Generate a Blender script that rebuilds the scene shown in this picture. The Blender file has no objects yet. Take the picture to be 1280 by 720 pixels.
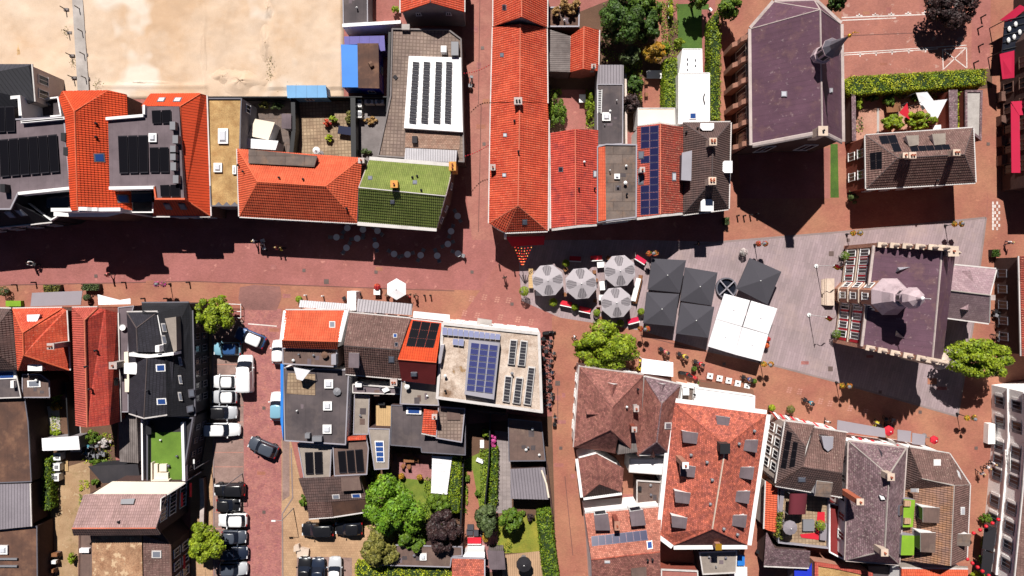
import bpy, math, random
import numpy as np
from mathutils import Vector, Matrix
random.seed(7)
rng = np.random.default_rng(7)
SC = bpy.context.scene
COL = SC.collection
# ---------------------------------------------------------------- camera, sky, sun, exposure
H = 88.0            # drone height in metres
CX, CY = 640.0, 345.0   # the point straight below the drone, in photo pixels
cam_d = bpy.data.cameras.new('camera'); cam = bpy.data.objects.new('camera', cam_d); COL.objects.link(cam)
cam.location = (0, 0, H); cam.rotation_euler = (0, 0, 0)
cam_d.sensor_width = 36.0; cam_d.lens = 880 / 1280 * 36; cam_d.shift_y = -(360 - CY) / 1280
cam_d.clip_start = 0.5; cam_d.clip_end = 2000
SC.camera = cam
EL = math.radians(50.5); AZ = math.radians(-10.0)   # sun stands towards the top of the picture, a little to its west
world = bpy.data.worlds.new('World'); SC.world = world; world.use_nodes = True
wn = world.node_tree; wn.nodes.clear()
sky = wn.nodes.new('ShaderNodeTexSky'); sky.sky_type = 'NISHITA'; sky.sun_disc = False
sky.air_density = 0.35; sky.dust_density = 0.0; sky.ozone_density = 2.0; sky.altitude = 3000.0
sky.sun_elevation = EL; sky.sun_rotation = AZ
bg = wn.nodes.new('ShaderNodeBackground'); bg.inputs[1].default_value = 0.05
wo = wn.nodes.new('ShaderNodeOutputWorld')
wn.links.new(sky.outputs[0], bg.inputs[0]); wn.links.new(bg.outputs[0], wo.inputs[0])
sd = bpy.data.lights.new('sun', 'SUN'); sd.energy = 5.0; sd.angle = math.radians(0.5); sd.color = (1.0, 0.955, 0.89)
sun = bpy.data.objects.new('sun', sd); COL.objects.link(sun); sun.location = (-20, 60, 120)
sdir = Vector((-math.sin(AZ) * math.cos(EL), -math.cos(AZ) * math.cos(EL), -math.sin(EL)))
sun.rotation_euler = sdir.to_track_quat('-Z', 'Y').to_euler()
vs = SC.view_settings; vs.view_transform = 'Standard'; vs.look = 'None'; vs.gamma = 1.0; vs.exposure = 0.72
vs.use_curve_mapping = False
SC.cycles.max_bounces = 6; SC.cycles.diffuse_bounces = 3; SC.cycles.glossy_bounces = 2

# ---------------------------------------------------------------- helpers
def W(px, py, z=0.0):
    k = (H - z) / H / 10.0
    return Vector(((px - CX) * k, (CY - py) * k, z))
CAM = Vector((0, 0, H))
class Plane:
    def __init__(s, pts):
        s.p = pts[0].copy(); n = Vector((0, 0, 0))
        for i in range(len(pts)):
            a, b = pts[i], pts[(i + 1) % len(pts)]
            n += Vector(((a.y - b.y) * (a.z + b.z), (a.z - b.z) * (a.x + b.x), (a.x - b.x) * (a.y + b.y)))
        s.n = n.normalized()
        if s.n.z < 0: s.n = -s.n
        s.p = sum(pts, Vector()) / len(pts)
    def hit(s, px, py):
        d = W(px, py) - CAM
        return CAM + d * ((s.p - CAM).dot(s.n) / d.dot(s.n))
    def z(s, x, y):
        return s.p.z - (s.n.x * (x - s.p.x) + s.n.y * (y - s.p.y)) / s.n.z
def flatplane(z): return Plane([Vector((0, 0, z)), Vector((1, 0, z)), Vector((0, 1, z))])

def top(o):
    while o.parent: o = o.parent
    return o
def tag(o, label=None, cat=None, group=None, kind=None):
    if label: o['label'] = label
    if cat: o['category'] = cat
    if group: o['group'] = group
    if kind: o['kind'] = kind
    return o
def thing(name, label, cat, loc, group=None, rz=0.0):
    o = bpy.data.objects.new(name, None); COL.objects.link(o)
    o.location = loc; o.rotation_euler = (0, 0, rz); o.empty_display_size = 0.3
    return tag(o, label, cat, group)
def newmesh(name, V, F, mats, mi=None, smooth=False, uv=True, uvrot=0.0, frames=None):
    me = bpy.data.meshes.new(name)
    me.from_pydata([tuple(v) for v in V], [], [tuple(f) for f in F])
    for m in mats: me.materials.append(M[m] if isinstance(m, str) else m)
    if mi is not None: me.polygons.foreach_set('material_index', mi)
    if smooth: me.polygons.foreach_set('use_smooth', [True] * len(me.polygons))
    if uv:
        L = me.uv_layers.new(name='UVMap').data
        cr, sr = math.cos(uvrot), math.sin(uvrot)
        for p in me.polygons:
            n = p.normal if not frames or p.index not in frames else frames[p.index]
            if abs(n.z) > 0.9995: u = Vector((cr, sr, 0)); v = Vector((-sr, cr, 0))
            elif abs(n.z) < 0.02: u = Vector((-n.y, n.x, 0)).normalized(); v = Vector((0, 0, 1))
            else:
                u = Vector((-n.y, n.x, 0)).normalized(); v = n.cross(u)
            for li in p.loop_indices:
                c = me.vertices[me.loops[li].vertex_index].co
                L[li].uv = (c.dot(u), c.dot(v))
    me.update()
    return me
def link(name, me, parent=None, loc=(0, 0, 0), rz=0.0):
    o = bpy.data.objects.new(name, me); COL.objects.link(o)
    o.location = loc; o.rotation_euler = (0, 0, rz)
    if parent is not None: o.parent = parent
    return o
def mk(name, V, F, mats, parent=None, mi=None, smooth=False, uv=True, uvrot=0.0, frames=None):
    """world-space vertices; an object without a parent gets its origin at its base"""
    if isinstance(mats, str): mats = [mats]
    V = [Vector(v) for v in V]
    if parent is None:
        zs = min(v.z for v in V); c = sum(V, Vector()) / len(V); org = Vector((c.x, c.y, zs))
        return link(name, newmesh(name, [v - org for v in V], F, mats, mi, smooth, uv, uvrot), None, org)
    t = top(parent); org = t.location
    q = -t.rotation_euler.z
    V = [Matrix.Rotation(q, 3, 'Z') @ (v - org) if q else v - org for v in V]
    return link(name, newmesh(name, V, F, mats, mi, smooth, uv, uvrot, frames), parent)
class MB:
    """collects boxes, tubes, lathes in local or world space into one mesh"""
    def __init__(s): s.V = []; s.F = []; s.mi = []
    def add(s, V, F, m=0):
        b = len(s.V); s.V += [Vector(v) for v in V]; s.F += [tuple(i + b for i in f) for f in F]; s.mi += [m] * len(F); return s
    def box(s, c, d, rz=0.0, m=0, ax=None):
        x, y, z = d[0] / 2, d[1] / 2, d[2] / 2
        vs_ = [Vector((sx * x, sy * y, sz * z)) for sz in (-1, 1) for sx, sy in ((-1, -1), (1, -1), (1, 1), (-1, 1))]
        R = Matrix.Rotation(rz, 3, 'Z') if ax is None else ax
        return s.add([R @ v + Vector(c) for v in vs_], [(3, 2, 1, 0), (4, 5, 6, 7), (0, 1, 5, 4), (1, 2, 6, 5), (2, 3, 7, 6), (3, 0, 4, 7)], m)
    def tube(s, a, b, r0, r1=None, n=8, m=0, caps=True):
        a, b = Vector(a), Vector(b); r1 = r0 if r1 is None else r1
        d = (b - a).normalized(); u = d.orthogonal().normalized(); w = d.cross(u)
        V = []
        for c, r in ((a, r0), (b, r1)):
            for i in range(n):
                t = 2 * math.pi * i / n; V.append(c + (u * math.cos(t) + w * math.sin(t)) * r)
        F = [(i, (i + 1) % n, n + (i + 1) % n, n + i) for i in range(n)]
        if caps: F += [tuple(range(n - 1, -1, -1)), tuple(range(n, 2 * n))]
        return s.add(V, F, m)
    def path(s, pts, r, n=6, m=0):
        for a, b in zip(pts[:-1], pts[1:]): s.tube(a, b, r, n=n, m=m)
        return s
    def lathe(s, prof, c=(0, 0, 0), n=12, m=0, a0=0.0, captop=True, capbot=True):
        c = Vector(c); V = []
        for r, z in prof:
            for i in range(n):
                t = a0 + 2 * math.pi * i / n; V.append(c + Vector((r * math.cos(t), r * math.sin(t), z)))
        F = []
        for k in range(len(prof) - 1):
            for i in range(n):
                j = (i + 1) % n; F.append((k * n + i, k * n + j, (k + 1) * n + j, (k + 1) * n + i))
        if capbot: F.append(tuple(range(n - 1, -1, -1)))
        if captop: F.append(tuple(range((len(prof) - 1) * n, len(prof) * n)))
        return s.add(V, F, m)
    def ball(s, c, r, n=10, k=6, m=0):
        r = (r, r, r) if not hasattr(r, '__len__') else r
        b = len(s.V); prof = [(math.sin(math.pi * i / k), -math.cos(math.pi * i / k)) for i in range(k + 1)]
        prof[0] = (0.02, -1); prof[-1] = (0.02, 1)
        t = MB().lathe(prof, n=n, m=m)
        return s.add([Vector((v.x * r[0], v.y * r[1], v.z * r[2])) + Vector(c) for v in t.V], t.F, m)
    def mesh(s, name, mats, smooth=False): return newmesh(name, s.V, s.F, mats, s.mi, smooth)
    def build(s, name, mats, parent=None, smooth=False, local=False, loc=(0, 0, 0), rz=0.0):
        if isinstance(mats, str): mats = [mats]
        if local: return link(name, s.mesh(name, mats, smooth), parent, loc, rz)
        return mk(name, s.V, s.F, mats, parent, s.mi, smooth)
def prism(V_top, zb, taper=1.0):
    """a list of top points and a floor height -> closed prism"""
    n = len(V_top); c = sum(V_top, Vector()) / n
    B = [Vector((c.x + (v.x - c.x) * taper, c.y + (v.y - c.y) * taper, zb if not callable(zb) else zb(v))) for v in V_top]
    F = [tuple(range(n)), tuple(range(2 * n - 1, n - 1, -1))] + [(i, n + i, n + (i + 1) % n, (i + 1) % n) for i in range(n)]
    ar = sum(V_top[i].x * V_top[(i + 1) % n].y - V_top[(i + 1) % n].x * V_top[i].y for i in range(n))
    if ar < 0: F = [tuple(reversed(f)) for f in F]
    return V_top + B, F
def ccw(pts):
    n = len(pts); ar = sum(pts[i].x * pts[(i + 1) % n].y - pts[(i + 1) % n].x * pts[i].y for i in range(n))
    return pts if ar > 0 else list(reversed(pts))
def offset(loop, d):
    """inward miter offset in xy of a ccw loop"""
    n = len(loop); out = []
    for i in range(n):
        a, b, c = loop[i - 1], loop[i], loop[(i + 1) % n]
        e1 = Vector((b.x - a.x, b.y - a.y)); e2 = Vector((c.x - b.x, c.y - b.y))
        if e1.length < 1e-6: e1 = e2
        if e2.length < 1e-6: e2 = e1
        e1.normalize(); e2.normalize()
        n1 = Vector((-e1.y, e1.x)); n2 = Vector((-e2.y, e2.x)); m = n1 + n2
        if m.length < 0.2: m = n1
        m.normalize(); q = max(0.45, m.dot(n1))
        out.append(Vector((b.x + m.x * d / q, b.y + m.y * d / q, b.z)))
    return out

# ---------------------------------------------------------------- materials
def lin(c):
    c = c / 255.0
    return c / 12.92 if c <= 0.04045 else ((c + 0.055) / 1.055) ** 2.4
AK = 0.62
def C(r, g, b, k=None):
    k = AK if k is None else k
    return (lin(r) * k, lin(g) * k, lin(b) * k, 1.0)
M = {}
def mat(name, rgb, rough=0.85, rgb2=None, ns=1.2, nd=4, nlo=0.35, nhi=0.65, brick=None, seam=None, bump=0.25, fine=0.12,
        metal=0.0, spec=0.3, big=0.15, dirt=None, k=None, island=0.0, trans=0.0, streak=0.0, alpha=None, emit=0.0, flake=None):
    m = bpy.data.materials.new(name); m.use_nodes = True; nt = m.node_tree; nt.nodes.clear(); N = nt.nodes.new; Lk = nt.links.new
    out = N('ShaderNodeOutputMaterial'); b = N('ShaderNodeBsdfPrincipled'); Lk(b.outputs[0], out.inputs[0])
    b.inputs['Roughness'].default_value = rough; b.inputs['Metallic'].default_value = metal
    b.inputs['Specular IOR Level'].default_value = spec
    base = C(*rgb, k=k)
    geo = N('ShaderNodeNewGeometry'); pos = geo.outputs['Position']
    col = None
    def mixc(fac, a, bb, blend='MIX'):
        x = N('ShaderNodeMix'); x.data_type = 'RGBA'; x.blend_type = blend
        if hasattr(fac, 'node'): Lk(fac, x.inputs[0])
        else: x.inputs[0].default_value = fac
        for inp, v in ((x.inputs[6], a), (x.inputs[7], bb)):
            if hasattr(v, 'node'): Lk(v, inp)
            else: inp.default_value = v
        return x.outputs[2]
    def noise(scale, detail=3, vec=None, rough_=0.6):
        n_ = N('ShaderNodeTexNoise'); n_.inputs['Scale'].default_value = scale; n_.inputs['Detail'].default_value = detail
        n_.inputs['Roughness'].default_value = rough_
        Lk(vec if vec is not None else pos, n_.inputs['Vector']); return n_.outputs['Fac']
    def rng_(v, a, b_, c=0.0, d=1.0):
        r = N('ShaderNodeMapRange'); r.inputs[1].default_value = a; r.inputs[2].default_value = b_
        r.inputs[3].default_value = c; r.inputs[4].default_value = d; Lk(v, r.inputs[0]); return r.outputs[0]
    col = base
    if rgb2 is not None: col = mixc(rng_(noise(ns, nd), nlo, nhi), base, C(*rgb2, k=k))
    hgt = None
    uvn = None
    if brick or seam or streak:
        uvn = N('ShaderNodeUVMap')
    if brick:
        w, h, mort, var, off = brick     # tile width, row height, joint width, colour variation, offset
        bt = N('ShaderNodeTexBrick'); Lk(uvn.outputs[0], bt.inputs['Vector'])
        bt.inputs['Scale'].default_value = 1.0; bt.inputs['Brick Width'].default_value = w; bt.inputs['Row Height'].default_value = h
        bt.inputs['Mortar Size'].default_value = mort; bt.inputs['Mortar Smooth'].default_value = 0.3; bt.offset = off
        bt.inputs['Color1'].default_value = (1 - var, 1 - var, 1 - var, 1); bt.inputs['Color2'].default_value = (1 + var, 1 + var, 1 + var, 1)
        bt.inputs['Mortar'].default_value = (0.66, 0.63, 0.62, 1)
        col = mixc(1.0, col, bt.outputs['Color'], 'MULTIPLY')
        hgt = bt.outputs['Fac']
    if seam:
        per, wd, dk = seam
        sx = N('ShaderNodeSeparateXYZ'); Lk(uvn.outputs[0], sx.inputs[0])
        mm = N('ShaderNodeMath'); mm.operation = 'PINGPONG'; mm.inputs[1].default_value = per / 2; Lk(sx.outputs[0], mm.inputs[0])
        f = rng_(mm.outputs[0], wd, wd * 0.4, 0.0, 1.0)
        col = mixc(f, col, mixc(1.0, col, (dk, dk, dk, 1), 'MULTIPLY'))
        hgt = f
    if big:
        f = rng_(noise(0.35, 3), 0.3, 0.7, 1 - big, 1 + big)
        cc = N('ShaderNodeCombineXYZ'); [Lk(f, cc.inputs[i]) for i in range(3)]
        col = mixc(1.0, col, cc.outputs[0], 'MULTIPLY')
    fn = noise(9.0, 4, None, 0.7)
    if fine:
        f = rng_(fn, 0.3, 0.7, 1 - fine, 1 + fine)
        cc = N('ShaderNodeCombineXYZ'); [Lk(f, cc.inputs[i]) for i in range(3)]
        col = mixc(1.0, col, cc.outputs[0], 'MULTIPLY')
    if streak:
        mp = N('ShaderNodeMapping'); Lk(uvn.outputs[0], mp.inputs[0]); mp.inputs['Scale'].default_value = (3.0, 0.35, 1)
        f = rng_(noise(1.0, 4, mp.outputs[0]), 0.35, 0.7, 1 + streak * 0.4, 1 - streak)
        cc = N('ShaderNodeCombineXYZ'); [Lk(f, cc.inputs[i]) for i in range(3)]
        col = mixc(1.0, col, cc.outputs[0], 'MULTIPLY')
    if dirt:
        drgb, amt, dsc = dirt
        f = rng_(noise(dsc, 6, None, 0.7), 0.52, 0.68, 0.0, amt)
        col = mixc(f, col, C(*drgb, k=k))
    if flake:       # loose specks: lichen, pale scuffs
        frgb, amt, sc, th = flake
        f = rng_(noise(sc, 3), th, th + 0.06, 0.0, amt)
        col = mixc(f, col, C(*frgb, k=k))
    if island:
        f = rng_(geo.outputs['Random Per Island'], 0, 1, 1 - island, 1 + island)
        cc = N('ShaderNodeCombineXYZ'); [Lk(f, cc.inputs[i]) for i in range(3)]
        col = mixc(1.0, col, cc.outputs[0], 'MULTIPLY')
    if hasattr(col, 'node'): Lk(col, b.inputs['Base Color'])
    else: b.inputs['Base Color'].default_value = col
    if bump:
        bp = N('ShaderNodeBump'); bp.inputs['Strength'].default_value = bump; bp.inputs['Distance'].default_value = 0.04
        if hgt is not None:
            inv = N('ShaderNodeMath'); inv.operation = 'SUBTRACT'; inv.inputs[0].default_value = 1.0; Lk(hgt, inv.inputs[1])
            if seam: Lk(hgt, bp.inputs['Height'])
            else: Lk(inv.outputs[0], bp.inputs['Height'])
        else: Lk(fn, bp.inputs['Height'])
        Lk(bp.outputs[0], b.inputs['Normal'])
    if trans:
        tr = N('ShaderNodeBsdfTranslucent'); mx = N('ShaderNodeMixShader'); mx.inputs[0].default_value = trans
        if hasattr(col, 'node'): Lk(col, tr.inputs[0])
        else: tr.inputs[0].default_value = col
        Lk(b.outputs[0], mx.inputs[1]); Lk(tr.outputs[0], mx.inputs[2]); Lk(mx.outputs[0], out.inputs[0])
    if emit:
        b.inputs['Emission Color'].default_value = base; b.inputs['Emission Strength'].default_value = emit
    M[name] = m
    return m
T = (0.26, 0.34, 0.030, 0.10, 0.0)
TILES = {}
def tiles(name, rgb, rgb2=None, var=0.10, w=0.26, h=0.36, off=0.0, **kw):
    TILES[name] = (w, h, off)
    kw.setdefault('streak', 0.12); kw.setdefault('bump', 0.3); kw.setdefault('rough', 0.8)
    mat(name, rgb, rgb2=rgb2, brick=(w, h, 0.035, var, off), **kw)
tiles('tile_orange', (232, 110, 74), (224, 96, 62), 0.07, flake=((240, 130, 95), 0.5, 5, 0.62))
tiles('tile_orange_new', (232, 86, 40), (226, 78, 36), 0.05)
tiles('tile_terracotta', (216, 82, 54), (232, 102, 70), 0.10, flake=((236, 150, 125), 0.7, 6, 0.6), dirt=((190, 60, 42), 0.7, 0.8))
tiles('tile_red', (226, 92, 74), (206, 76, 62), 0.12, flake=((226, 130, 110), 0.6, 6, 0.6), dirt=((120, 50, 58), 0.7, 0.7))
tiles('tile_redbrown', (176, 74, 58), (150, 72, 62), 0.18, flake=((205, 150, 125), 0.8, 6, 0.58))
tiles('tile_rose', (206, 98, 84), (188, 86, 72), 0.12)
tiles('tile_brown', (136, 104, 98), (116, 88, 82), 0.14, flake=((190, 170, 155), 0.8, 6, 0.62))
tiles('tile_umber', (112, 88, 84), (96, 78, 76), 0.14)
tiles('tile_taupe', (186, 152, 150), (172, 140, 136), 0.12)
tiles('tile_grey', (146, 120, 126), (126, 100, 106), 0.40, w=0.32, h=0.22, off=0.5, flake=((180, 168, 160), 0.8, 4, 0.6))
tiles('tile_green', (142, 154, 80), (128, 144, 68), 0.08, w=0.22, h=0.38)
tiles('tile_black', (40, 40, 47), (34, 34, 41), 0.10)
tiles('tile_mix', (214, 116, 92), (172, 94, 82), 0.42, w=0.24, h=0.2, off=0.5, ns=1.6)
tiles('tile_salmon', (208, 136, 116), (186, 112, 94), 0.36, w=0.24, h=0.2, off=0.5, ns=1.6)
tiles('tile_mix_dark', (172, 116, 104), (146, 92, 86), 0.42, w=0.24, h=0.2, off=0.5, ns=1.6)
tiles('tile_lichen', (148, 114, 102), (166, 122, 92), 0.18, ns=0.9)
tiles('tile_slate', (50, 48, 58), (42, 40, 50), 0.16, off=0.5)
mat('seam_orange', (228, 82, 42), seam=(0.32, 0.05, 0.55), bump=0.6, rough=0.7)
mat('seam_dark', (62, 62, 72), seam=(0.5, 0.05, 0.6), bump=0.5, rough=0.6)
mat('seam_black', (44, 44, 52), seam=(0.4, 0.05, 0.6), bump=0.5, rough=0.6)
mat('metal_mauve', (110, 78, 94), rgb2=(98, 68, 84), ns=0.5, seam=(0.6, 0.03, 0.8), bump=0.2, rough=0.6, flake=((170, 150, 155), 0.4, 2.0, 0.63), dirt=((140, 106, 102), 0.6, 0.5), streak=0.12)
mat('slate_rose', (176, 148, 154), rgb2=(156, 128, 136), ns=0.8, brick=(0.5, 0.3, 0.02, 0.1, 0.5), bump=0.2, flake=((206, 186, 188), 0.5, 3.0, 0.6))
mat('metal_sheet', (150, 142, 150), seam=(0.35, 0.06, 0.62), bump=0.6, rough=0.5, big=0.1)
mat('corrugated', (206, 202, 208), seam=(0.28, 0.07, 0.68), bump=0.6, rough=0.5)
mat('wood_grey', (140, 130, 128), rgb2=(116, 106, 104), ns=0.8, seam=(0.25, 0.05, 0.6), bump=0.5, streak=0.2)
mat('wood_tan', (214, 178, 130), seam=(0.22, 0.03, 0.6), bump=0.3)
mat('wood_deck', (196, 160, 128), seam=(0.24, 0.03, 0.62), bump=0.3)
mat('felt_grey', (124, 110, 116), rgb2=(108, 95, 101), ns=0.5, rough=0.9, seam=(1.0, 0.03, 0.85), bump=0.15, fine=0.06)
mat('felt_dark', (82, 74, 78), rgb2=(98, 88, 90), ns=0.35, seam=(1.0, 0.03, 0.8), bump=0.15, fine=0.08, dirt=((122, 108, 104), 0.5, 0.4))
mat('felt_black', (52, 50, 56), rgb2=(62, 58, 62), ns=0.5, seam=(1.0, 0.03, 0.8), bump=0.1, fine=0.06)
mat('felt_brown', (124, 100, 92), rgb2=(98, 80, 76), ns=0.5, seam=(1.0, 0.03, 0.8), bump=0.1, dirt=((150, 126, 112), 0.6, 0.5))
mat('felt_rust', (112, 80, 66), rgb2=(90, 66, 58), ns=0.5, seam=(1.2, 0.03, 0.75), bump=0.1, dirt=((156, 116, 90), 0.6, 0.35))
mat('felt_mottle', (132, 116, 108), rgb2=(100, 88, 84), ns=0.7, brick=(2.2, 1.1, 0.05, 0.14, 0.5), bump=0.2, dirt=((150, 120, 100), 0.6, 0.8))
mat('felt_beige', (168, 156, 146), rgb2=(150, 138, 130), ns=0.5, seam=(1.0, 0.02, 0.85), bump=0.1)
mat('gravel_tan', (206, 170, 116), rgb2=(172, 132, 84), ns=0.8, fine=0.35, bump=0.6)
mat('gravel_pink', (190, 150, 118), rgb2=(158, 116, 88), ns=0.9, fine=0.45, bump=0.6, flake=((226, 196, 160), 0.8, 1.2, 0.58))
mat('gravel_pale', (222, 204, 190), rgb2=(196, 174, 158), ns=0.9, fine=0.3, bump=0.4, dirt=((128, 96, 72), 0.9, 0.4), flake=((160, 120, 60), 0.6, 0.8, 0.64))
mat('pavers', (158, 138, 126), rgb2=(140, 120, 112), ns=0.6, brick=(0.42, 0.42, 0.06, 0.14, 0.0), bump=0.5, dirt=((110, 94, 86), 0.5, 0.5))
mat('pavers_tan', (182, 158, 130), rgb2=(160, 134, 110), ns=0.6, brick=(0.42, 0.42, 0.05, 0.12, 0.0), bump=0.5, dirt=((120, 98, 80), 0.5, 0.5))
mat('pavers_brick', (168, 130, 112), rgb2=(180, 150, 132), ns=1.2, brick=(0.30, 0.20, 0.03, 0.2, 0.5), bump=0.4)
mat('paint_white', (240, 238, 238), rough=0.6, big=0.05, fine=0.04, bump=0.05, k=0.75)
mat('roof_white', (246, 244, 246), rough=0.7, big=0.05, fine=0.05, bump=0.1, k=0.76, dirt=((216, 206, 204), 0.5, 0.4))
mat('gutter', (224, 218, 216), rough=0.55, big=0.06, fine=0.08, bump=0.05, dirt=((180, 170, 165), 0.6, 0.8))
mat('coping', (200, 184, 180), rough=0.8, fine=0.12, bump=0.2, dirt=((150, 132, 126), 0.6, 1.2))
mat('zinc', (168, 164, 174), rough=0.5, big=0.08, fine=0.06, bump=0.05)
mat('zinc_rose', (206, 184, 190), rough=0.6, big=0.1, fine=0.1, bump=0.1, dirt=((150, 128, 134), 0.6, 1.0))
mat('zinc_dark', (112, 110, 120), rough=0.5, big=0.08, fine=0.06, bump=0.05)
mat('concrete', (196, 188, 184), rough=0.9, rgb2=(178, 170, 166), ns=0.8, bump=0.2)
mat('concrete_dark', (142, 134, 134), rough=0.9, rgb2=(124, 116, 116), ns=0.8, bump=0.2)
mat('ridge_pale', (226, 128, 100), rough=0.8, fine=0.15, bump=0.2)
mat('ridge_grey', (176, 166, 160), rough=0.8, fine=0.15, bump=0.2)
mat('ridge_orange', (232, 112, 76), rough=0.8, fine=0.15, bump=0.2)
mat('ridge_dark', (92, 80, 80), rough=0.8, fine=0.15, bump=0.2)
def bricks(name, rgb, **kw): mat(name, rgb, brick=(0.24, 0.08, 0.012, 0.15, 0.5), bump=0.2, rough=0.9, **kw)
bricks('brick_red', (158, 82, 66)); bricks('brick_brown', (124, 92, 82)); bricks('brick_dark', (92, 68, 64)); bricks('brick_pink', (206, 150, 128))
mat('plaster_white', (240, 236, 234), rough=0.9, big=0.06, bump=0.1, k=0.9); mat('plaster_beige', (226, 208, 198), rough=0.9, bump=0.1)
mat('plaster_grey', (146, 140, 144), rough=0.9, bump=0.1); mat('plaster_black', (48, 47, 54), rough=0.8, bump=0.1)
mat('plaster_maroon', (132, 44, 44), rough=0.8, bump=0.1)
mat('stone_pale', (226, 204, 186), rough=0.9, bump=0.2, dirt=((180, 156, 144), 0.5, 1.5))
mat('glass_dark', (34, 38, 50), rough=0.12, spec=0.5, big=0, fine=0, bump=0)
mat('glass_blue', (52, 84, 150), rough=0.12, spec=0.5, big=0, fine=0, bump=0)
mat('glass_pale', (226, 228, 236), rough=0.25, spec=0.5, big=0, fine=0, bump=0)
mat('glass_grey', (130, 134, 146), rough=0.2, spec=0.5, big=0, fine=0, bump=0)
mat('metal_black', (40, 40, 44), rough=0.5, big=0, fine=0.05, bump=0); mat('metal_grey', (140, 140, 146), rough=0.45, big=0, fine=0.05, bump=0)
mat('metal_white', (236, 236, 236), rough=0.4, big=0, fine=0.04, bump=0, k=0.72)
mat('gold', (240, 180, 60), rough=0.3, metal=0.6, big=0, fine=0, bump=0)
mat('blue_sheet', (54, 138, 232), rough=0.5, big=0.06, fine=0.04, bump=0.05); mat('blue_pale', (120, 176, 226), rough=0.6, big=0.08, fine=0.05, bump=0.05, seam=(1.3, 0.05, 0.7))
mat('blue_violet', (104, 96, 170), rough=0.6, big=0.08, seam=(1.2, 0.05, 0.7), bump=0.1)
mat('blue_tarp', (40, 60, 210), rough=0.5, bump=0.1)
mat('fabric_white', (244, 242, 246), rough=0.9, big=0.04, fine=0.03, bump=0.08, k=0.76, trans=0.12)
mat('fabric_cream', (240, 226, 208), rough=0.9, big=0.04, fine=0.03, bump=0.08, k=0.72)
mat('fabric_charcoal', (78, 76, 84), rough=0.9, big=0.05, fine=0.05, bump=0.1)
mat('fabric_grey', (150, 142, 150), rough=0.9, big=0.05, fine=0.05, bump=0.1)
mat('fabric_red', (216, 36, 56), rough=0.8, big=0.05, fine=0.05, bump=0.1); mat('fabric_crimson', (206, 24, 72), rough=0.8, big=0.05, fine=0.04, bump=0.1)
mat('fabric_maroon', (108, 40, 52), rough=0.9, big=0.06, fine=0.06, bump=0.1); mat('fabric_brown', (120, 84, 68), rough=0.9, bump=0.1)
mat('fabric_blue', (60, 84, 140), rough=0.9, bump=0.1); mat('fabric_navy', (40, 44, 70), rough=0.9, bump=0.1); mat('fabric_teal', (90, 160, 180), rough=0.9, bump=0.1)
mat('fabric_yellow', (226, 206, 70), rough=0.9, bump=0.1); mat('fabric_black', (40, 38, 44), rough=0.9, bump=0.1); mat('fabric_pink', (226, 120, 120), rough=0.9, bump=0.1)
mat('skin', (224, 176, 150), rough=0.6, big=0, fine=0.03, bump=0); mat('hair_dark', (60, 44, 36), rough=0.7, big=0, bump=0.1); mat('hair_fair', (200, 170, 120), rough=0.7, big=0, bump=0.1)
mat('rubber', (36, 35, 37), rough=0.85, big=0, fine=0.08, bump=0.1); mat('bark', (96, 78, 64), rough=0.95, bump=0.5); mat('soil', (110, 82, 66), rough=0.95, fine=0.3, bump=0.5)
mat('wicker', (122, 92, 76), rough=0.85, fine=0.25, bump=0.4); mat('ochre', (228, 164, 84), rough=0.8, bump=0.1); mat('terracotta', (196, 110, 82), rough=0.85, bump=0.1); mat('wood_brown', (150, 100, 66), rough=0.7, streak=0.2, bump=0.15)
mat('lamp_red', (255, 60, 40), rough=0.5, big=0, fine=0, bump=0, emit=0.8); mat('lamp_warm', (255, 160, 90), rough=0.5, big=0, fine=0, bump=0, emit=1.2)
mat('balloon_red', (236, 40, 56), rough=0.35, big=0, fine=0.02, bump=0); mat('sign_blue', (60, 90, 200), rough=0.5, big=0, fine=0, bump=0)
def leafmat(name, rgb, rgb2, tr=0.28): mat(name, rgb, rgb2=rgb2, ns=1.1, nlo=0.4, nhi=0.6, island=0.55, trans=tr, rough=0.55, bump=0, fine=0, big=0.1)
leafmat('leaf_lush', (134, 172, 46), (104, 148, 36)); leafmat('leaf_bright', (164, 180, 44), (132, 156, 34)); leafmat('leaf_green', (118, 144, 42), (90, 122, 34)); leafmat('leaf_dark', (86, 116, 42), (62, 92, 34))
leafmat('leaf_yellow', (196, 200, 48), (160, 180, 40)); leafmat('leaf_olive', (150, 144, 70), (122, 122, 58)); leafmat('leaf_orange', (206, 150, 40), (170, 140, 46))
leafmat('leaf_purple', (70, 48, 46), (54, 38, 40), 0.1); leafmat('leaf_straw', (210, 170, 110), (184, 144, 90)); leafmat('leaf_pine', (104, 120, 70), (84, 102, 60))
leafmat('flower_red', (220, 60, 70), (235, 120, 60)); leafmat('flower_pink', (240, 110, 190), (226, 80, 160)); leafmat('flower_yellow', (240, 190, 60), (230, 110, 50)); leafmat('flower_white', (236, 230, 226), (220, 200, 200))
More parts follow.
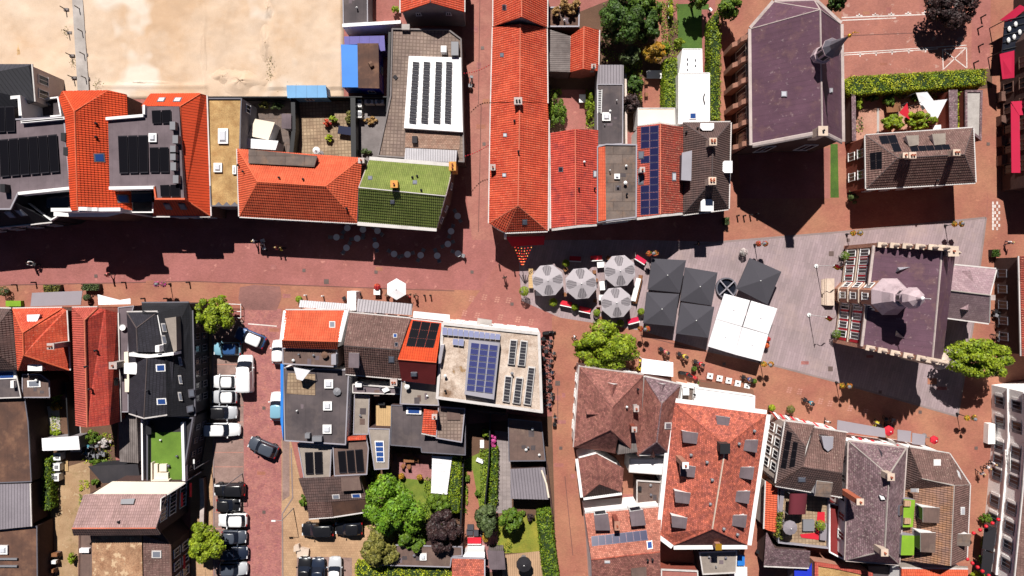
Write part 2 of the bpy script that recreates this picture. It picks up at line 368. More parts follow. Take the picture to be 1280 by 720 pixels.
# ground surfaces
mat('paving_brick', (180, 116, 108), rgb2=(166, 102, 94), ns=0.25, brick=(0.21, 0.105, 0.008, 0.10, 0.5), fine=0.10, big=0.10, bump=0.15, dirt=((160, 108, 96), 0.5, 0.18), flake=((220, 160, 140), 0.5, 0.7, 0.66))
mat('paving_orange', (184, 128, 102), rgb2=(172, 108, 92), ns=0.2, brick=(0.21, 0.105, 0.008, 0.10, 0.5), fine=0.08, big=0.10, bump=0.15, flake=((214, 150, 120), 0.5, 0.8, 0.66))
mat('paving_street', (180, 114, 110), rgb2=(166, 104, 98), ns=0.3, brick=(0.21, 0.105, 0.008, 0.10, 0.5), fine=0.10, big=0.08, bump=0.15, flake=((226, 160, 146), 0.5, 0.9, 0.64))
mat('road_brick', (168, 106, 106), rgb2=(188, 126, 118), ns=0.9, brick=(0.21, 0.105, 0.008, 0.16, 0.5), fine=0.16, big=0.08, bump=0.2, flake=((214, 140, 116), 0.6, 3.0, 0.6))
mat('paving_beige', (198, 162, 128), rgb2=(184, 146, 114), ns=0.3, brick=(0.3, 0.3, 0.012, 0.08, 0.5), fine=0.08, bump=0.15)
mat('paving_bay', (168, 140, 132), rgb2=(152, 124, 116), ns=0.4, brick=(0.21, 0.105, 0.008, 0.1, 0.5), fine=0.1, bump=0.15, dirt=((120, 100, 98), 0.5, 0.4))
mat('paving_stone', (174, 153, 158), rgb2=(162, 144, 146), ns=0.3, brick=(1.6, 0.32, 0.014, 0.09, 0.37), fine=0.06, big=0.08, bump=0.15, dirt=((190, 166, 160), 0.5, 0.25))
mat('paving_car', (186, 122, 106), rgb2=(172, 112, 100), ns=0.3, brick=(0.21, 0.105, 0.008, 0.1, 0.5), fine=0.1, big=0.12, bump=0.15, flake=((206, 170, 158), 0.6, 0.9, 0.62))
mat('paving_grey', (170, 158, 156), rgb2=(154, 142, 142), ns=0.4, brick=(0.5, 0.5, 0.02, 0.08, 0.0), bump=0.2)
mat('paving_rose', (178, 124, 122), rgb2=(166, 112, 112), ns=0.5, brick=(0.21, 0.105, 0.01, 0.12, 0.5), bump=0.2)
mat('paving_peach', (208, 158, 138), rgb2=(196, 140, 118), ns=0.5, brick=(0.21, 0.105, 0.008, 0.1, 0.5), fine=0.1, big=0.1, bump=0.15)
mat('paving_worn', (140, 98, 94), rgb2=(156, 110, 104), ns=0.4, brick=(0.21, 0.105, 0.008, 0.1, 0.5), fine=0.1, big=0.1, bump=0.15, dirt=((172, 116, 106), 0.8, 0.3))
mat('paving_alley', (186, 128, 114), rgb2=(174, 112, 102), ns=0.4, brick=(0.21, 0.105, 0.008, 0.1, 0.5), fine=0.1, big=0.1, bump=0.15, dirt=((150, 92, 86), 0.6, 0.5))
mat('kerb_stone', (150, 132, 130), fine=0.12, bump=0.15); mat('joint_dark', (124, 84, 78), fine=0.1, bump=0.1)
mat('sand', (230, 206, 184), rgb2=(216, 184, 154), ns=0.1, nd=7, nlo=0.35, nhi=0.62, fine=0.07, big=0.07, bump=0.6, dirt=((212, 174, 138), 0.5, 0.10), flake=((240, 226, 212), 0.8, 0.09, 0.54))
mat('sand_dark', (226, 190, 146), rgb2=(214, 172, 120), ns=0.5, fine=0.1, bump=0.6, dirt=((176, 140, 80), 0.6, 0.8))
mat('dirt', (190, 158, 124), rgb2=(170, 136, 102), ns=0.5, fine=0.18, bump=0.5, dirt=((126, 110, 70), 0.6, 0.7), flake=((206, 180, 146), 0.7, 1.0, 0.6))
mat('lawn_green', (128, 140, 52), rgb2=(104, 124, 42), ns=0.8, fine=0.3, bump=0.8); mat('lawn_dark', (84, 114, 40), rgb2=(68, 98, 36), ns=0.8, fine=0.3, bump=0.8)
mat('lawn_dry', (158, 150, 56), rgb2=(128, 136, 48), ns=0.8, fine=0.3, bump=0.8); mat('turf', (112, 146, 52), rgb2=(100, 134, 46), ns=0.5, fine=0.1, bump=0.3)
mat('turf_lime', (142, 184, 48), rgb2=(128, 172, 44), ns=0.5, fine=0.1, bump=0.3)
mat('line_white', (232, 222, 218), rough=0.8, fine=0.15, bump=0.05, dirt=((196, 150, 136), 0.8, 1.2)); mat('line_faint', (196, 140, 126), fine=0.15, bump=0.05, dirt=((182, 118, 106), 0.9, 1.5))
mat('iron', (110, 92, 88), rough=0.6, bump=0.1)
# solar panel: dark cells behind glass, pale frame, from each panel's own 0..1 coordinates
def panelmat(name, cell, frame, nx, ny, spec=0.5):
    m = bpy.data.materials.new(name); m.use_nodes = True; nt = m.node_tree; b = nt.nodes['Principled BSDF']; N = nt.nodes.new; Lk = nt.links.new
    b.inputs['Roughness'].default_value = 0.18; b.inputs['Specular IOR Level'].default_value = spec
    uv = N('ShaderNodeUVMap'); mp = N('ShaderNodeMapping'); mp.inputs['Scale'].default_value = (nx, ny, 1); Lk(uv.outputs[0], mp.inputs[0])
    bt = N('ShaderNodeTexBrick'); bt.offset = 0.0; Lk(mp.outputs[0], bt.inputs[0])
    bt.inputs['Scale'].default_value = 1; bt.inputs['Brick Width'].default_value = 1; bt.inputs['Row Height'].default_value = 1; bt.inputs['Mortar Size'].default_value = 0.03
    c = C(*cell); bt.inputs['Color1'].default_value = c; bt.inputs['Color2'].default_value = tuple(x * 1.25 for x in c[:3]) + (1,)
    bt.inputs['Mortar'].default_value = C(*frame); Lk(bt.outputs[0], b.inputs['Base Color']); M[name] = m
panelmat('pv_black', (24, 23, 28), (56, 54, 60), 1, 1, 0.1); panelmat('pv_blue', (42, 42, 82), (120, 122, 150), 1, 1); panelmat('pv_violet', (68, 72, 124), (176, 178, 196), 1, 1)
panelmat('pv_dark', (62, 60, 66), (196, 196, 196), 1, 2); panelmat('pv_pale', (150, 154, 190), (236, 236, 240), 1, 1)

# ---------------------------------------------------------------- builders for houses
def patch(name, poly, z, m, uvrot=0.0, label=None, cat=None, kind='structure'):
    V = ccw([W(x, y) for x, y in poly])
    V = [Vector((v.x, v.y, z)) for v in V]
    o = mk(name, V, [tuple(range(len(V)))], m, None, uvrot=uvrot)
    return tag(o, label, cat, None, kind)
class House: pass
def split(poly, a, c):
    """cut a convex polygon of (u, v) at coordinate a = c: the part below and the part above"""
    lo, hi = [], []; n = len(poly)
    for i in range(n):
        p, q = poly[i], poly[(i + 1) % n]; dp, dq = p[a] - c, q[a] - c
        if dp <= 0: lo.append(p)
        if dp >= 0: hi.append(p)
        if (dp < 0 < dq) or (dq < 0 < dp):
            t = dp / (dp - dq); m = (p[0] + (q[0] - p[0]) * t, p[1] + (q[1] - p[1]) * t); lo.append(m); hi.append(m)
    return lo, hi
def tile_relief(pts, org, tile, RV, RF, mi, m, frames):
    """lays courses of lapped tiles on a roof plane: each course stands proud at its lower edge, pantiles also roll across"""
    w, hh, off = tile; pl = Plane(pts); n = pl.n
    if max(abs((p - pl.p).dot(n)) for p in pts) > 0.12 or n.z > 0.995: return
    u = Vector((-n.y, n.x, 0)).normalized(); v = n.cross(u)
    rest = [((p - org).dot(u), (p - org).dot(v)) for p in pts]; nd = (pl.p - org).dot(n)
    lift, roll = (0.045, 0.05) if off == 0 else (0.03, 0.0)
    def put(c, up=True):
        return org + u * c[0] + v * c[1] + n * (nd + 0.004 + c[2])
    row = math.floor(min(p[1] for p in rest) / hh); vmax = max(p[1] for p in rest)
    while row * hh < vmax and len(rest) > 2:
        v0 = row * hh; band, rest = split(rest, 1, v0 + hh); row += 1
        if len(band) < 3: continue
        cells = []
        if roll:
            c = math.floor(min(p[0] for p in band) / (w / 2)); umax = max(p[0] for p in band)
            while c * w / 2 < umax and len(band) > 2:
                cell, band = split(band, 0, (c + 1) * w / 2); c += 1
                if len(cell) > 2: cells.append((cell, c - 1))
        else: cells.append((band, 0))
        for cell, c in cells:
            def z(p):
                r = lift * (1 - (p[1] - v0) / hh)
                if roll: f = (p[0] - c * w / 2) / (w / 2); r += roll * (f if c % 2 == 0 else 1 - f)
                return r
            b = len(RV); RV += [put((p[0], p[1], z(p))) for p in cell]; frames[len(RF)] = n; RF.append(tuple(range(b, b + len(cell)))); mi.append(m)
            low = [p for p in cell if abs(p[1] - v0) < 1e-5]
            if len(low) >= 2:
                p, q = min(low), max(low)
                if q[0] - p[0] > 0.02: b = len(RV); RV += [put((p[0], p[1], 0)), put((q[0], q[1], 0)), put((q[0], q[1], z(q))), put((p[0], p[1], z(p)))]; frames[len(RF)] = n; RF.append((b, b + 1, b + 2, b + 3)); mi.append(m)
def loop_of(faces):
    e = {}
    for f in faces:
        for i in range(len(f)):
            a, b = f[i], f[(i + 1) % len(f)]
            if (b, a) in e: del e[(b, a)]
            else: e[(a, b)] = 1
    nx = {}
    for a, b in e: nx.setdefault(a, []).append(b)
    st = next(iter(nx)); L = [st]; cur = nx[st][0]
    while cur != st and len(L) < 400:
        L.append(cur); cur = nx[cur].pop(0)
    return L
def house(name, label, V, faces, wall='brick_brown', gut=(), ridge=(), rmat='ridge_dark', gmat='gutter', cat='house', ov=0.14, t=0.16, zb=0.0, wins=(), group=None, gw=0.16, uvrot=0.0):
    """V: (px, py, z) of the roof's corners as the photo shows them; faces: (indices, material)"""
    h = House(); h.V = [W(*v) for v in V]; V3 = h.V
    fs = []
    for idx, m in faces:
        pts = [V3[i] for i in idx]; n = len(pts)
        ar = sum(pts[i].x * pts[(i + 1) % n].y - pts[(i + 1) % n].x * pts[i].y for i in range(n))
        fs.append(tuple(idx) if ar > 0 else tuple(reversed(idx)))
    h.planes = [Plane([V3[i] for i in f]) for f in fs]
    L = loop_of(fs); P = [V3[i] for i in L]; h.loop = L
    c = sum(P, Vector()) / len(P)
    h.root = thing(name, label, cat, (c.x, c.y, zb), group)
    ms = []; mi = []
    for (_, m) in faces:
        if m not in ms: ms.append(m)
        mi.append(ms.index(m))
    # roof: the top sheet, a fascia round its edge and a soffit under it
    RV = list(V3); RF = list(fs); b = len(RV)
    RV += [v - Vector((0, 0, t)) for v in V3]
    n = len(L)
    for i in range(n):
        a, d = L[i], L[(i + 1) % n]; RF.append((a, b + a, b + d, d)); mi.append(mi[0])
    for k, f in enumerate(fs): RF.append(tuple(b + i for i in reversed(f))); mi.append(mi[k])
    frames = {}
    for k, (f, (_, m)) in enumerate(zip(fs, faces)):
        if m in TILES: tile_relief([V3[i] for i in f], Vector(h.root.location), TILES[m], RV, RF, mi, ms.index(m), frames)
    h.roof = mk('roof', RV, RF, ms, h.root, mi, uvrot=uvrot, frames=frames)
    I = offset(P, ov); WV = []; WF = []
    for v in I: WV += [Vector((v.x, v.y, v.z - t * 0.9)), Vector((v.x, v.y, zb))]
    for i in range(n):
        j = (i + 1) % n; WF.append((2 * i + 1, 2 * j + 1, 2 * j, 2 * i))
    h.wall = mk('wall', WV, WF, wall, h.root)
    h.inset = {L[i]: I[i] for i in range(n)}; h.nxt = {L[i]: L[(i + 1) % n] for i in range(n)}
    for a, d in gut:
        if h.nxt.get(d) == a: a, d = d, a
        A, B = V3[a], V3[d]; e = (B - A); o = Vector((e.y, -e.x, 0)).normalized()
        mb = MB(); q = [A + o * 0.01, B + o * 0.01, B + o * gw, A + o * gw]
        u = Vector((0, 0, 0.03)); dn = Vector((0, 0, -0.13))
        mb.add([p + u for p in q] + [p + dn for p in q], [(3, 2, 1, 0), (4, 5, 6, 7), (0, 1, 5, 4), (1, 2, 6, 5), (2, 3, 7, 6), (3, 0, 4, 7)])
        mb.build('gutter', gmat, h.root)
    for a, d in ridge: ridge_on(h, V3[a], V3[d], rmat)
    for w in wins: windows(h, *w)
    return h
def ridge_on(h, A, B, m='ridge_dark', w=0.09):
    e = (B - A).normalized(); s = Vector((e.y, -e.x, 0)).normalized() * w; u = Vector((0, 0, 0.10)); dn = Vector((0, 0, -0.06))
    V = [A - s + dn, A + u * 0.7 - s * 0.45, A + u * 0.7 + s * 0.45, A + s + dn, B - s + dn, B + u * 0.7 - s * 0.45, B + u * 0.7 + s * 0.45, B + s + dn]
    mk('ridge', V, [(0, 1, 5, 4), (1, 2, 6, 5), (2, 3, 7, 6), (0, 3, 2, 1), (4, 5, 6, 7), (0, 4, 7, 3)], m, h.root)
_wm = {}
def win_mesh(w, hh, fm, gm):
    k = (w, hh, fm, gm)
    if k not in _wm:
        f = MB(); t = 0.09
        f.box((0, 0.03, hh / 2), (w, 0.10, t)).box((0, 0.03, -hh / 2), (w + 0.12, 0.16, t))
        f.box((-w / 2 + t / 2, 0.03, 0), (t, 0.10, hh - t)).box((w / 2 - t / 2, 0.03, 0), (t, 0.10, hh - t)).box((0, 0.03, 0), (t * 0.7, 0.08, hh - t))
        g = MB().box((0, 0.02, 0), (w - 2 * t + 0.02, 0.03, hh - t + 0.01))
        _wm[k] = (f.mesh('window', [fm]), g.mesh('pane', [gm]))
    return _wm[k]
def window_at(parent, c, nrm, w, hh, fm='paint_white', gm='glass_dark', name='window'):
    fr, pn = win_mesh(w, hh, fm, gm)
    t = top(parent)
    o = link(name, fr, parent, Vector(c) - t.location, math.atan2(nrm.y, nrm.x) - math.pi / 2)
    link('pane', pn, o)
    return o
def windows(h, a, b, zs, n, w=1.0, hh=1.5, fm='paint_white', gm='glass_dark', s0=0.08, s1=0.92):
    if h.nxt.get(b) == a and h.nxt.get(a) != b: a, b = b, a
    A, B = h.inset[a], h.inset[b]; e = B - A; e.z = 0; o = Vector((e.y, -e.x, 0)).normalized()
    for z in zs:
        for i in range(n):
            s = s0 + (s1 - s0) * ((i + 0.5) / n)
            p = A + e * s; window_at(h.root, (p.x + o.x * 0.02, p.y + o.y * 0.02, z), o, w, hh, fm, gm)
def quad(x0, y0, x1, y1): return [(x0, y0), (x1, y0), (x1, y1), (x0, y1)]
def slab_on(parent, pl, poly, t, name, ms, sink=0.05, taper=0.0):
    """a plate lying on a roof plane; poly in photo pixels; ms = (top, side)"""
    B = ccw([pl.hit(x, y) for x, y in poly]); n = len(B)
    Tt = [p + pl.n * t for p in B]
    if taper:
        c = sum(Tt, Vector()) / n; Tt = [p + (c - p) * taper for p in Tt]
    V = Tt + [p - pl.n * sink for p in B]
    F = [tuple(range(n))] + [(n + i, n + (i + 1) % n, (i + 1) % n, i) for i in range(n)]
    return mk(name, V, F, list(ms), parent, [0] + [1] * n)
def skylight(h, f, poly, glass='glass_dark', frame='zinc_dark', t=0.10, name='skylight'):
    pl = h.planes[f] if isinstance(f, int) else f
    o = slab_on(h.root, pl, poly, t, name, (frame, frame))
    cx = sum(p[0] for p in poly) / len(poly); cy = sum(p[1] for p in poly) / len(poly)
    q = [(cx + (x - cx) * 0.74, cy + (y - cy) * 0.74) for x, y in poly]
    slab_on(o, pl, q, t + 0.03, 'pane', (glass, glass), sink=-t + 0.02)
    return o
def sky_c(h, f, cx, cy, w=6, hh=6, **kw): return skylight(h, f, quad(cx - w / 2, cy - hh / 2, cx + w / 2, cy + hh / 2), **kw)
def dome(h, f, x0, y0, x1, y1, m='glass_pale'):
    pl = h.planes[f] if isinstance(f, int) else f
    o = slab_on(h.root, pl, quad(x0, y0, x1, y1), 0.25, 'rooflight', ('paint_white', 'gutter'))
    d = 1.6
    slab_on(o, pl, quad(x0 + d, y0 + d, x1 - d, y1 - d), 0.42, 'dome', (m, m), sink=-0.22, taper=0.35)
    return o
def panels(h, f, q, nc, nr, m='pv_black', gap=0.05, lift=0.10, skip=(), parent=None, name='solar_panel'):
    pl = h.planes[f] if isinstance(f, int) else f
    A, B, Cc, D = [pl.hit(*p) for p in q]
    for r in range(nr):
        for c in range(nc):
            if (c, r) in skip: continue
            def at(u, v): return (A * (1 - u) + B * u) * (1 - v) + (D * (1 - u) + Cc * u) * v
            w = (B - A).length / nc; hh = (D - A).length / nr; gu = gap / w / nc / 2; gv = gap / hh / nr / 2
            pts = [at(c / nc + gu, (r + 1) / nr - gv), at((c + 1) / nc - gu, (r + 1) / nr - gv), at((c + 1) / nc - gu, r / nr + gv), at(c / nc + gu, r / nr + gv)]
            e = (pts[1] - pts[0]).cross(pts[3] - pts[0])
            if e.z < 0: pts.reverse()
            V = [p + pl.n * lift for p in pts] + [p + pl.n * (lift - 0.07) for p in pts]
            o = mk(name, V, [(0, 1, 2, 3), (4, 5, 1, 0), (5, 6, 2, 1), (6, 7, 3, 2), (7, 4, 0, 3)], m, parent or h.root)
            uvl = o.data.uv_layers[0].data
            for k, uv in enumerate(((0, 0), (1, 0), (1, 1), (0, 1))): uvl[k].uv = uv
            for k in range(4, len(uvl)): uvl[k].uv = (0.0, 0.0)
def block(parent, name, poly, zt, zb, mt, ms=None, uvrot=0.0):
    """a prism traced by its top outline at height zt and standing down to zb"""
    V, F = prism(ccw([W(x, y, zt) for x, y in poly]), zb)
    o = mk(name, V, F, [mt, ms or mt], parent, [0] + [1] * (len(F) - 1), uvrot=uvrot)
    return o
def rim(parent, poly, zt, zb, w, m='gutter', name='parapet', sides=None):
    """raised edge round a flat roof, one piece per side"""
    P = ccw([W(x, y, zt) for x, y in poly]); I = offset(P, w); n = len(P)
    for i in range(n):
        if sides is not None and i not in sides: continue
        j = (i + 1) % n; q = [P[i], P[j], I[j], I[i]]
        if (q[1] - q[0]).length < 0.3: continue
        V, F = prism([Vector(v) for v in q], zb)
        mk(name, V, F, m, parent)
def flat(name, label, poly, z, m, wall='brick_brown', rimm='zinc', rh=0.25, rw=0.22, cat='building', zb=0.0, wins=(), uvrot=0.0, sides=None, gut=()):
    V = [(x, y, z) for x, y in poly]
    h = house(name, label, V, [(tuple(range(len(V))), m)], wall, cat=cat, ov=0.02, t=0.12, zb=zb, wins=wins, uvrot=uvrot, gut=gut)
    P = ccw([W(x, y, z) for x, y in poly]); I = offset(P, rw); n = len(P)
    if rimm:
        for i in range(n):
            if sides is not None and i not in sides: continue
            j = (i + 1) % n; e = (P[j] - P[i])
            if e.length < 0.3: continue
            out = Vector((e.y, -e.x, 0)).normalized() * 0.02
            q = [P[i] + out, P[j] + out, I[j], I[i]]
            q = [Vector((v.x, v.y, z + rh)) for v in q]
            V_, F_ = prism(q, z - 0.05); mk('parapet', V_, F_, rimm, h.root)
    h.z = z
    ext = [min(p[0] for p in poly), min(p[1] for p in poly), max(p[0] for p in poly), max(p[1] for p in poly)]
    if m.startswith('felt') and name not in ('solar_annex', 'apartment_house', 'balcony_block', 'passage_roof') and 'four-pane' not in label and 'dark tarred' not in label and (ext[2] - ext[0]) * (ext[3] - ext[1]) > 500 and ext[0] > -10 and ext[3] < 730:
        rr = random.Random(int(ext[0] * 13 + ext[1]))      # patched felt, short vent pipes and a cable: each flat roof its own
        for i in range(rr.randint(2, 4)):
            x = rr.uniform(ext[0] + 0.25 * (ext[2] - ext[0]), ext[0] + 0.7 * (ext[2] - ext[0])); y = rr.uniform(ext[1] + 0.25 * (ext[3] - ext[1]), ext[1] + 0.7 * (ext[3] - ext[1])); w_, d_ = rr.uniform(3, 8), rr.uniform(3, 9)
            block(h.root, 'felt_patch', [(x, y), (x + w_, y + rr.uniform(-.4, .4)), (x + w_ + rr.uniform(-.5, .5), y + d_), (x + rr.uniform(-.5, .5), y + d_)], z + 0.012 + 0.003 * i, z, rr.choice(('felt_dark', 'felt_brown', 'felt_grey')))
        for i in range(rr.randint(1, 3)): vent(h, rr.uniform(ext[0] + 0.2 * (ext[2] - ext[0]), ext[0] + 0.75 * (ext[2] - ext[0])), rr.uniform(ext[1] + 0.2 * (ext[3] - ext[1]), ext[1] + 0.75 * (ext[3] - ext[1])), 0, rr.choice(('metal_grey', 'zinc_dark', 'metal_white')), rr.uniform(.2, .5), rr.uniform(.06, .12))
    return h
def chimney(h, px, py, z, w=0.6, d=0.6, m='brick_brown', zb=3.0, pots=2, cap='coping', potm='terracotta', rz=0.0, name='chimney'):
    c = W(px, py, z); t = top(h.root)
    mb = MB().box((c.x, c.y, (z - 0.12 + zb) / 2), (w, d, z - 0.12 - zb), rz)
    o = mb.build(name, m, h.root)
    MB().box((c.x, c.y, z - 0.06), (w + 0.12, d + 0.12, 0.12), rz).build('cap', cap, o)
    ax = Vector((math.cos(rz), math.sin(rz), 0)) if w >= d else Vector((-math.sin(rz), math.cos(rz), 0)); ln = max(w, d)
    for i in range(pots):
        p = c + ax * ((i + 0.5) / pots - 0.5) * ln * 0.8
        MB().lathe([(0.11, 0), (0.09, 0.22), (0.12, 0.25), (0.07, 0.25), (0.06, 0.12)], p, 8).build('chimney_pot', potm, o)
    return o
def vent(h, px, py, f, m='metal_black', hgt=0.45, r=0.09):
    pl = h.planes[f] if isinstance(f, int) else f
    p = pl.hit(px, py)
    MB().tube(p - Vector((0, 0, 0.1)), p + Vector((0, 0, hgt)), r).lathe([(r * 1.6, 0), (0.02, 0.12)], p + Vector((0, 0, hgt)), 8).build('vent_pipe', m, h.root)
def dormer(h, f, poly, z, front, roofm='felt_grey', side='paint_white', wall=None, glass='glass_dark', win=True, ov=0.12, name='dormer', drop=1.6):
    """a flat-topped dormer: poly is its roof as seen, front = index of the outer edge"""
    pl = h.planes[f] if isinstance(f, int) else f
    P = [W(x, y, z) for x, y in poly]; n = len(P)
    zb = min(pl.z(p.x, p.y) for p in P) - 0.4; zb = max(zb, z - 3.2)
    cc = sum(P, Vector()) / n
    V, F = prism(ccw([p.copy() for p in P]), z - 0.14)
    o = mk(name, V, F, [roofm, side], h.root, [0] + [1] * (len(F) - 1))
    I = offset(ccw([p.copy() for p in P]), ov)
    V, F = prism([Vector((p.x, p.y, z - 0.141)) for p in I], zb); mk('cheek', V, F, wall or side, o)
    if win:
        A, B = P[front], P[(front + 1) % n]; e = B - A; e.z = 0
        out = Vector((e.y, -e.x, 0)).normalized(); mid = (A + B) / 2
        if out.dot(cc - mid) > 0: out = -out
        L = e.length - 2 * ov - 0.15
        zl = pl.z(mid.x, mid.y); hh = min(1.2, z - 0.25 - max(zl, zb))
        if hh > 0.25 and L > 0.3:
            c = mid - out * (ov - 0.02); u = e.normalized()
            zc = z - 0.2 - hh / 2; a = c - u * L / 2; b = c + u * L / 2
            V = []
            for zz in (zc - hh / 2, zc + hh / 2):
                for p in (a, b): V += [Vector((p.x, p.y, zz)), Vector((p.x + out.x * 0.05, p.y + out.y * 0.05, zz))]
            mk('pane', V, [(0, 2, 3, 1), (4, 5, 7, 6), (1, 3, 7, 5), (0, 4, 6, 2), (0, 1, 5, 4), (2, 6, 7, 3)], glass, o)
    return o
def gdormer(h, f, base, apex, m, side='paint_white', z=None, name='dormer', lift=0.5):
    """small triangular roof dormer: two base corners and a tail point on the roof plane, apex lifted above it"""
    pl = h.planes[f]; a, b, t_ = [pl.hit(*p) for p in base]
    ap = (a + b) / 2 + Vector((0, 0, lift)); fr = (a + b) / 2
    V = [a, b, t_, ap]
    return mk(name, V, [(0, 3, 2), (1, 2, 3), (0, 1, 3)], [m, side], h.root, [0, 0, 1])
def walling(name, label, pts, hgt, w=0.2, m='brick_dark', z0=0.0, cat='wall', cap=None):
    """a free-standing garden wall or fence along a line of ground pixels"""
    P = [W(x, y, hgt) for x, y in pts]
    r = thing(name, label, cat, (P[0].x, P[0].y, z0))
    for i in range(len(P) - 1):
        a, b = P[i], P[i + 1]; e = (b - a); o = Vector((e.y, -e.x, 0)).normalized() * w / 2
        V, F = prism(ccw([a - o, b - o, b + o, a + o]), z0); mk('panel', V, F, m, r)
        if cap:
            o2 = o * 1.3; V, F = prism(ccw([v + Vector((0, 0, 0.06)) for v in (a - o2, b - o2, b + o2, a + o2)]), hgt + 0.003); mk('coping', V, F, cap, r)
    return r
# ================================================================ the ground
_gc = [0]
def G(name, poly, lvl, m, rot=0.0, **kw):
    _gc[0] += 1
    return patch(name, poly, 0.004 * lvl + 0.0005 * (_gc[0] % 8), m, math.radians(rot), **kw)
g = mk('ground', [(-260, -260, -0.03), (260, -260, -0.03), (260, 260, -0.03), (-260, 260, -0.03)], [(0, 1, 2, 3)], 'paving_brick'); tag(g, kind='structure')
g.location.z = 0.0
G('street_paving', [(-260, 285), (640, 285), (640, 300), (600, 362), (480, 360), (240, 351), (0, 356), (-260, 358)], 1, 'paving_street')
G('street_paving', [(-260, 359), (0, 357), (240, 352), (480, 361), (600, 363), (560, 420), (345, 392), (345, 388), (-260, 392)], 1, 'paving_orange')
G('drain_line', [(-260, 358), (0, 356), (240, 351), (480, 360), (568, 363), (568, 364.2), (480, 361.2), (240, 352.2), (0, 357.2), (-260, 359.2)], 3, 'joint_dark')
G('alley_paving', [(578, -200), (626, -200), (622, 130), (618, 260), (640, 300), (590, 300), (578, 200)], 1, 'paving_alley')
G('street_paving', [(690, 395), (800, 412), (964, 457), (1041, 477), (1198, 522), (1218, 400), (1226, 330), (1234, 268), (1240, -100), (1500, -100), (1500, 900), (690, 900)], 1, 'paving_orange')
G('street_paving', [(905, 301), (900, 150), (890, -100), (1060, -100), (1060, 288), (1050, 290)], 1, 'paving_orange')
G('street_paving', [(1040, 100), (1240, 100), (1233, 272), (1050, 290)], 1, 'paving_orange')
G('square_paving', [(649, 335), (652, 376), (700, 397), (800, 413), (884, 438), (964, 455.4), (1041, 475.5), (1196.5, 520), (1217, 400), (1224.5, 332), (1232, 272.5), (1050, 290.6), (905, 302.5), (800, 300), (649, 300)], 2, 'paving_stone', 75)
sq = [(1232.5, 272), (1225, 332), (1217.5, 400), (1197, 520.5), (1041, 476), (964, 456), (884, 438.6)]
mb = MB()
def kerbline(pts, w, hgt, m='kerb_stone', name='kerb', z0=0.0):
    mb = MB()
    for (a, b) in zip(pts[:-1], pts[1:]):
        A, B = W(*a), W(*b); e = (B - A); L = e.length; c = (A + B) / 2
        mb.box((c.x, c.y, z0 + hgt / 2), (L, w, hgt), math.atan2(e.y, e.x))
    return tag(mb.build(name, m), kind='structure')
kerbline(sq, 0.22, 0.02); kerbline([(1232, 272), (1050, 290), (905, 302), (870, 306)], 0.22, 0.02)
G('paving_repair', [(300, 359), (318, 356), (350, 358), (352, 372), (346, 388), (306, 387), (298, 374)], 6, 'paving_worn')
# sand lot
def vnoise(X, Y, sc, seed):
    r = np.random.default_rng(seed).random((64, 64)); x, y = X * sc + 11.3 * seed, Y * sc + 7.7 * seed; i, j = np.floor(x).astype(int), np.floor(y).astype(int); f, g_ = x - i, y - j; f, g_ = f * f * (3 - 2 * f), g_ * g_ * (3 - 2 * g_)
    q = lambda a, b: r[a % 64, b % 64]
    return q(i, j) * (1 - f) * (1 - g_) + q(i + 1, j) * f * (1 - g_) + q(i, j + 1) * (1 - f) * g_ + q(i + 1, j + 1) * f * g_
xs = np.linspace(-95, (430 - 640) / 10, 330); ys = np.linspace((345 - 124) / 10, 66, 200); X, Y = np.meshgrid(xs, ys)
Z = 0.02 + 0.24 * vnoise(X, Y, .12, 1) + 0.16 * vnoise(X, Y, .45, 2) + 0.06 * vnoise(X, Y, 1.3, 3) + 0.03 * vnoise(X, Y, 3.2, 4)
PX, PY = X * 10 + 640, 345 - Y * 10
Z += 0.22 / (1 + np.exp(-(PX - 338 - 5 * np.sin(PY * .09)) / 1.6)) * (PY < 112) - 0.14 * np.exp(-((PX - 334 - 5 * np.sin(PY * .09)) / 5) ** 2)      # a dug edge across the lot
Z += 0.16 * np.exp(-((PX - 254 - 3 * np.sin(PY * .07)) / 2.2) ** 2) + 0.14 * np.exp(-((PY - 108) / 2.5) ** 2) * ((PX > 120) & (PX < 260))             # spoil ridges
for x0, sl in ((152, .05), (158.5, .05), (168, .12), (174, .12), (290, -.1), (296, -.1), (392, .02), (398, .02)): Z -= 0.07 * np.exp(-((PX - x0 - (100 - PY) * sl) / .9) ** 2) * (PY < 92)   # wheel tracks
Z = np.maximum(Z, 0.006); Z[:, -1] = 0.006; Z[0, :] = 0.006; nx_, ny_ = len(xs), len(ys); Vg = np.stack([X, Y, Z], -1).reshape(-1, 3); idx = np.arange(nx_ * ny_).reshape(ny_, nx_)
Fq = np.stack([idx[:-1, :-1], idx[:-1, 1:], idx[1:, 1:], idx[1:, :-1]], -1).reshape(-1, 4)
o = link('sand_ground', newmesh('sand_ground', Vg.tolist(), Fq.tolist(), ['sand'], None, True, False)); tag(o, kind='structure')
mb = MB()
cpath = [(87.6, -40), (100.5, -40), (111, 113), (97, 113)]
V, F = prism(ccw([W(x, y, 0.46) for x, y in cpath]), 0.0); tag(mk('footpath', V, F, 'concrete'), kind='structure')
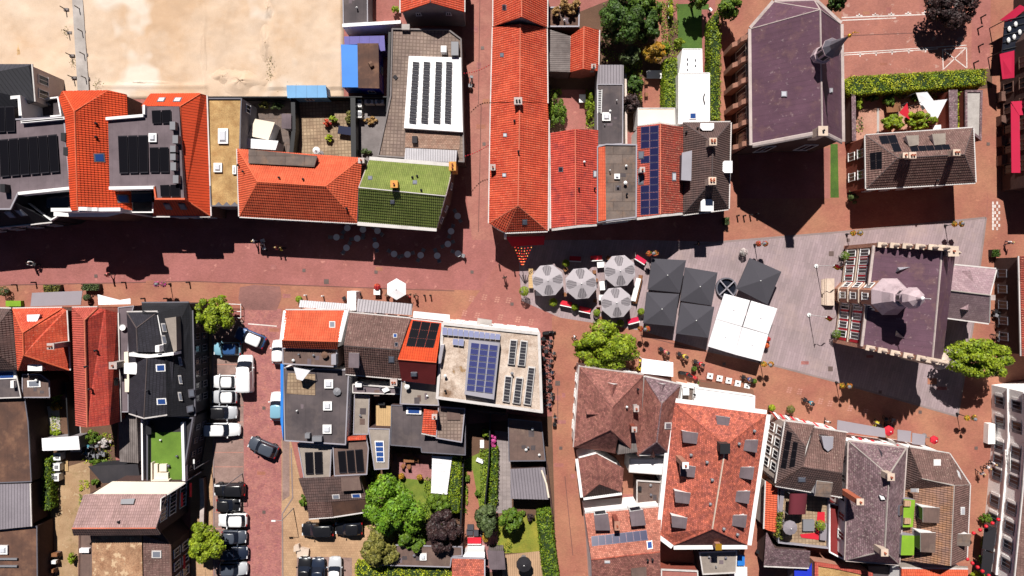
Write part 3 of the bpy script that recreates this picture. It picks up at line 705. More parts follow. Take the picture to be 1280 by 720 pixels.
# low mounds of sand, real relief
def mound(px, py, rx, ry, hgt, m='sand', seed=0):
    r = np.random.default_rng(seed); n = 22; V = []; F = []; c = W(px, py)
    for j in range(9):
        for i in range(n):
            t = 2 * math.pi * i / n; q = j / 8
            rr = q * (1 + 0.18 * math.sin(3 * t + seed) + 0.1 * math.sin(5 * t + 2 * seed))
            z = 0.12 + hgt * (math.cos(q * math.pi) + 1) / 2 * (1 + 0.25 * r.uniform(-1, 1) * (q < 0.95)) if j < 8 else 0.0
            V.append((c.x + rx * rr * math.cos(t), c.y + ry * rr * math.sin(t), z + 0.005))
    for j in range(8):
        for i in range(n): F.append((j * n + i, (j + 1) * n + i, (j + 1) * n + (i + 1) % n, j * n + (i + 1) % n))
    tag(mk('sand_mound', V, F, m, None, smooth=True), kind='structure')
mound(302, 102, 3.2, 2.2, 0.5, seed=1); mound(333, 55, 1.2, 3.0, 0.4, seed=2); mound(336, 12, 1.0, 2.2, 0.35, seed=3); mound(280, 96, 1.6, 1.2, 0.3, seed=5)
mound(255, 40, 0.7, 6.5, 0.18, seed=6); mound(400, 30, 0.8, 3.5, 0.2, seed=7); mound(170, 104, 7.5, 0.7, 0.2, seed=8); mound(25, 64, 0.5, 1.5, 0.25, 'sand_dark', 9)
# parking street on the west side
G('sidewalk', [(238, 386), (266, 386), (266, 900), (238, 900)], 2, 'paving_beige')
G('parking_bays', [(266, 400), (304, 400), (306, 900), (268, 900)], 3, 'paving_bay')
G('road', [(304, 386), (352, 386), (353, 520), (352, 566), (352, 900), (306, 900)], 4, 'road_brick')
G('sidewalk', [(352, 548), (364, 552), (390, 660), (372, 680), (364, 900), (352, 900)], 5, 'paving_beige')
G('parking_strip', [(353, 530), (362, 545), (362, 620), (353, 626)], 6, 'paving_bay')
kerbline([(266, 400), (267, 560), (268, 760)], 0.15, 0.06); kerbline([(364, 560), (366, 622), (353, 642), (354, 760)], 0.15, 0.06)
for y in (455, 487, 506, 527, 549, 565, 583, 622, 640, 660, 681, 700): G('bay_line', [(267, y), (304, y), (304, y + 0.9), (267, y + 0.9)], 5, 'line_faint')
G('road_line', [(310, 404), (346, 407), (346, 408.4), (310, 405.4)], 6, 'line_white')
G('yard_paving', [(364, 640), (470, 640), (470, 900), (364, 900)], 2, 'paving_beige')
G('yard_paving', [(366, 695), (440, 697), (440, 900), (366, 900)], 3, 'paving_bay')
# car park by the church
G('car_park', [(1050, -120), (1216, -120), (1214, 92), (1052, 98)], 3, 'paving_car')
def lines(segs, w, lvl, m='line_white', name='painted_line'):
    for a, b in segs:
        A, B = W(*a), W(*b); e = (B - A).normalized(); o = Vector((-e.y, e.x, 0)) * w / 2
        V = [Vector((p.x, p.y, 0.004 * lvl)) for p in (A - o, B - o, B + o, A + o)]
        tag(mk(name, V, [(0, 1, 2, 3)], m), kind='structure')
lines([((1052, 22), (1162, 18)), ((1052, 25.5), (1120, 22.5))], 0.13, 5)
lines([((1054, 66.5), (1208, 56.5)), ((1054, 69), (1172, 61))], 0.10, 5)
lines([((1178, 62), (1208, 59.5)), ((1178, 62), (1179, 87)), ((1208, 59.5), (1208.5, 85)), ((1179, 62.5), (1208, 85)), ((1207, 60), (1180, 86))], 0.12, 6)
for x in (1074, 1094, 1114, 1135, 1156):
    lines([((x, 17 - (x - 1074) * .04), (x, 22 - (x - 1074) * .04)), ((x - 4, 19.5 - (x - 1074) * .04), (x + 4, 19.5 - (x - 1074) * .04))], 0.14, 6)
    lines([((x + 1, 66 - (x - 1074) * .07), (x + 1, 71 - (x - 1074) * .07)), ((x - 3, 68 - (x - 1074) * .07), (x + 6, 67.6 - (x - 1074) * .07))], 0.14, 6)
# pale marks laid in the street paving
def marks(cx, cy, n, ang, lvl=6):
    for i in range(n):
        for j in range(3):
            x = cx + i * 3.2 * math.cos(math.radians(ang)) + j * 0.8; y = cy + i * 3.2 * math.sin(math.radians(ang)) - j * 2.6
            G('paving_mark', quad(x, y, x + 2.4, y + 1.6), lvl, 'line_faint')
for cx, cy in ((586, 375), (602, 373), (618, 376), (632, 377), (577, 393), (593, 396), (622, 398), (644, 401), (660, 404), (983, 489), (996, 491), (1022, 503), (1034, 506), (1059, 512), (1078, 516)): marks(cx, cy, 2, 8)
for i in range(4):
    for j in range(9):
        if (i + j) % 2 == 0 or i == 0: G('crossing_block', quad(1240 + i * 2.6, 252 + j * 4, 1242.2 + i * 2.6, 255.6 + j * 4), 5, 'line_white')
for (x, y) in ((1039, 317), (1038, 461), (1278, 385), (697, 479), (408, 352)): G('manhole_cover', quad(x - 3, y - 3, x + 3, y + 3), 7, 'iron')
rr = random.Random(5)
for i in range(34):      # relaid paving: repaired rectangles of newer or older brick
    x, y = rr.choice(((rr.uniform(20, 560), rr.uniform(318, 372)), (rr.uniform(700, 1190), rr.uniform(440, 520)), (rr.uniform(588, 612), rr.uniform(20, 300)), (rr.uniform(692, 714), rr.uniform(460, 715)), (rr.uniform(308, 346), rr.uniform(410, 715)), (rr.uniform(1058, 1150), rr.uniform(5, 85)))); w_, d_ = rr.uniform(4, 13), rr.uniform(3, 8)
    G('paving_repair', [(x, y), (x + w_, y + .3), (x + w_, y + d_), (x - .2, y + d_)], 6, rr.choice(('paving_brick', 'paving_street', 'road_brick', 'paving_orange')))
for a, b in (((697, 485), (697.3, 530)), ((706, 595), (716, 694)), ((600, -10), (598, 130)), ((601.5, 130), (598, 290)), ((1052, 45), (1172, 40)), ((800, 419), (884, 440)), ((1217, 400), (1275, 410))): lines([(a, b)], 0.09, 7, 'joint_dark', 'drain_line')
for x, y in ((470, 340), (380, 338), (120, 345), (590, 340), (640, 380), (905, 455), (1100, 490), (1150, 515), (1220, 560), (1060, 300), (330, 510), (330, 640), (605, 180), (603, 60), (701, 560), (1235, 180)): G('manhole_cover', quad(x - 2, y - 2, x + 2, y + 2), 9, 'iron')
# lawns and yards
G('lawn', [(846, 5), (886, 5), (884, 62), (848, 62)], 2, 'lawn_dark')
G('garden_path', [(812, -20), (828, -20), (838, 58), (822, 58)], 2, 'paving_orange'); G('garden_path', [(877, 12), (888, 12), (890, 90), (878, 90)], 3, 'paving_brick')
G('garden_soil', [(686, 30), (812, -20), (850, 30), (850, 165), (686, 165)], 2, 'soil')
G('terrace_paving', [(803, 98), (830, 98), (830, 135), (803, 135)], 3, 'paving_orange'); G('terrace_paving', [(700, 112), (732, 112), (735, 165), (706, 165)], 3, 'paving_brick')
G('grass_verge', [(1038, 180), (1047, 180), (1048.5, 247), (1038, 247)], 3, 'lawn_dark')
G('church_yard', [(922, 185), (1037, 185), (1037, 248), (926, 248)], 3, 'paving_brick')
G('courtyard_paving', [(1066, 112), (1190, 108), (1190, 172), (1066, 176)], 3, 'paving_peach'); G('courtyard_path', [(1096, 134), (1099, 134), (1099, 168), (1096, 168)], 4, 'concrete')
G('yard_paving', [(300, 118), (372, 118), (372, 200), (300, 200)], 2, 'felt_mottle'); G('terrace_paving', [(370, 126), (442, 126), (440, 205), (366, 200)], 3, 'pavers_tan', 3); G('yard_paving', [(442, 122), (490, 122), (474, 205), (440, 205)], 3, 'concrete_dark')
G('roof_court', [(428, -40), (505, -40), (505, 30), (428, 32)], 2, 'paving_brick')
G('yard_ground', [(-60, 500), (150, 500), (120, 900), (-60, 900)], 2, 'soil')
G('yard_ground', [(62, 590), (112, 575), (118, 900), (70, 900)], 3, 'dirt'); G('garden_path', [(82, 484), (97, 478), (103, 565), (88, 565)], 3, 'concrete'); G('terrace_paving', [(50, 508), (74, 508), (76, 545), (52, 545)], 4, 'concrete')
G('garden_soil', [(484, 540), (690, 520), (700, 900), (440, 900), (455, 600)], 2, 'soil')
G('terrace_paving', [(490, 566), (548, 570), (545, 602), (488, 596)], 4, 'paving_rose'); G('lawn', [(486, 596), (560, 598), (548, 700), (470, 690)], 3, 'lawn_green')
G('lawn', [(580, 575), (612, 560), (606, 640), (579, 640)], 3, 'lawn_green'); G('garden_path', [(583, 588), (591, 588), (603, 655), (598, 700), (574, 700), (578, 650)], 4, 'paving_orange')
G('garden_path', [(618, 538), (637, 540), (640, 640), (618, 642)], 4, 'paving_grey'); G('lawn', [(618, 646), (676, 644), (676, 690), (620, 692)], 4, 'lawn_dry')
G('garden_path', [(600, 640), (622, 640), (622, 715), (604, 715)], 5, 'paving_rose'); G('deck', [(628, 694), (680, 688), (684, 900), (628, 900)], 5, 'wood_deck')
G('terrace_paving', [(735, 618), (830, 618), (830, 645), (735, 645)], 3, 'paving_brick')
G('garden_soil', [(1060, 96), (1240, 86), (1240, 110), (1060, 122)], 5, 'soil')

# ================================================================ houses north of the street, west part
h = house('town_house', 'dark seam-roofed house with a beige gable wall beside the sand lot', [(-60, 80, 6.4), (39, 80, 6.4), (43, 127, 6.0), (-60, 160, 6), (-60, 100, 8.2), (36, 82, 6.6)],
    [((0, 1, 5, 4), 'seam_dark'), ((4, 5, 1, 2, 3), 'seam_black')], wall='plaster_beige', gut=[(1, 2)], wins=[(1, 2, (4.2,), 2, 1.1, 1.7)])
hs = flat('apartment_house', 'grey flat-roofed house carrying a row of six black solar columns', [(-60, 152), (81, 146), (84, 180), (89, 237), (23, 243), (14, 262), (-60, 262)], 8.0, 'felt_grey', wall='plaster_black', rimm='zinc', rh=0.1, rw=0.15)
rim(hs.root, [(25, 151), (81, 146), (81.4, 149), (25.5, 154)], 8.5, 7.9, 0.2, 'paint_white'); block(hs.root, 'parapet', [(22, 240), (90, 233), (90.4, 236.4), (23, 243.6)], 8.4, 7.2, 'paint_white')
block(hs.root, 'parapet', [(13, 120), (25, 119), (28, 152), (24, 153), (22, 123), (13, 124)], 7.2, 3, 'paint_white')
panels(hs, 0, [(0, 174.5), (73, 167.5), (76.5, 216), (2, 222.5)], 6, 1, lift=0.25, gap=0.12); panels(hs, 0, [(-16, 134), (20, 133), (21, 165.5), (-16, 167)], 3, 1, lift=0.25, gap=0.1)
panels(hs, 0, [(-60, 180), (-1, 174.7), (0.8, 222.6), (-58, 228)], 5, 2, lift=0.25, gap=0.12)
for x, y in ((79, 171), (82, 189), (3, 235)):
    o = block(hs.root, 'air_unit', quad(x - 3, y - 5, x + 3, y + 5), 8.9, 7.95, 'metal_black')
hm = house('mansard_wing', 'black sloping roof wing with two rooflights under the solar rooftop', [(-60, 256, 8.0), (20, 254, 8.0), (65, 277, 5.6), (-60, 290, 5.6)], [((0, 1, 2, 3), 'tile_black')], wall='plaster_black', gut=[(2, 3)], zb=0, wins=[(2, 3, (1.5, 4.0), 4)])
skylight(hm, 0, [(4, 264), (13, 263), (21, 271.5), (13, 272)], 'glass_grey'); skylight(hm, 0, [(18, 262), (27, 261.5), (35, 269), (27, 270)], 'glass_grey')
hb = flat('balcony_block', 'recessed roof balcony with dark glazing between the black roof and orange roof', [(22, 243), (89, 236), (89, 262), (66, 276)], 5.4, 'felt_black', wall='plaster_black', rimm='paint_white', rh=0.4, rw=0.12)
block(hb.root, 'glazing', [(58, 243), (87, 239), (87, 258), (58, 260)], 6.0, 5.3, 'glass_dark')
# terrace behind the solar rooftop
ht = flat('roof_terrace', 'small white-walled roof terrace with planters behind the solar rooftop', [(28, 128), (76, 122), (80, 146), (30, 150)], 3.4, 'felt_dark', wall='plaster_black', rimm='paint_white', rh=0.5, rw=0.15)
# orange gable house
h3 = house('gable_house', 'orange tiled gable house with white front cornice and blue rooflight', [(79, 114, 8.2), (135, 113, 6.9), (158, 118, 5.6), (165, 263, 5.6), (97, 263, 9.6), (90, 263, 8.9), (81, 146, 8.6), (73, 122, 8.0), (93, 139, 9.6)],
    [((0, 1, 8), 'tile_orange_new'), ((1, 2, 3, 4, 8), 'tile_orange_new'), ((7, 0, 8, 4, 5, 6), 'tile_orange_new')], wall='brick_brown', gut=[(3, 4)], ridge=[(8, 4), (8, 1), (0, 8)], rmat='ridge_orange', wins=[(3, 4, (1.5, 4.2), 4)])
skylight(h3, 1, [(116.5, 192), (130, 191.5), (131.5, 203), (117.5, 202.5)], 'glass_blue'); skylight(h3, 1, [(145, 243), (160, 243.5), (162, 254), (147, 253.5)], 'glass_blue')
vent(h3, 122, 155, 1); vent(h3, 122, 172, 1)
for dx in (0,):
    c = block(h3.root, 'front_cornice', [(67, 264), (155, 263), (156, 266), (134, 271), (90, 271), (67, 270)], 6.4, 0.2, 'paint_white', 'brick_brown')
    A, B = W(76, 264, 7.0), W(161, 263.5, 7.0); pr = [(0, 8.2), (0, 8.75), (0.3, 8.75), (0.32, 9.0), (0.38, 9.1), (0.42, 9.5), (0.5, 9.7), (0.58, 9.5), (0.62, 9.1), (0.68, 9.0), (0.7, 8.75), (1, 8.75), (1, 8.2), (0.94, 7.8), (0.94, 0.2), (0.06, 0.2), (0.06, 7.8)]
    V = [Vector((A.x + (B.x - A.x) * u, A.y + (B.y - A.y) * u + dy, z)) for dy in (0.2, -0.2) for u, z in pr]; n = len(pr)
    mk('front_gable', V, [tuple(range(n)), tuple(range(2 * n - 1, n - 1, -1))] + [(i, n + i, n + (i + 1) % n, (i + 1) % n) for i in range(n)], 'paint_white', h3.root)
h4 = flat('apartment_house', 'grey flat rooftop with black solar panels between the two orange roofs', [(135, 150), (180, 147), (179, 135), (224, 133), (230, 249), (194, 249), (194, 234), (137, 234)], 7.8, 'felt_grey', wall='plaster_grey', rimm=None)
block(h4.root, 'parapet', [(132, 146.5), (179, 142.5), (179, 146), (132, 150)], 8.2, 7.2, 'paint_white'); block(h4.root, 'parapet', [(178.2, 131), (181, 131), (181, 143), (178.2, 142.4)], 8.2, 7.2, 'paint_white')
block(h4.root, 'parapet', [(136, 233.2), (193, 232.2), (193, 236), (136, 237)], 8.1, 6.8, 'paint_white'); block(h4.root, 'parapet', [(191.5, 233), (193.4, 233), (195.4, 248), (193.5, 248)], 8.1, 7.2, 'ridge_orange'); block(h4.root, 'parapet', [(193.5, 247.4), (231, 247.4), (231, 249.6), (193.5, 249.6)], 8.1, 7.2, 'ridge_orange')
for q, nc in (([(148, 169.5), (186, 168.5), (187, 217), (150, 218)], 3), ([(187.5, 184), (212, 183.5), (213, 216.5), (188, 216.5)], 2), ([(190, 138), (215, 137), (215.5, 155), (191, 155.5)], 2), ([(200.5, 231), (226, 230), (226.5, 246.5), (201.5, 246.5)], 2)):
    panels(h4, 0, q, nc, 1, lift=0.22, gap=0.12)
dome(h4, 0, 187, 167, 197, 178)
for x, y in ((215.5, 157), (219, 174), (216, 187), (216, 195), (216.5, 208), (219.5, 224)): block(h4.root, 'air_unit', quad(x - 3.4, y - 5, x + 3.4, y + 5), 8.6, 7.75, 'metal_grey', 'zinc_dark')
hb = flat('balcony_block', 'narrow front balcony with dark glazing between two orange roofs', [(137, 236), (193, 236), (193, 266), (165, 266), (165, 250)], 5.3, 'felt_black', wall='plaster_black', rimm='paint_white', rh=0.3, rw=0.12)
block(hb.root, 'glazing', [(164, 238), (190, 237.5), (190, 252), (164, 253)], 6.2, 5.2, 'glass_dark')
h5 = house('gable_house', 'orange seam-roofed house with dark red front slope and four rooflights', [(188, 117, 6.0), (251, 117, 6.0), (258, 119, 5.2), (263, 270, 5.0), (191, 270, 5.0), (193, 249, 7.2), (231, 249, 7.2), (225, 133, 7.6), (177, 133, 7.4)],
    [((0, 1, 7, 8), 'tile_orange_new'), ((1, 2, 3, 6, 7), 'seam_orange'), ((3, 4, 5, 6), 'seam_orange'), ((8, 7, 6, 5), 'felt_grey')], wall='brick_brown', gut=[(3, 4), (2, 3)], ridge=[(7, 6), (6, 3), (7, 1)], rmat='ridge_orange', wins=[(3, 4, (1.5, 3.8), 3)])
for q in ([(199, 122.5), (208, 122.5), (205, 128), (196, 128)], [(219, 122.5), (228.5, 122.5), (225.5, 128), (216, 128)]): skylight(h5, 0, q, 'glass_pale')
for q in ([(204, 254), (212, 254), (216, 261.5), (208, 261.5)], [(222.5, 254), (230.5, 254), (234.5, 261.5), (226.5, 261.5)]): skylight(h5, 2, q, 'glass_grey')
h = flat('flat_roof_house', 'flat house with tan gravel roof and zigzag front edge', [(258, 123), (303, 123), (302, 140), (299, 258), (264, 258)], 4.9, 'gravel_tan', wall='plaster_grey', rimm='zinc_dark', rh=0.18, rw=0.12, wins=[(1, 2, (3.0,), 1, 1.0, 1.2)])
dome(h, 0, 273.5, 161, 286, 180); dome(h, 0, 268, 204, 278.5, 215.5); dome(h, 0, 291.5, 207, 296, 218)
for i in range(3):
    x = 268 + i * 10; block(h.root, 'zigzag_edge', [(x, 257.5), (x + 5, 252.5), (x + 10, 257.5)], 5.1, 4.8, 'zinc_dark')
# orange hipped house
ho = house('hipped_house', 'orange hipped house with dark red street slope beside the green roof', [(297, 186, 5.4), (452, 197.5, 5.4), (447, 278.5, 5.3), (299.5, 270.5, 5.3), (322, 227, 8.2), (407, 232.7, 8.2)],
    [((0, 1, 5, 4), 'tile_orange'), ((1, 2, 5), 'tile_orange'), ((2, 3, 4, 5), 'tile_orange'), ((3, 0, 4), 'tile_orange')], wall='brick_brown', gut=[(2, 3), (3, 0)], ridge=[(4, 5), (0, 4), (1, 5), (2, 5), (3, 4)], rmat='ridge_orange', wins=[(2, 3, (1.5, 3.8), 8)])
dormer(ho, 0, [(310.5, 186.5), (396.5, 195), (393, 208.5), (310.5, 204)], 7.0, 0, 'felt_mottle', 'zinc_dark', wall='zinc_dark')
for x, y, f in ((305, 215, 3), (299, 207, 3), (350, 222.5, 0), (380, 224.5, 0), (434, 261, 1)): vent(ho, x, y, f)
chimney(ho, 451.5, 200.5, 7.6, 0.6, 0.5, 'concrete_dark', 4, 1)
# green house
hg = house('green_roof_house', 'house with glazed green pantile roof and orange chimneys at the corner', [(461.5, 200.5, 5.7), (566, 208.5, 5.7), (557, 245, 8.6), (546, 284.5, 5.6), (447, 277, 5.6), (448.5, 234.4, 8.6)],
    [((0, 1, 2, 5), 'tile_green'), ((5, 2, 3, 4), 'tile_green')], wall='brick_brown', gut=[(3, 4), (0, 1)], ridge=[(5, 2)], rmat='gutter', gw=0.45, wins=[(3, 4, (1.5, 4.0), 6), (2, 3, (3.0,), 2, 0.8, 1.3), (1, 2, (3.0,), 1, 0.8, 1.3)])
ridge_on(hg, hg.V[0], hg.V[5], 'coping'); ridge_on(hg, hg.V[1], hg.V[2], 'coping'); ridge_on(hg, hg.V[2], hg.V[3], 'coping'); ridge_on(hg, hg.V[5], hg.V[4], 'zinc_dark')
for x, y, f in ((462.7, 223), (518.7, 228.5)) and ((462.7, 223, 0), (518.7, 228.5, 0), (490.6, 252, 1)): sky_c(hg, f, x, y, 5.6, 5, glass='glass_grey')
chimney(hg, 492.5, 230, 9.4, 0.7, 0.7, 'ochre', 7, 1, 'ochre'); chimney(hg, 565.5, 207.5, 7.6, 0.7, 0.9, 'ochre', 4, 2, 'ochre')
for x, y in ((516, 222), (522, 220.5), (527, 238)): vent(hg, x, y, 0)
# paved rooftop with solar field north of the green roof
hp = flat('flat_roof_shop', 'shop with paved flat rooftop and a white solar deck beside the alley', [(490, 36), (561, 37), (577, 49), (580.5, 203), (472, 195.5), (484, 140), (488, 120)], 4.2, 'pavers', wall='brick_dark', rimm='concrete_dark', rh=0.2, rw=0.15, uvrot=math.radians(-3))
wd = block(hp.root, 'white_deck', [(511, 70), (576.5, 72), (578.5, 165), (505, 160)], 4.75, 4.15, 'roof_white')
pl = flatplane(4.75)
for x0, x1, b0, b1 in ((515.4, 525.2, 510.6, 521), (529, 538.8, 525.6, 536), (544, 553.8, 541, 551.2), (557, 566.4, 555, 564.6)):
    panels(hp, pl, [(x0, 76.5), (x1, 77.5), (b1, 155.5), (b0, 154)], 1, 10, 'pv_dark', gap=0.16, lift=0.16)
block(hp.root, 'lantern_roof', [(507, 185), (571.5, 188), (570, 203), (505, 200)], 5.2, 4.15, 'corrugated'); block(hp.root, 'brick_floor', [(507, 166), (575, 170), (574, 187), (506, 184)], 4.26, 4.1, 'pavers_brick')
block(hp.root, 'hatch', quad(515, 170, 521.5, 178.5), 4.8, 4.2, 'felt_black'); block(hp.root, 'vent_box', quad(551, 57, 558, 65), 5.2, 4.1, 'paint_white'); block(hp.root, 'condenser', quad(564, 52, 573, 69), 5.2, 4.1, 'metal_grey')
block(hp.root, 'drain_box', quad(502, 30, 512, 37), 4.7, 4.0, 'concrete'); block(hp.root, 'hatch', [(491, 96), (494, 93), (497.5, 97), (494.5, 100)], 4.3, 4.1, 'felt_black')
h = house('red_roof_house', 'red tiled house with dark gable wall behind the paved rooftop', [(501, -60, 5.2), (501, 16, 5.2), (538, 3, 7.8), (580, 15, 5.2), (580, -60, 5.2), (538, -75, 7.8)], [((0, 1, 2, 5), 'tile_terracotta'), ((2, 3, 4, 5), 'tile_terracotta')], wall='plaster_grey', ridge=[(5, 2)], gut=[(3, 4), (0, 1)], wins=[(1, 2, (4.2,), 1, 0.6, 0.8), (2, 3, (4.2,), 1, 0.6, 0.8)])
h = flat('flat_roof_shed', 'small grey flat-roofed outbuilding at the edge of the sand', [(428, -40), (459.5, -40), (460, 28.5), (429, 30.6)], 3.0, 'felt_dark', wall='plaster_grey', rimm='zinc', rh=0.1, rw=0.1)
walling('white_wall', 'long white garden wall by the blue site cabins', [(428, 32), (501, 27.5)], 3.2, 0.3, 'plaster_white', cap='paint_white')
def cabin(label, poly, zt, mt, ms, name='site_cabin'):
    V, F = prism(ccw([W(x, y, zt) for x, y in poly]), 0.0)
    P = ccw([W(x, y, zt) for x, y in poly]); c = sum(P, Vector()) / len(P)
    r = thing(name, label, 'cabin', (c.x, c.y, 0)); mk('body', V, F, ms, r)
    I = offset(P, -0.06); V, F = prism([Vector((p.x, p.y, zt + 0.10)) for p in I], zt + 0.003); mk('roof', V, F, mt, r)
    n = len(P)
    for i in range(n):
        a, b = P[i], P[(i + 1) % n]; e = b - a; e.z = 0
        if e.length > 2:
            o = Vector((e.y, -e.x, 0)).normalized(); m_ = (a + b) / 2; window_at(r, (m_.x, m_.y, 1.4), o, 0.9, 1.0)
    return r
cabin('bright blue flat site cabin at the edge of the sand', [(427, 56.5), (447, 57), (448, 108.7), (428.5, 108.7)], 2.8, 'blue_sheet', 'blue_sheet')
c = cabin('site cabin with rusty brown roof beside the bright blue one', [(447.6, 55), (472.7, 55), (473.7, 110), (448.4, 109.5)], 3.2, 'felt_rust', 'blue_tarp')
MB().tube(W(466, 80, 3.3), W(462, 82, 3.35), 0.45).build('exhaust', 'wicker', c)
cabin('violet-blue site cabin in the shade of the white wall', [(431, 46.5), (480, 45.5), (481, 63), (474, 64), (473.5, 54), (431.5, 55.5)], 2.4, 'blue_violet', 'blue_violet')
cabin('pale blue storage container by the back yard fence', [(359, 107.5), (407, 107.5), (408.5, 121.5), (360, 122)], 2.3, 'blue_pale', 'blue_pale', 'storage_container')
# back yard sheds
def shed(label, poly, zt, m, ms='wood_grey', name='shed', cat='shed', zb=0.0, dz=None):
    P = ccw([W(x, y, zt if dz is None else zt + dz[i]) for i, (x, y) in enumerate(poly)]); c = sum(P, Vector()) / len(P)
    r = thing(name, label, cat, (c.x, c.y, zb)); I = offset(P, 0.1)
    V, F = prism([p - Vector((0, 0, 0.101)) for p in I], zb); mk('wall', V, F, ms, r)
    V, F = prism([p.copy() for p in P], lambda v: v.z - 0.1); mk('roof', V, F, m, r)
    return r
shed('tilted white garden shed roof in the back yard', [(319, 148.5), (343.5, 153), (335.5, 175), (309.7, 169.5)], 2.5, 'fabric_cream', 'paint_white'); shed('cream lean-to roof touching the orange hipped house', [(309.7, 173), (348, 176), (344.5, 187.5), (306.5, 185)], 2.8, 'fabric_white', 'paint_white')
shed('small pale grey garden shed by the black fence', [(352, 142), (364, 142.5), (364, 161), (352, 160.5)], 2.2, 'felt_grey', 'plaster_grey')
walling('black_fence', 'tall black fence between the sand lot and back yards', [(258, 121), (362, 121), (489, 121)], 1.9, 0.12, 'metal_black')
walling('black_fence', 'black fence dividing the back yards next to the tan terrace', [(366, 122), (367, 162), (363, 200)], 1.9, 0.5, 'metal_black'); walling('black_fence', 'black fence beside the white cooling units', [(441, 122), (442, 204)], 2.0, 0.6, 'metal_black')
walling('black_fence', 'black railing along the paved rooftop shop', [(487, 40), (485, 120), (484, 140)], 2.6, 0.3, 'metal_black')
def acbox(label, x, y, w, d, zt=1.1, m='metal_white'):
    c = W(x, y, zt); r = thing('cooling_unit', label, 'cooling unit', (c.x, c.y, 0), 'cooling units in the back yard')
    MB().box((c.x, c.y, zt / 2), (w, d, zt)).build('casing', m, r); MB().lathe([(0.28, 0), (0.28, 0.05), (0.2, 0.06)], (c.x, c.y, zt), 10).build('fan', 'metal_grey', r)
acbox('upper white cooling unit against the black fence', 449.5, 129, 0.5, 0.9); acbox('lower white cooling unit against the black fence', 449.5, 142.5, 0.5, 0.9); acbox('white cooling unit under the fence, second along', 461, 127, 1.1, 0.5); acbox('white cooling unit nearest the paved rooftop shop', 474, 127, 1.1, 0.5)
# ================================================================ the long orange row on the alley
hA = house('row_house', 'tall orange roof at the top of the long alley row', [(617.5, -60, 5.6), (617, 33, 5.6), (652, 21, 9.3), (683.5, 34.5, 5.6), (684, -60, 5.6), (652, -80, 9.3)], [((0, 1, 2, 5), 'tile_terracotta'), ((2, 3, 4, 5), 'tile_terracotta')], wall='plaster_grey', gut=[(0, 1), (3, 4)], ridge=[(5, 2)], rmat='ridge_pale')
sky_c(hA, 0, 631, 9.5, 5, 7)
hB = house('row_house', 'middle orange roof of the long alley row with one small rooflight', [(616.5, 34, 5.5), (614, 128, 5.5), (649.7, 127, 8.0), (684, 129, 5.5), (683, 35, 5.5), (650.3, 30, 8.0)], [((0, 1, 2, 5), 'tile_terracotta'), ((2, 3, 4, 5), 'tile_terracotta')], wall='plaster_white', gut=[(0, 1), (3, 4)], ridge=[(5, 2)], rmat='ridge_pale', wins=[(0, 1, (1.5, 4.0), 5)])
sky_c(hB, 0, 628, 69, 4.6, 5.4, glass='glass_grey'); chimney(hB, 647.6, 126, 8.8, 0.8, 0.7, 'concrete', 6, 2, 'coping', 'metal_black')
hC = house('row_house', 'corner orange roof with hipped end over the lit alley corner', [(614, 129, 5.4), (611.5, 279, 5.4), (631.5, 290.5, 5.4), (684.5, 288.5, 5.4), (685.5, 150, 5.4), (684, 129.5, 5.4), (649.7, 128, 8.1), (647.5, 257, 8.1), (621, 285.5, 5.4)],
    [((0, 1, 7, 6), 'tile_terracotta'), ((1, 8, 7), 'tile_terracotta'), ((8, 2, 7), 'tile_terracotta'), ((2, 3, 7), 'tile_terracotta'), ((3, 4, 5, 6, 7), 'tile_terracotta')], wall='plaster_white', gut=[(0, 1), (2, 3), (3, 4)], ridge=[(6, 7), (7, 2), (7, 3), (7, 1)], rmat='ridge_pale', wins=[(0, 1, (1.5, 4.0), 7), (2, 3, (1.5, 4.0), 3)])
for x, y, f in ((632, 169, 0), (631, 219, 0)): sky_c(hC, f, x, y, 5, 5, glass='glass_pale')
sky_c(hC, 3, 656, 277.5, 6.4, 6.4, glass='glass_grey'); chimney(hC, 616, 209, 6.6, 0.5, 0.6, 'concrete', 4.5, 1); vent(hC, 643, 152, 0); vent(hC, 648, 190, 4)
block(hC.root, 'downpipe_box', [(630, 289), (633, 289), (633, 297), (630, 297)], 4.0, 0.1, 'paint_white')
# row along the square
h = house('row_house', 'red tiled saddle roof next to the corner orange roof', [(688, 166.5, 5.0), (719, 161.5, 7.2), (747.6, 162.5, 5.0), (745.8, 279.5, 5.0), (719.7, 281.5, 7.2), (689.5, 285.5, 5.0)], [((0, 1, 4, 5), 'tile_red'), ((1, 2, 3, 4), 'tile_red')], wall='plaster_white', gut=[(0, 5), (5, 4), (4, 3)], ridge=[(1, 4)], rmat='ridge_pale', gw=0.3, wins=[(3, 4, (1.5, 3.6), 2), (4, 5, (1.5, 3.6), 2)])
sky_c(h, 0, 701.5, 212, 5.6, 6); sky_c(h, 1, 743, 217.5, 4, 9, glass='glass_pale'); vent(h, 730, 203, 1, 'metal_white'); vent(h, 723.5, 236, 1); vent(h, 743, 236, 1)
h = flat('flat_roof_house', 'mottled brown flat roof between red roof and solar roof', [(746.4, 183), (757.5, 180), (796, 180.5), (795.5, 272), (757.5, 276.5), (746.4, 278.5)], 5.6, 'felt_mottle', wall='plaster_beige', rimm='zinc', rh=0.15, rw=0.14, gut=[(3, 4)], wins=[(3, 4, (1.5, 3.8), 3)])
block(h.root, 'tiled_edge', [(747.5, 184.5), (756.5, 183), (757.5, 276), (747.5, 277.8)], 5.75, 5.5, 'tile_orange'); dome(h, 0, 767.5, 217.5, 774.5, 224); vent(h, 781, 229, 0, 'metal_white', 0.5, 0.14); vent(h, 783, 243, 0)
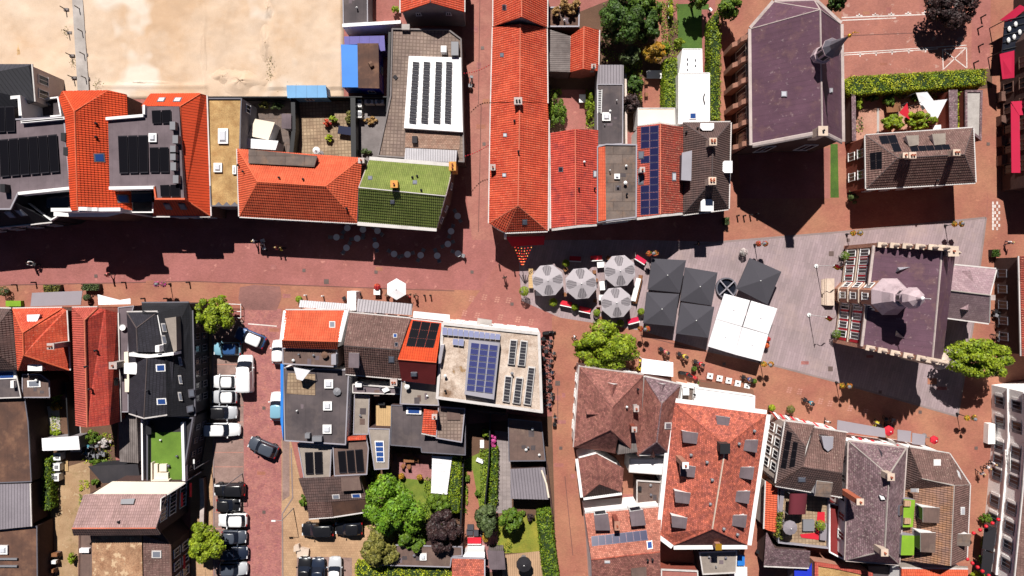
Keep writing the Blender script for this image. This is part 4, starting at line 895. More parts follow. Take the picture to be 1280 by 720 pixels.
hs = house('row_house', 'red roof with a long blue solar field between brown roofs', [(796.5, 158, 4.9), (825.5, 154.5, 7.0), (853.5, 159, 4.9), (853, 265.5, 4.9), (825.5, 268, 7.0), (796, 272, 4.9)], [((0, 1, 4, 5), 'tile_rose'), ((1, 2, 3, 4), 'tile_redbrown')], wall='plaster_white', gut=[(3, 4), (4, 5)], ridge=[(1, 4)], rmat='ridge_pale', gw=0.3, wins=[(3, 4, (1.5, 3.6), 2), (4, 5, (1.5, 3.6), 2)])
panels(hs, 0, [(801.4, 158.5), (824, 156.5), (824, 267.5), (801, 269)], 2, 12, 'pv_blue', skip={(0, 3), (0, 5), (0, 6), (0, 7)}, gap=0.06)
sky_c(hs, 0, 802, 194, 7, 10, glass='glass_grey'); sky_c(hs, 0, 801.5, 225, 7, 12, glass='glass_grey'); sky_c(hs, 1, 842, 221, 5, 11, glass='glass_pale'); chimney(hs, 803, 212, 6.6, 0.5, 0.5, 'plaster_white', 4.5, 1)
hb = house('hipped_house', 'brown pantile hipped house with two cream four-pot chimneys', [(854, 153.5, 4.8), (913, 153, 4.8), (910.5, 261, 4.8), (854, 268, 4.8), (891, 178, 8.0), (890, 226, 8.0)], [((0, 1, 4), 'tile_umber'), ((1, 2, 5, 4), 'tile_umber'), ((2, 3, 5), 'tile_umber'), ((3, 0, 4, 5), 'tile_umber')], wall='brick_red', gut=[(0, 1), (1, 2), (2, 3)], ridge=[(4, 5), (0, 4), (1, 4), (2, 5), (3, 5)], wins=[(2, 3, (1.5, 3.6), 3)])
for x, y in ((891.5, 177, ), (890.5, 226)):
    c = chimney(hb, x, y, 9.0, 0.75, 0.75, 'stone_pale', 6.5, 2, 'stone_pale')
    for dx in (-0.18, 0.18):
        p = W(x, y, 9.0); MB().lathe([(0.1, 0), (0.09, 0.2)], (p.x + dx, p.y + 0.2, 9.0), 8).build('chimney_pot', 'terracotta', c)
dormer(hb, 3, [(852.5, 191), (865, 188), (864, 226), (851.5, 225)], 6.8, 0, 'zinc', 'zinc_dark', win=False)
def odormer(h, f, cx, cy, w, d, z, front, m='roof_white'):
    x0, x1, y0, y1 = cx - w / 2, cx + w / 2, cy - d / 2, cy + d / 2; k = 3.0
    P = {'n': [(x0, y0), (x1, y0), (x1, y1 - k), (x1 - k, y1), (x0 + k, y1), (x0, y1 - k)], 's': [(x0 + k, y0), (x1 - k, y0), (x1, y0 + k), (x1, y1), (x0, y1), (x0, y0 + k)], 'e': [(x0 + k, y0), (x1, y0), (x1, y1), (x0 + k, y1), (x0, y1 - k), (x0, y0 + k)]}[front]
    dormer(h, f, P, z, {'n': 0, 's': 3, 'e': 1}[front], m, 'paint_white')
odormer(hb, 0, 884, 158.5, 17, 9, 6.6, 'n'); odormer(hb, 2, 884, 256.5, 16, 15, 6.4, 's'); odormer(hb, 1, 909, 208.5, 13, 15, 6.2, 'e')
vent(hb, 871, 161, 0); vent(hb, 857, 166, 3)
# small buildings in the gardens
h = flat('garden_annex', 'flat annex roof planted with dry straw grass behind the orange row', [(685, 9), (724.6, 9), (724, 34), (685, 34)], 2.8, 'felt_rust', wall='brick_dark', rimm='zinc', rh=0.15, rw=0.15)
h = flat('garden_annex', 'grey boarded lean-to roof between orange row and small red roof', [(684, 36), (713, 45), (712.5, 90), (684.5, 89)], 3.0, 'wood_grey', wall='brick_dark', rimm=None, uvrot=math.pi / 2)
h = house('garden_house', 'small red saddle-roofed garden house under the dark trees', [(713.5, 45, 2.8), (730, 33, 4.6), (748.5, 37.5, 2.8), (747.5, 89, 2.8), (729, 86, 4.6), (713, 90, 2.8)], [((0, 1, 4, 5), 'tile_terracotta'), ((1, 2, 3, 4), 'tile_terracotta')], wall='brick_red', gut=[(2, 3), (0, 5)], ridge=[(1, 4)], rmat='ridge_pale')
chimney(h, 742, 82.5, 4.4, 0.45, 0.4, 'concrete_dark', 2.5, 1)
h = flat('garden_annex', 'pale metal roof joining the long dark annex', [(748, 81), (779.5, 81), (779.5, 104.6), (746, 104.6)], 3.0, 'metal_sheet', wall='plaster_grey', rimm=None)
h = flat('garden_annex', 'long dark flat annex with white rooflight and a ladder lying on it', [(746, 105.2), (779, 105.2), (778.5, 180), (746.5, 182)], 3.3, 'felt_dark', wall='plaster_grey', rimm='zinc', rh=0.1, rw=0.1)
dome(h, 0, 752.5, 141, 763, 151.5)
lad = thing('ladder', 'white ladder lying on the long dark annex roof', 'ladder', W(749, 127, 3.33))
mb = MB()
for s in (0, 6): mb.tube(W(746.5 + s + (1 if s == 0 else 0), 112, 3.42), W(747 + s * 0.75, 142, 3.42), 0.05)
mb.build('rail', 'metal_white', lad)
for i in range(13):
    y = 113.5 + i * 2.2; t_ = (y - 112) / 30
    MB().tube(W(747.3 - 0.3 * t_, y, 3.42), W(752.5 - 1.0 * t_, y, 3.42), 0.035).build('rung', 'metal_white', lad)
h = flat('garden_annex', 'cream flat-roofed annex behind the blue solar roof', [(797, 135), (843.5, 135), (844, 156), (825, 153), (797, 157)], 3.2, 'fabric_cream', wall='plaster_white', rimm='gutter', rh=0.08, rw=0.1)
h = flat('garden_annex', 'smaller white flat roof in the garden with pipe ends', [(853, 61), (877.5, 61), (878, 91), (849, 91)], 2.8, 'roof_white', wall='plaster_white', rimm='paint_white', rh=0.06, rw=0.1)
for x, y in ((859, 74), (859, 80), (859, 87), (869, 75), (869, 82)): vent(h, x, y, 0, 'metal_grey', 0.15, 0.06)
h = flat('garden_annex', 'large white flat roof beside the bright green hedge', [(848, 91.2), (887, 91), (887, 153), (848, 155)], 3.4, 'roof_white', wall='plaster_white', rimm='paint_white', rh=0.06, rw=0.1)
sky_c(h, 0, 866, 145, 9, 8, glass='glass_blue', frame='paint_white'); MB().path([W(881, 117, 3.5), W(879, 122, 3.5), W(881, 130, 3.5)], 0.06).build('pipe', 'metal_black', h.root)
walling('garden_wall', 'low brick wall strip between dark annex and back terrace', [(782, 92), (783, 180)], 1.6, 0.25, 'plaster_beige')
# ================================================================ church
ch = house('church', 'large mauve-roofed church with buttresses and a ridge spire', [(939, 36, 7.8), (968, 2.5, 7.8), (1018.5, 1, 7.8), (1050.5, 30, 7.8), (1052.5, 177, 7.8), (1028, 165, 13.0), (940.5, 181.5, 7.8), (1025.5, 12, 13.0)],
    [((0, 1, 7), 'metal_mauve'), ((1, 2, 7), 'metal_mauve'), ((2, 3, 7), 'metal_mauve'), ((3, 4, 5, 7), 'metal_mauve'), ((6, 0, 7, 5), 'metal_mauve')], wall='brick_dark', gut=[(0, 6), (3, 4), (0, 1), (1, 2), (2, 3)], ridge=[(7, 5), (0, 7), (1, 7), (2, 7), (3, 7)], rmat='coping', gmat='coping', cat='church', gw=0.35)
ridge_on(ch, ch.V[6], ch.V[5], 'coping', 0.3); ridge_on(ch, ch.V[5], ch.V[4], 'coping', 0.3)
chimney(ch, 1029, 163.5, 13.9, 0.9, 0.9, 'stone_pale', 11, 1, 'stone_pale', 'metal_black')
sky_c(ch, 4, 980.5, 117.5, 7, 7, glass='glass_pale', frame='zinc'); sky_c(ch, 3, 1038.5, 113, 3, 6, glass='glass_pale', frame='zinc')
# west wall buttresses and windows
W0 = ch.inset[0]; W6 = ch.inset[6]; e = (W6 - W0); e.z = 0; o = Vector((e.y, -e.x, 0)).normalized(); o = o if o.x < 0 else -o
for i in range(6):
    p = W0 + e * (0.03 + 0.94 * i / 5); u = e.normalized() * 0.28
    mb = MB(); prof = [(0, 0), (1.0, 0), (1.0, 3.6), (0.6, 4.3), (0.6, 5.6), (0, 6.8)]
    V = [Vector((p.x, p.y, 0)) + o * a + Vector((0, 0, z)) + s * u for s in (-1, 1) for a, z in prof]; n = len(prof)
    mk('buttress', V, [tuple(range(n)), tuple(range(2 * n - 1, n - 1, -1))] + [(i_, (i_ + 1) % n, n + (i_ + 1) % n, n + i_) for i_ in range(n)], 'brick_pink', ch.root)
    if i < 5:
        q = W0 + e * (0.03 + 0.94 * (i + 0.5) / 5); window_at(ch.root, (q.x + o.x * 0.02, q.y + o.y * 0.02, 3.9), o, 1.5, 3.6, 'stone_pale')
windows(ch, 4, 5, (3.5,), 1, 1.6, 3.4); windows(ch, 5, 6, (3.5,), 1, 1.6, 3.4)
# ridge spire
c = W(1026, 70, 12.7); sp = MB().lathe([(0.95, -0.6), (0.95, 0.5), (0.8, 0.6), (0.8, 2.4), (1.05, 2.5), (1.05, 2.7)], c, 8).build('spire', 'zinc_rose', ch.root)
for i in range(8):
    t = 2 * math.pi * (i + 0.5) / 8; MB().box((c.x + 0.75 * math.cos(t), c.y + 0.75 * math.sin(t), c.z + 1.5), (0.06, 0.36, 1.3), t).build('louvre', 'metal_black', sp)
MB().lathe([(1.02, 2.72), (0.6, 3.4), (0.25, 5.0), (0.06, 6.3)], c, 8).build('cone', 'zinc_dark', sp); MB().ball((c.x, c.y, c.z + 6.4), 0.2).tube((c.x, c.y, c.z + 6.5), (c.x, c.y, c.z + 7.6), 0.04).box((c.x + 0.2, c.y, c.z + 7.2), (0.7, 0.04, 0.08)).build('weather_vane', 'gold', sp)
# ================================================================ house and court east of the church
hd = house('villa', 'brown hipped villa with chimneys and black solar panels by the court', [(1082, 169.5, 5.2), (1216, 160, 5.2), (1219, 228, 5.2), (1083, 236, 5.2), (1122, 197.5, 7.8), (1205, 193, 7.8)], [((0, 1, 5, 4), 'tile_brown'), ((1, 2, 5), 'tile_brown'), ((2, 3, 4, 5), 'tile_brown'), ((3, 0, 4), 'tile_brown')], wall='brick_red', gut=[(0, 1), (1, 2), (2, 3), (3, 0)], ridge=[(4, 5), (0, 4), (1, 5), (2, 5), (3, 4)], wins=[(3, 0, (1.5, 3.8), 2), (2, 3, (1.5, 3.8), 5)])
panels(hd, 3, [(1087.5, 191), (1103, 189), (1103, 211), (1088.5, 212)], 2, 2); panels(hd, 0, [(1097.5, 170.8), (1119, 169), (1123, 179), (1102, 181)], 2, 1); panels(hd, 0, [(1112.5, 180.3), (1123, 179.3), (1127.2, 189.8), (1117, 191)], 1, 1); panels(hd, 0, [(1136.5, 183.5), (1186, 181), (1188.5, 187.5), (1139, 190.5)], 5, 1)
dormer(hd, 0, [(1132.5, 169.5), (1148.5, 169), (1148.5, 181), (1136.5, 183)], 6.9, 0, 'felt_beige'); dormer(hd, 0, [(1165, 167.5), (1182, 166.5), (1182, 180), (1168, 181.5)], 6.9, 0, 'felt_beige')
chimney(hd, 1141, 194, 8.8, 0.7, 0.6, 'stone_pale', 6.5, 2, 'stone_pale'); chimney(hd, 1132, 194, 8.6, 0.5, 0.5, 'stone_pale', 6.5, 1, 'stone_pale'); chimney(hd, 1196, 190.5, 8.8, 0.7, 0.6, 'stone_pale', 6.5, 2, 'stone_pale'); vent(hd, 1170, 226, 2)
shed('narrow tiled lean-to along the courtyard wall', [(1186, 112.5), (1197, 112), (1197, 160), (1187, 161)], 2.6, 'tile_grey', 'brick_red', 'lean_to')
h = flat('garden_annex', 'pale concrete annex roof with tiled edge beside the hedge planter', [(1206, 113), (1227.5, 113), (1226, 176), (1206, 160)], 2.6, 'concrete', wall='brick_red', rimm='tile_grey', rh=0.12, rw=0.25)
walling('garden_wall', 'tiled courtyard wall on the church side', [(1066.5, 116), (1067.5, 176)], 2.0, 0.4, 'brick_dark', cap='tile_grey')
# east edge building with crimson awnings
he = house('street_building', 'dark brick street building with crimson awnings at the picture edge', [(1312, -60, 6.0), (1310, 20, 6.0), (1297, 40, 6.5), (1299, 232, 6.5), (1420, 232, 6.5), (1420, -60, 6.0)], [((0, 1, 2, 3, 4, 5), 'felt_dark')], wall='brick_dark', wins=[(2, 3, (1.5, 4.2), 6, 1.3, 1.6, 'brick_brown')])
def awning(parent, poly, zs, m, name='awning', t=0.06):
    P = [W(x, y, z) for (x, y), z in zip(poly, zs)]
    V, F = prism(ccw(P), lambda v: v.z - t); return mk(name, V, F, m, parent)
awning(he.root, [(1249.6, 67.5), (1268, 63), (1268, 97), (1253, 99)], (3.0, 3.9, 3.9, 3.0), 'fabric_crimson'); awning(he.root, [(1250, 25), (1275, 6), (1284, 10), (1262, 28)], (2.6, 3.2, 3.2, 2.6), 'fabric_crimson')
awning(he.root, [(1263.5, 127), (1290, 125), (1290, 143), (1274, 144)], (3.3, 4.2, 4.2, 3.7), 'fabric_crimson'); awning(he.root, [(1263.5, 129), (1274.5, 144.5), (1275.5, 216), (1264.5, 216)], (3.25, 3.7, 3.7, 3.25), 'fabric_crimson')
tr_ = thing('terrace_canopy', 'black glazed terrace canopy with white chairs below the crimson awning', 'canopy', W(1262, 40)); awning(tr_, [(1256, 24), (1290, 14), (1290, 62), (1252, 66)], (2.6, 2.8, 2.8, 2.6), 'glass_dark', 'glass_roof')
for y in (24, 33, 42, 51, 60): MB().tube(W(1254, y + 2, 2.75), W(1290, y - 6, 2.95), .05, n=5).build('rafter', 'metal_black', tr_)
for x, y in ((1262, 36), (1270, 30), (1275, 40), (1261, 50), (1268, 46)): p = W(x, y, 2.9); MB().ball((p.x, p.y, 2.85), (.22, .35, .16), 8, 5).build('parasol_heater', 'metal_white', tr_)
for x, y in ((1255, 26), (1253, 64)): p = W(x, y, 2.6); MB().tube((p.x, p.y, 0.02), (p.x, p.y, 2.55), .06).build('post', 'metal_black', tr_)
for y in (120, 150, 176, 200): block(he.root, 'planter_box', quad(1252, y - 6, 1260, y + 6), 1.0, 0.0, 'brick_brown')
h = house('street_building', 'red roofed building with white gutter beside parked bicycles', [(1274, 320, 4.6), (1277, 445, 4.6), (1330, 445, 7), (1330, 320, 7), (1420, 320, 4.6), (1420, 445, 4.6)], [((0, 1, 2, 3), 'tile_redbrown'), ((3, 2, 5, 4), 'tile_redbrown')], wall='brick_dark', gut=[(0, 1)], wins=[(0, 1, (1.5,), 5, 1.0, 1.5, 'zinc_dark')])
# ================================================================ town hall
th = house('town_hall', 'old town hall with stepped gables and mauve roof on the grey square', [(1094, 307, 7.6), (1079, 433, 7.6), (1166, 447, 11.6), (1178, 330, 11.6), (1194, 319, 7.6), (1178, 452, 7.6), (1178, 311, 11.6)],
    [((0, 1, 2, 3, 6), 'metal_mauve'), ((6, 3, 2, 5, 4), 'metal_mauve')], wall='brick_pink', ridge=[(6, 2)], rmat='coping', cat='town hall', gut=[(0, 1)], gmat='coping', gw=0.3)
# stepped gables with pinnacles
def stepped(A, B, z0, zr, mid, m='stone_pale', steps=5, thick=0.45, root=None):
    e = B - A; e.z = 0; L = e.length; u = e.normalized(); o = Vector((u.y, -u.x, 0)) * thick / 2
    g_ = None
    prof = []
    for i in range(steps):
        a = mid * i / steps; b = mid * (i + 1) / steps; prof.append((a, b, z0 + 0.5 + (zr - z0) * (i + 1) / steps))
    prof.append((mid - 0.02, mid + 0.02 + (1 - mid) / steps, zr + 1.0))
    for i in range(steps - 1, -1, -1):
        b = 1 - (1 - mid) * i / steps; a = 1 - (1 - mid) * (i + 1) / steps; prof.append((a, b, z0 + 0.5 + (zr - z0) * (i + 1) / steps))
    mb = MB()
    for a, b, z in prof:
        p = A + u * L * (a + b) / 2; mb.box((p.x, p.y, z / 2), (L * (b - a) + 0.004, thick, z), math.atan2(u.y, u.x))
    g_ = mb.build('stepped_gable', 'brick_pink', root)
    for a, b, z in prof:
        p = A + u * L * (a + b) / 2
        MB().box((p.x, p.y, z + 0.07), (L * (b - a) + 0.1, thick + 0.16, 0.14), math.atan2(u.y, u.x)).build('coping', m, g_)
        MB().lathe([(0.16, 0.14), (0.16, 0.5), (0.26, 0.6), (0.2, 0.8), (0.05, 1.2)], (p.x, p.y, z), 8).build('pinnacle', m, g_)
stepped(W(1094, 306, 7.6), W(1194, 317, 7.6), 6.8, 11.2, 0.5, root=th.root); stepped(W(1079, 433.5, 7.6), W(1178, 453, 7.6), 6.8, 11.4, 0.5, root=th.root)
chimney(th, 1192, 314, 12.2, 1.0, 1.0, 'stone_pale', 7, 1, 'stone_pale')
# west front windows with red shutters
for z in (2.0, 5.2):
    A, B = th.inset[0], th.inset[1]; e = B - A; e.z = 0; o = Vector((e.y, -e.x, 0)).normalized(); o = o if o.x < 0 else -o; u = e.normalized(); L = e.length
    for s in (0.05, 0.14, 0.23, 0.31, 0.62, 0.72, 0.82, 0.92):
        p = A + e * s; wv = window_at(th.root, (p.x + o.x * 0.03, p.y + o.y * 0.03, z), o, 0.85, 2.0, 'paint_white')
        MB().box((p.x + o.x * 0.06 + u.x * 0.62, p.y + o.y * 0.06 + u.y * 0.62, z), (0.35, 0.06, 2.0), math.atan2(u.y, u.x)).build('shutter', 'fabric_red', th.root)
for z in (0.6, 3.6, 6.9):
    p = A + e * 0.5; MB().box((p.x + o.x * 0.06, p.y + o.y * 0.06, z), (L, 0.14, 0.22), math.atan2(u.y, u.x)).build('string_course', 'stone_pale', th.root)
# octagonal tower on the west front
tc = Vector((42.0, -2.3, 0)); R8 = 1.9
tw = MB().lathe([(R8, 0), (R8, 9.7)], tc, 8, a0=math.pi / 8).build('tower', 'brick_pink', th.root)
for z in (1.2, 3.6, 6.2, 9.3): MB().lathe([(R8 + 0.12, z), (R8 + 0.12, z + 0.2)], tc, 8, a0=math.pi / 8).build('string_course', 'stone_pale', tw)
for k in range(8):
    t = math.pi + (k - 4) * math.pi / 4; nn = Vector((math.cos(t), math.sin(t), 0)); rr = R8 * math.cos(math.pi / 8)
    if nn.x < 0.3:
        for z in (2.4, 5.0, 7.8): window_at(tw, (tc.x + nn.x * rr, tc.y + nn.y * rr, z), nn, 0.8, 1.3, 'paint_white', name='tower_window')
MB().lathe([(R8 + 0.3, 9.7), (R8 + 0.2, 9.9), (1.6, 10.8), (1.25, 11.9), (1.05, 12.3)], tc, 8, a0=math.pi / 8).build('bell_roof', 'zinc_rose', tw)
MB().lathe([(0.85, 12.3), (0.85, 13.4), (1.1, 13.5), (1.0, 13.8), (1.2, 14.2), (0.9, 14.9), (0.35, 15.4), (0.12, 15.9)], tc, 8, a0=math.pi / 8).build('lantern', 'zinc_rose', tw)
for k in range(8):
    t = math.pi / 8 + k * math.pi / 4 + math.pi / 8; MB().box((tc.x + 0.79 * math.cos(t), tc.y + 0.79 * math.sin(t), 12.9), (0.08, 0.42, 0.8), t).build('lantern_opening', 'glass_dark', tw)
MB().ball((tc.x, tc.y, 16.0), 0.22).tube((tc.x, tc.y, 16.1), (tc.x, tc.y, 17.4), 0.04).build('finial', 'paint_white', tw)
# porch steps
st = thing('stone_steps', 'pale stone stair and landing before the town hall tower', 'steps', W(1033, 365))
for i in range(4): q = quad(1027 + i * 2, 349 - i * 0.3, 1043, 381 + i * 0.3); V, F = prism(ccw([W(x, y, 0.18 * (i + 1)) for x, y in q]), 0.18 * i + (0.003 if i else 0)); mk('step', V, F, 'stone_pale', st)
# roof dormers and corner turret
gdormer(th, 0, [(1122, 334), (1119, 341), (1139, 333.5)], 0, 'zinc', 'zinc_dark', lift=0.7); gdormer(th, 0, [(1120, 413), (1119, 420), (1132, 424)], 0, 'zinc', 'stone_pale', lift=0.7)
p = W(1176, 451, 7.5); tu = MB().lathe([(0.75, -7.5), (0.75, -0.4), (1.05, -0.2), (1.0, 0)], p, 12).build('corner_turret', 'stone_pale', th.root); MB().lathe([(1.0, 0.003), (0.7, 0.3), (0.2, 0.7), (0.2, 1.2), (0.05, 1.5)], p, 12).build('turret_roof', 'stone_pale', tu)
tb = house('annex_building', 'grey hipped annex with curved gutter behind the town hall', [(1193, 331.5, 4.6), (1245, 336.5, 4.6), (1236, 404, 4.6), (1184, 397, 4.6), (1179, 362, 7.0), (1237, 369, 7.0), (1183, 345, 5.8), (1179, 382, 5.8)],
    [((0, 1, 5, 4, 6), 'slate_rose'), ((4, 5, 2, 3, 7), 'slate_rose')], wall='brick_pink', gut=[(0, 1), (1, 5), (5, 2), (2, 3), (0, 6)], ridge=[(4, 5), (4, 6), (6, 0)], rmat='ridge_grey', cat='building', wins=[(2, 3, (2.2,), 2)])
gdormer(tb, 0, [(1202, 339), (1213, 338), (1217, 353)], 0, 'slate_rose', 'zinc_dark', lift=0.7); gdormer(tb, 1, [(1200, 386), (1211, 388), (1211, 380)], 0, 'slate_rose', 'paint_white', lift=0.5); chimney(tb, 1241, 372, 6.2, 0.5, 0.5, 'stone_pale', 4, 0)
# ================================================================ white building in the south-east corner
hw = house('white_building', 'white plastered building with many sash windows at the bottom corner', [(1283, 490, 6.2), (1284, 555, 6.2), (1279, 620, 6.2), (1268, 735, 6.2), (1420, 735, 6.2), (1420, 490, 6.2), (1350, 490, 9), (1350, 735, 9)], [((0, 1, 2, 3, 7, 6), 'tile_brown'), ((6, 7, 4, 5), 'tile_brown')], wall='plaster_white', gut=[(0, 1), (1, 2), (2, 3)], wins=[(0, 1, (1.5, 4.4), 2, 1.0, 1.5, 'zinc_dark'), (1, 2, (1.5, 4.4), 3, 1.0, 1.5, 'zinc_dark'), (2, 3, (1.5, 4.4), 4, 1.0, 1.5, 'zinc_dark')])
for a_, b_ in ((0, 1), (1, 2), (2, 3)):
    A, B = hw.inset[a_], hw.inset[b_]; e = B - A; e.z = 0; o = Vector((e.y, -e.x, 0)).normalized(); o = o if o.x < 0 else -o; u = e.normalized(); L = e.length; n_ = (2, 3, 4)[a_]
    for z in (3.0, 5.7): p = (A + B) / 2; MB().box((p.x + o.x * .08, p.y + o.y * .08, z), (L, .18, .16), math.atan2(u.y, u.x)).build('string_course', 'plaster_white', hw.root)
    for z in (1.5, 4.4):
        for i in range(n_):
            s = .08 + .84 * (i + .5) / n_; p = A + e * s
            for sd in (-1, 1): MB().box((p.x + o.x * .05 + u.x * sd * .72, p.y + o.y * .05 + u.y * sd * .72, z), (.32, .06, 1.5), math.atan2(u.y, u.x)).build('shutter', 'zinc_dark' if sd > 0 else 'plaster_white', hw.root)
p = W(1246, 572); MB().box((p.x - .5, p.y, 2.9), (1.0, 3.4, .16)).build('balcony', 'plaster_white', hw.root)
for i in range(8): MB().tube((p.x - .95, p.y - 1.6 + i * .45, 2.98), (p.x - .95, p.y - 1.6 + i * .45, 3.7), .025, n=5).build('baluster', 'metal_white', hw.root)
MB().tube((p.x - .95, p.y - 1.65, 3.72), (p.x - .95, p.y + 1.65, 3.72), .04).build('rail', 'metal_white', hw.root)
block(hw.root, 'porch', [(1236, 530), (1244, 530), (1244, 555), (1235, 555)], 0.9, 0, 'plaster_white')
awning(hw.root, [(1231, 655), (1246, 660), (1242, 690), (1228, 686)], (2.4, 3.0, 3.0, 2.4), 'fabric_black'); awning(hw.root, [(1229, 688), (1242, 692), (1238, 722), (1226, 716)], (2.4, 3.0, 3.0, 2.4), 'fabric_black')
# ================================================================ south-west block
h = house('town_house', 'dark mauve roofed house at the western picture edge', [(-60, 384, 5.2), (14, 386, 5.2), (21, 428, 5.2), (22, 462, 5.2), (-60, 464, 5.2), (-20, 430, 7.6)], [((0, 1, 5), 'tile_umber'), ((1, 2, 3, 5), 'tile_umber'), ((3, 4, 5), 'tile_umber'), ((4, 0, 5), 'tile_umber')], wall='brick_brown', gut=[(0, 1)])
h1 = house('hipped_house', 'orange hipped house with white dormers and a chimney', [(16, 386, 5.4), (78, 385, 5.4), (83, 388, 5.4), (87, 463, 5.4), (23, 463, 5.4), (28.5, 416, 8.6), (29.5, 444, 8.6)], [((0, 1, 5), 'tile_terracotta'), ((1, 2, 3, 6, 5), 'tile_terracotta'), ((3, 4, 6), 'tile_terracotta'), ((4, 0, 5, 6), 'tile_terracotta')], wall='brick_brown', gut=[(0, 1), (2, 3)], ridge=[(5, 6), (0, 5), (1, 5), (3, 6), (4, 6)], rmat='ridge_orange')
dormer(h1, 0, [(33.5, 393.5), (50, 393), (45, 404.5), (34, 404.5)], 7.2, 0, 'roof_white'); odormer(h1, 2, 43.5, 458.5, 18, 10, 6.8, 's'); chimney(h1, 63, 433, 8.6, 0.7, 0.6, 'concrete', 5.5, 2)
h2 = house('gable_house', 'long red mansard-roofed house next to the orange hip', [(90, 385, 6.4), (122, 384.5, 6.4), (132, 387, 6.0), (147, 391, 4.6), (150, 527, 4.6), (137, 531.5, 6.6), (109, 534, 8.2), (95, 532, 6.4), (105.5, 400, 8.2)],
    [((0, 1, 8), 'tile_rose'), ((1, 2, 5, 6, 8), 'tile_red'), ((2, 3, 4, 5), 'tile_red'), ((0, 8, 6, 7), 'tile_rose')], wall='brick_red', gut=[(0, 1), (3, 4)], ridge=[(8, 6), (1, 8)], rmat='ridge_pale')
for x, y, f in ((121, 438, 1), (113.5, 486, 1), (109, 458, 0)): vent(h2, x, y, f)
chimney(h2, 141, 457, 6.6, 0.8, 0.7, 'concrete', 4, 1); sky_c(h2, 2, 144, 477, 6, 10)
h = flat('passage_roof', 'narrow pale grey roof strip with a white dish between red and black roofs', [(148, 384), (168, 382), (163, 400), (160.5, 442), (161, 515), (151, 515)], 4.4, 'felt_grey', wall='plaster_grey', rimm='zinc', rh=0.1, rw=0.08)
p = W(154, 409, 4.7); MB().tube((p.x, p.y, 4.3), (p.x, p.y, 4.7), 0.05).lathe([(0.06, 0), (0.34, 0.14), (0.38, 0.22), (0.3, 0.16)], (p.x, p.y, 4.65), 14).build('dish', 'metal_white', h.root)
dormer(h, 0, [(155, 454), (170, 453), (173, 460), (170, 468), (155, 467)], 6.6, 1, 'roof_white', win=False); block(h.root, 'cream_panel', [(155, 440), (160, 440), (162, 490), (156, 490)], 4.9, 4.3, 'fabric_cream')
# black house with a tall dark wall to the parking street
hk = house('black_house', 'black tiled corner house with a long dark wall along the parking street', [(177, 379, 5.2), (236, 378.5, 5.2), (240, 388, 5.0), (243, 520, 4.6), (209, 521, 7.2), (204, 440, 7.2), (206, 440, 7.2), (197, 392, 7.0), (178, 392, 6.4)],
    [((0, 1, 7, 8), 'tile_black'), ((1, 2, 3, 4, 6, 7), 'tile_black')], wall='plaster_black', gut=[(0, 1), (2, 3)], gmat='zinc_dark', wins=[(2, 3, (1.5, 3.4), 7, 0.8, 1.1, 'zinc_dark')])
hk1 = house('black_hip_house', 'small black hipped roof with white verge beside the dark wall', [(158.5, 390.5, 5.4), (197, 390, 6.6), (206, 440, 6.6), (161, 441, 5.4), (170.5, 410, 7.6), (172, 440, 7.6)], [((0, 1, 4), 'tile_slate'), ((1, 2, 5, 4), 'tile_slate'), ((5, 3, 0, 4), 'tile_slate')], wall='plaster_black', gut=[(0, 1)], ridge=[(0, 4), (1, 4), (4, 5)])
ridge_on(hk1, hk1.V[1] + Vector((0, 0, .05)), hk1.V[2] + Vector((0, 0, .05)), 'paint_white', 0.12)
block(hk1.root, 'parapet', [(161, 441), (184, 444), (217, 440.5), (217, 444), (184, 447.5), (161, 445)], 7.7, 5.0, 'paint_white'); block(hk1.root, 'chimney', quad(194, 432, 199, 440), 8.2, 6, 'plaster_white'); block(hk1.root, 'tan_wall', [(206, 398), (220, 396), (221, 438), (217, 440)], 7.0, 4, 'felt_beige')
hk2 = house('black_gable_house', 'black saddle roof with two blue rooflights and white lower edge', [(162, 446, 5.6), (184, 447.5, 7.8), (217, 444, 6.6), (214, 517, 6.6), (180, 522, 7.8), (161, 516, 5.6)], [((0, 1, 4, 5), 'tile_slate'), ((1, 2, 3, 4), 'tile_slate')], wall='plaster_black', gut=[(3, 4), (4, 5)], ridge=[(1, 4)])
skylight(hk2, 1, [(194.5, 455.5), (206.5, 455), (207, 464), (195, 464.5)], 'glass_blue', 'paint_white'); skylight(hk2, 1, [(195.5, 498), (207.5, 497.5), (208.5, 505.5), (196, 506)], 'glass_blue', 'paint_white'); vent(hk2, 186, 488, 1)
for y in (410, 425, 452, 475, 496): skylight(hk, 1, [(222, y - 6), (226, y - 6), (228, y + 5), (224, y + 5)] if y > 430 else [(201, y - 6), (206, y - 6), (208.5, y + 5), (203.5, y + 5)], 'glass_grey', 'gutter')
skylight(hk, 1, [(235, 487), (242, 486), (243, 496), (236, 497)], 'glass_grey'); skylight(hk, 1, [(233, 508), (241, 506), (242, 514), (234, 516)], 'glass_grey')
ht = flat('roof_terrace_house', 'black house with artificial green turf roof terrace and beige sofa', [(186, 523), (213, 518), (244, 521), (230, 603), (186, 603)], 4.4, 'felt_black', wall='plaster_black', rimm='zinc_dark', rh=0.5, rw=0.15, wins=[(2, 3, (1.5, 3.2), 4, 0.7, 0.9, 'zinc_dark')])
block(ht.root, 'turf', [(189, 541), (226, 540), (228, 601), (189, 601)], 4.46, 4.3, 'turf'); block(ht.root, 'parapet', [(226, 528), (229.5, 528), (231.5, 602), (228, 602)], 5.0, 4.3, 'paint_white'); block(ht.root, 'hatch', quad(182, 532, 189, 543), 5.2, 4.4, 'metal_black')
sofa = thing('corner_sofa', 'beige corner sofa on the artificial turf terrace', 'sofa', W(200, 590, 4.47))
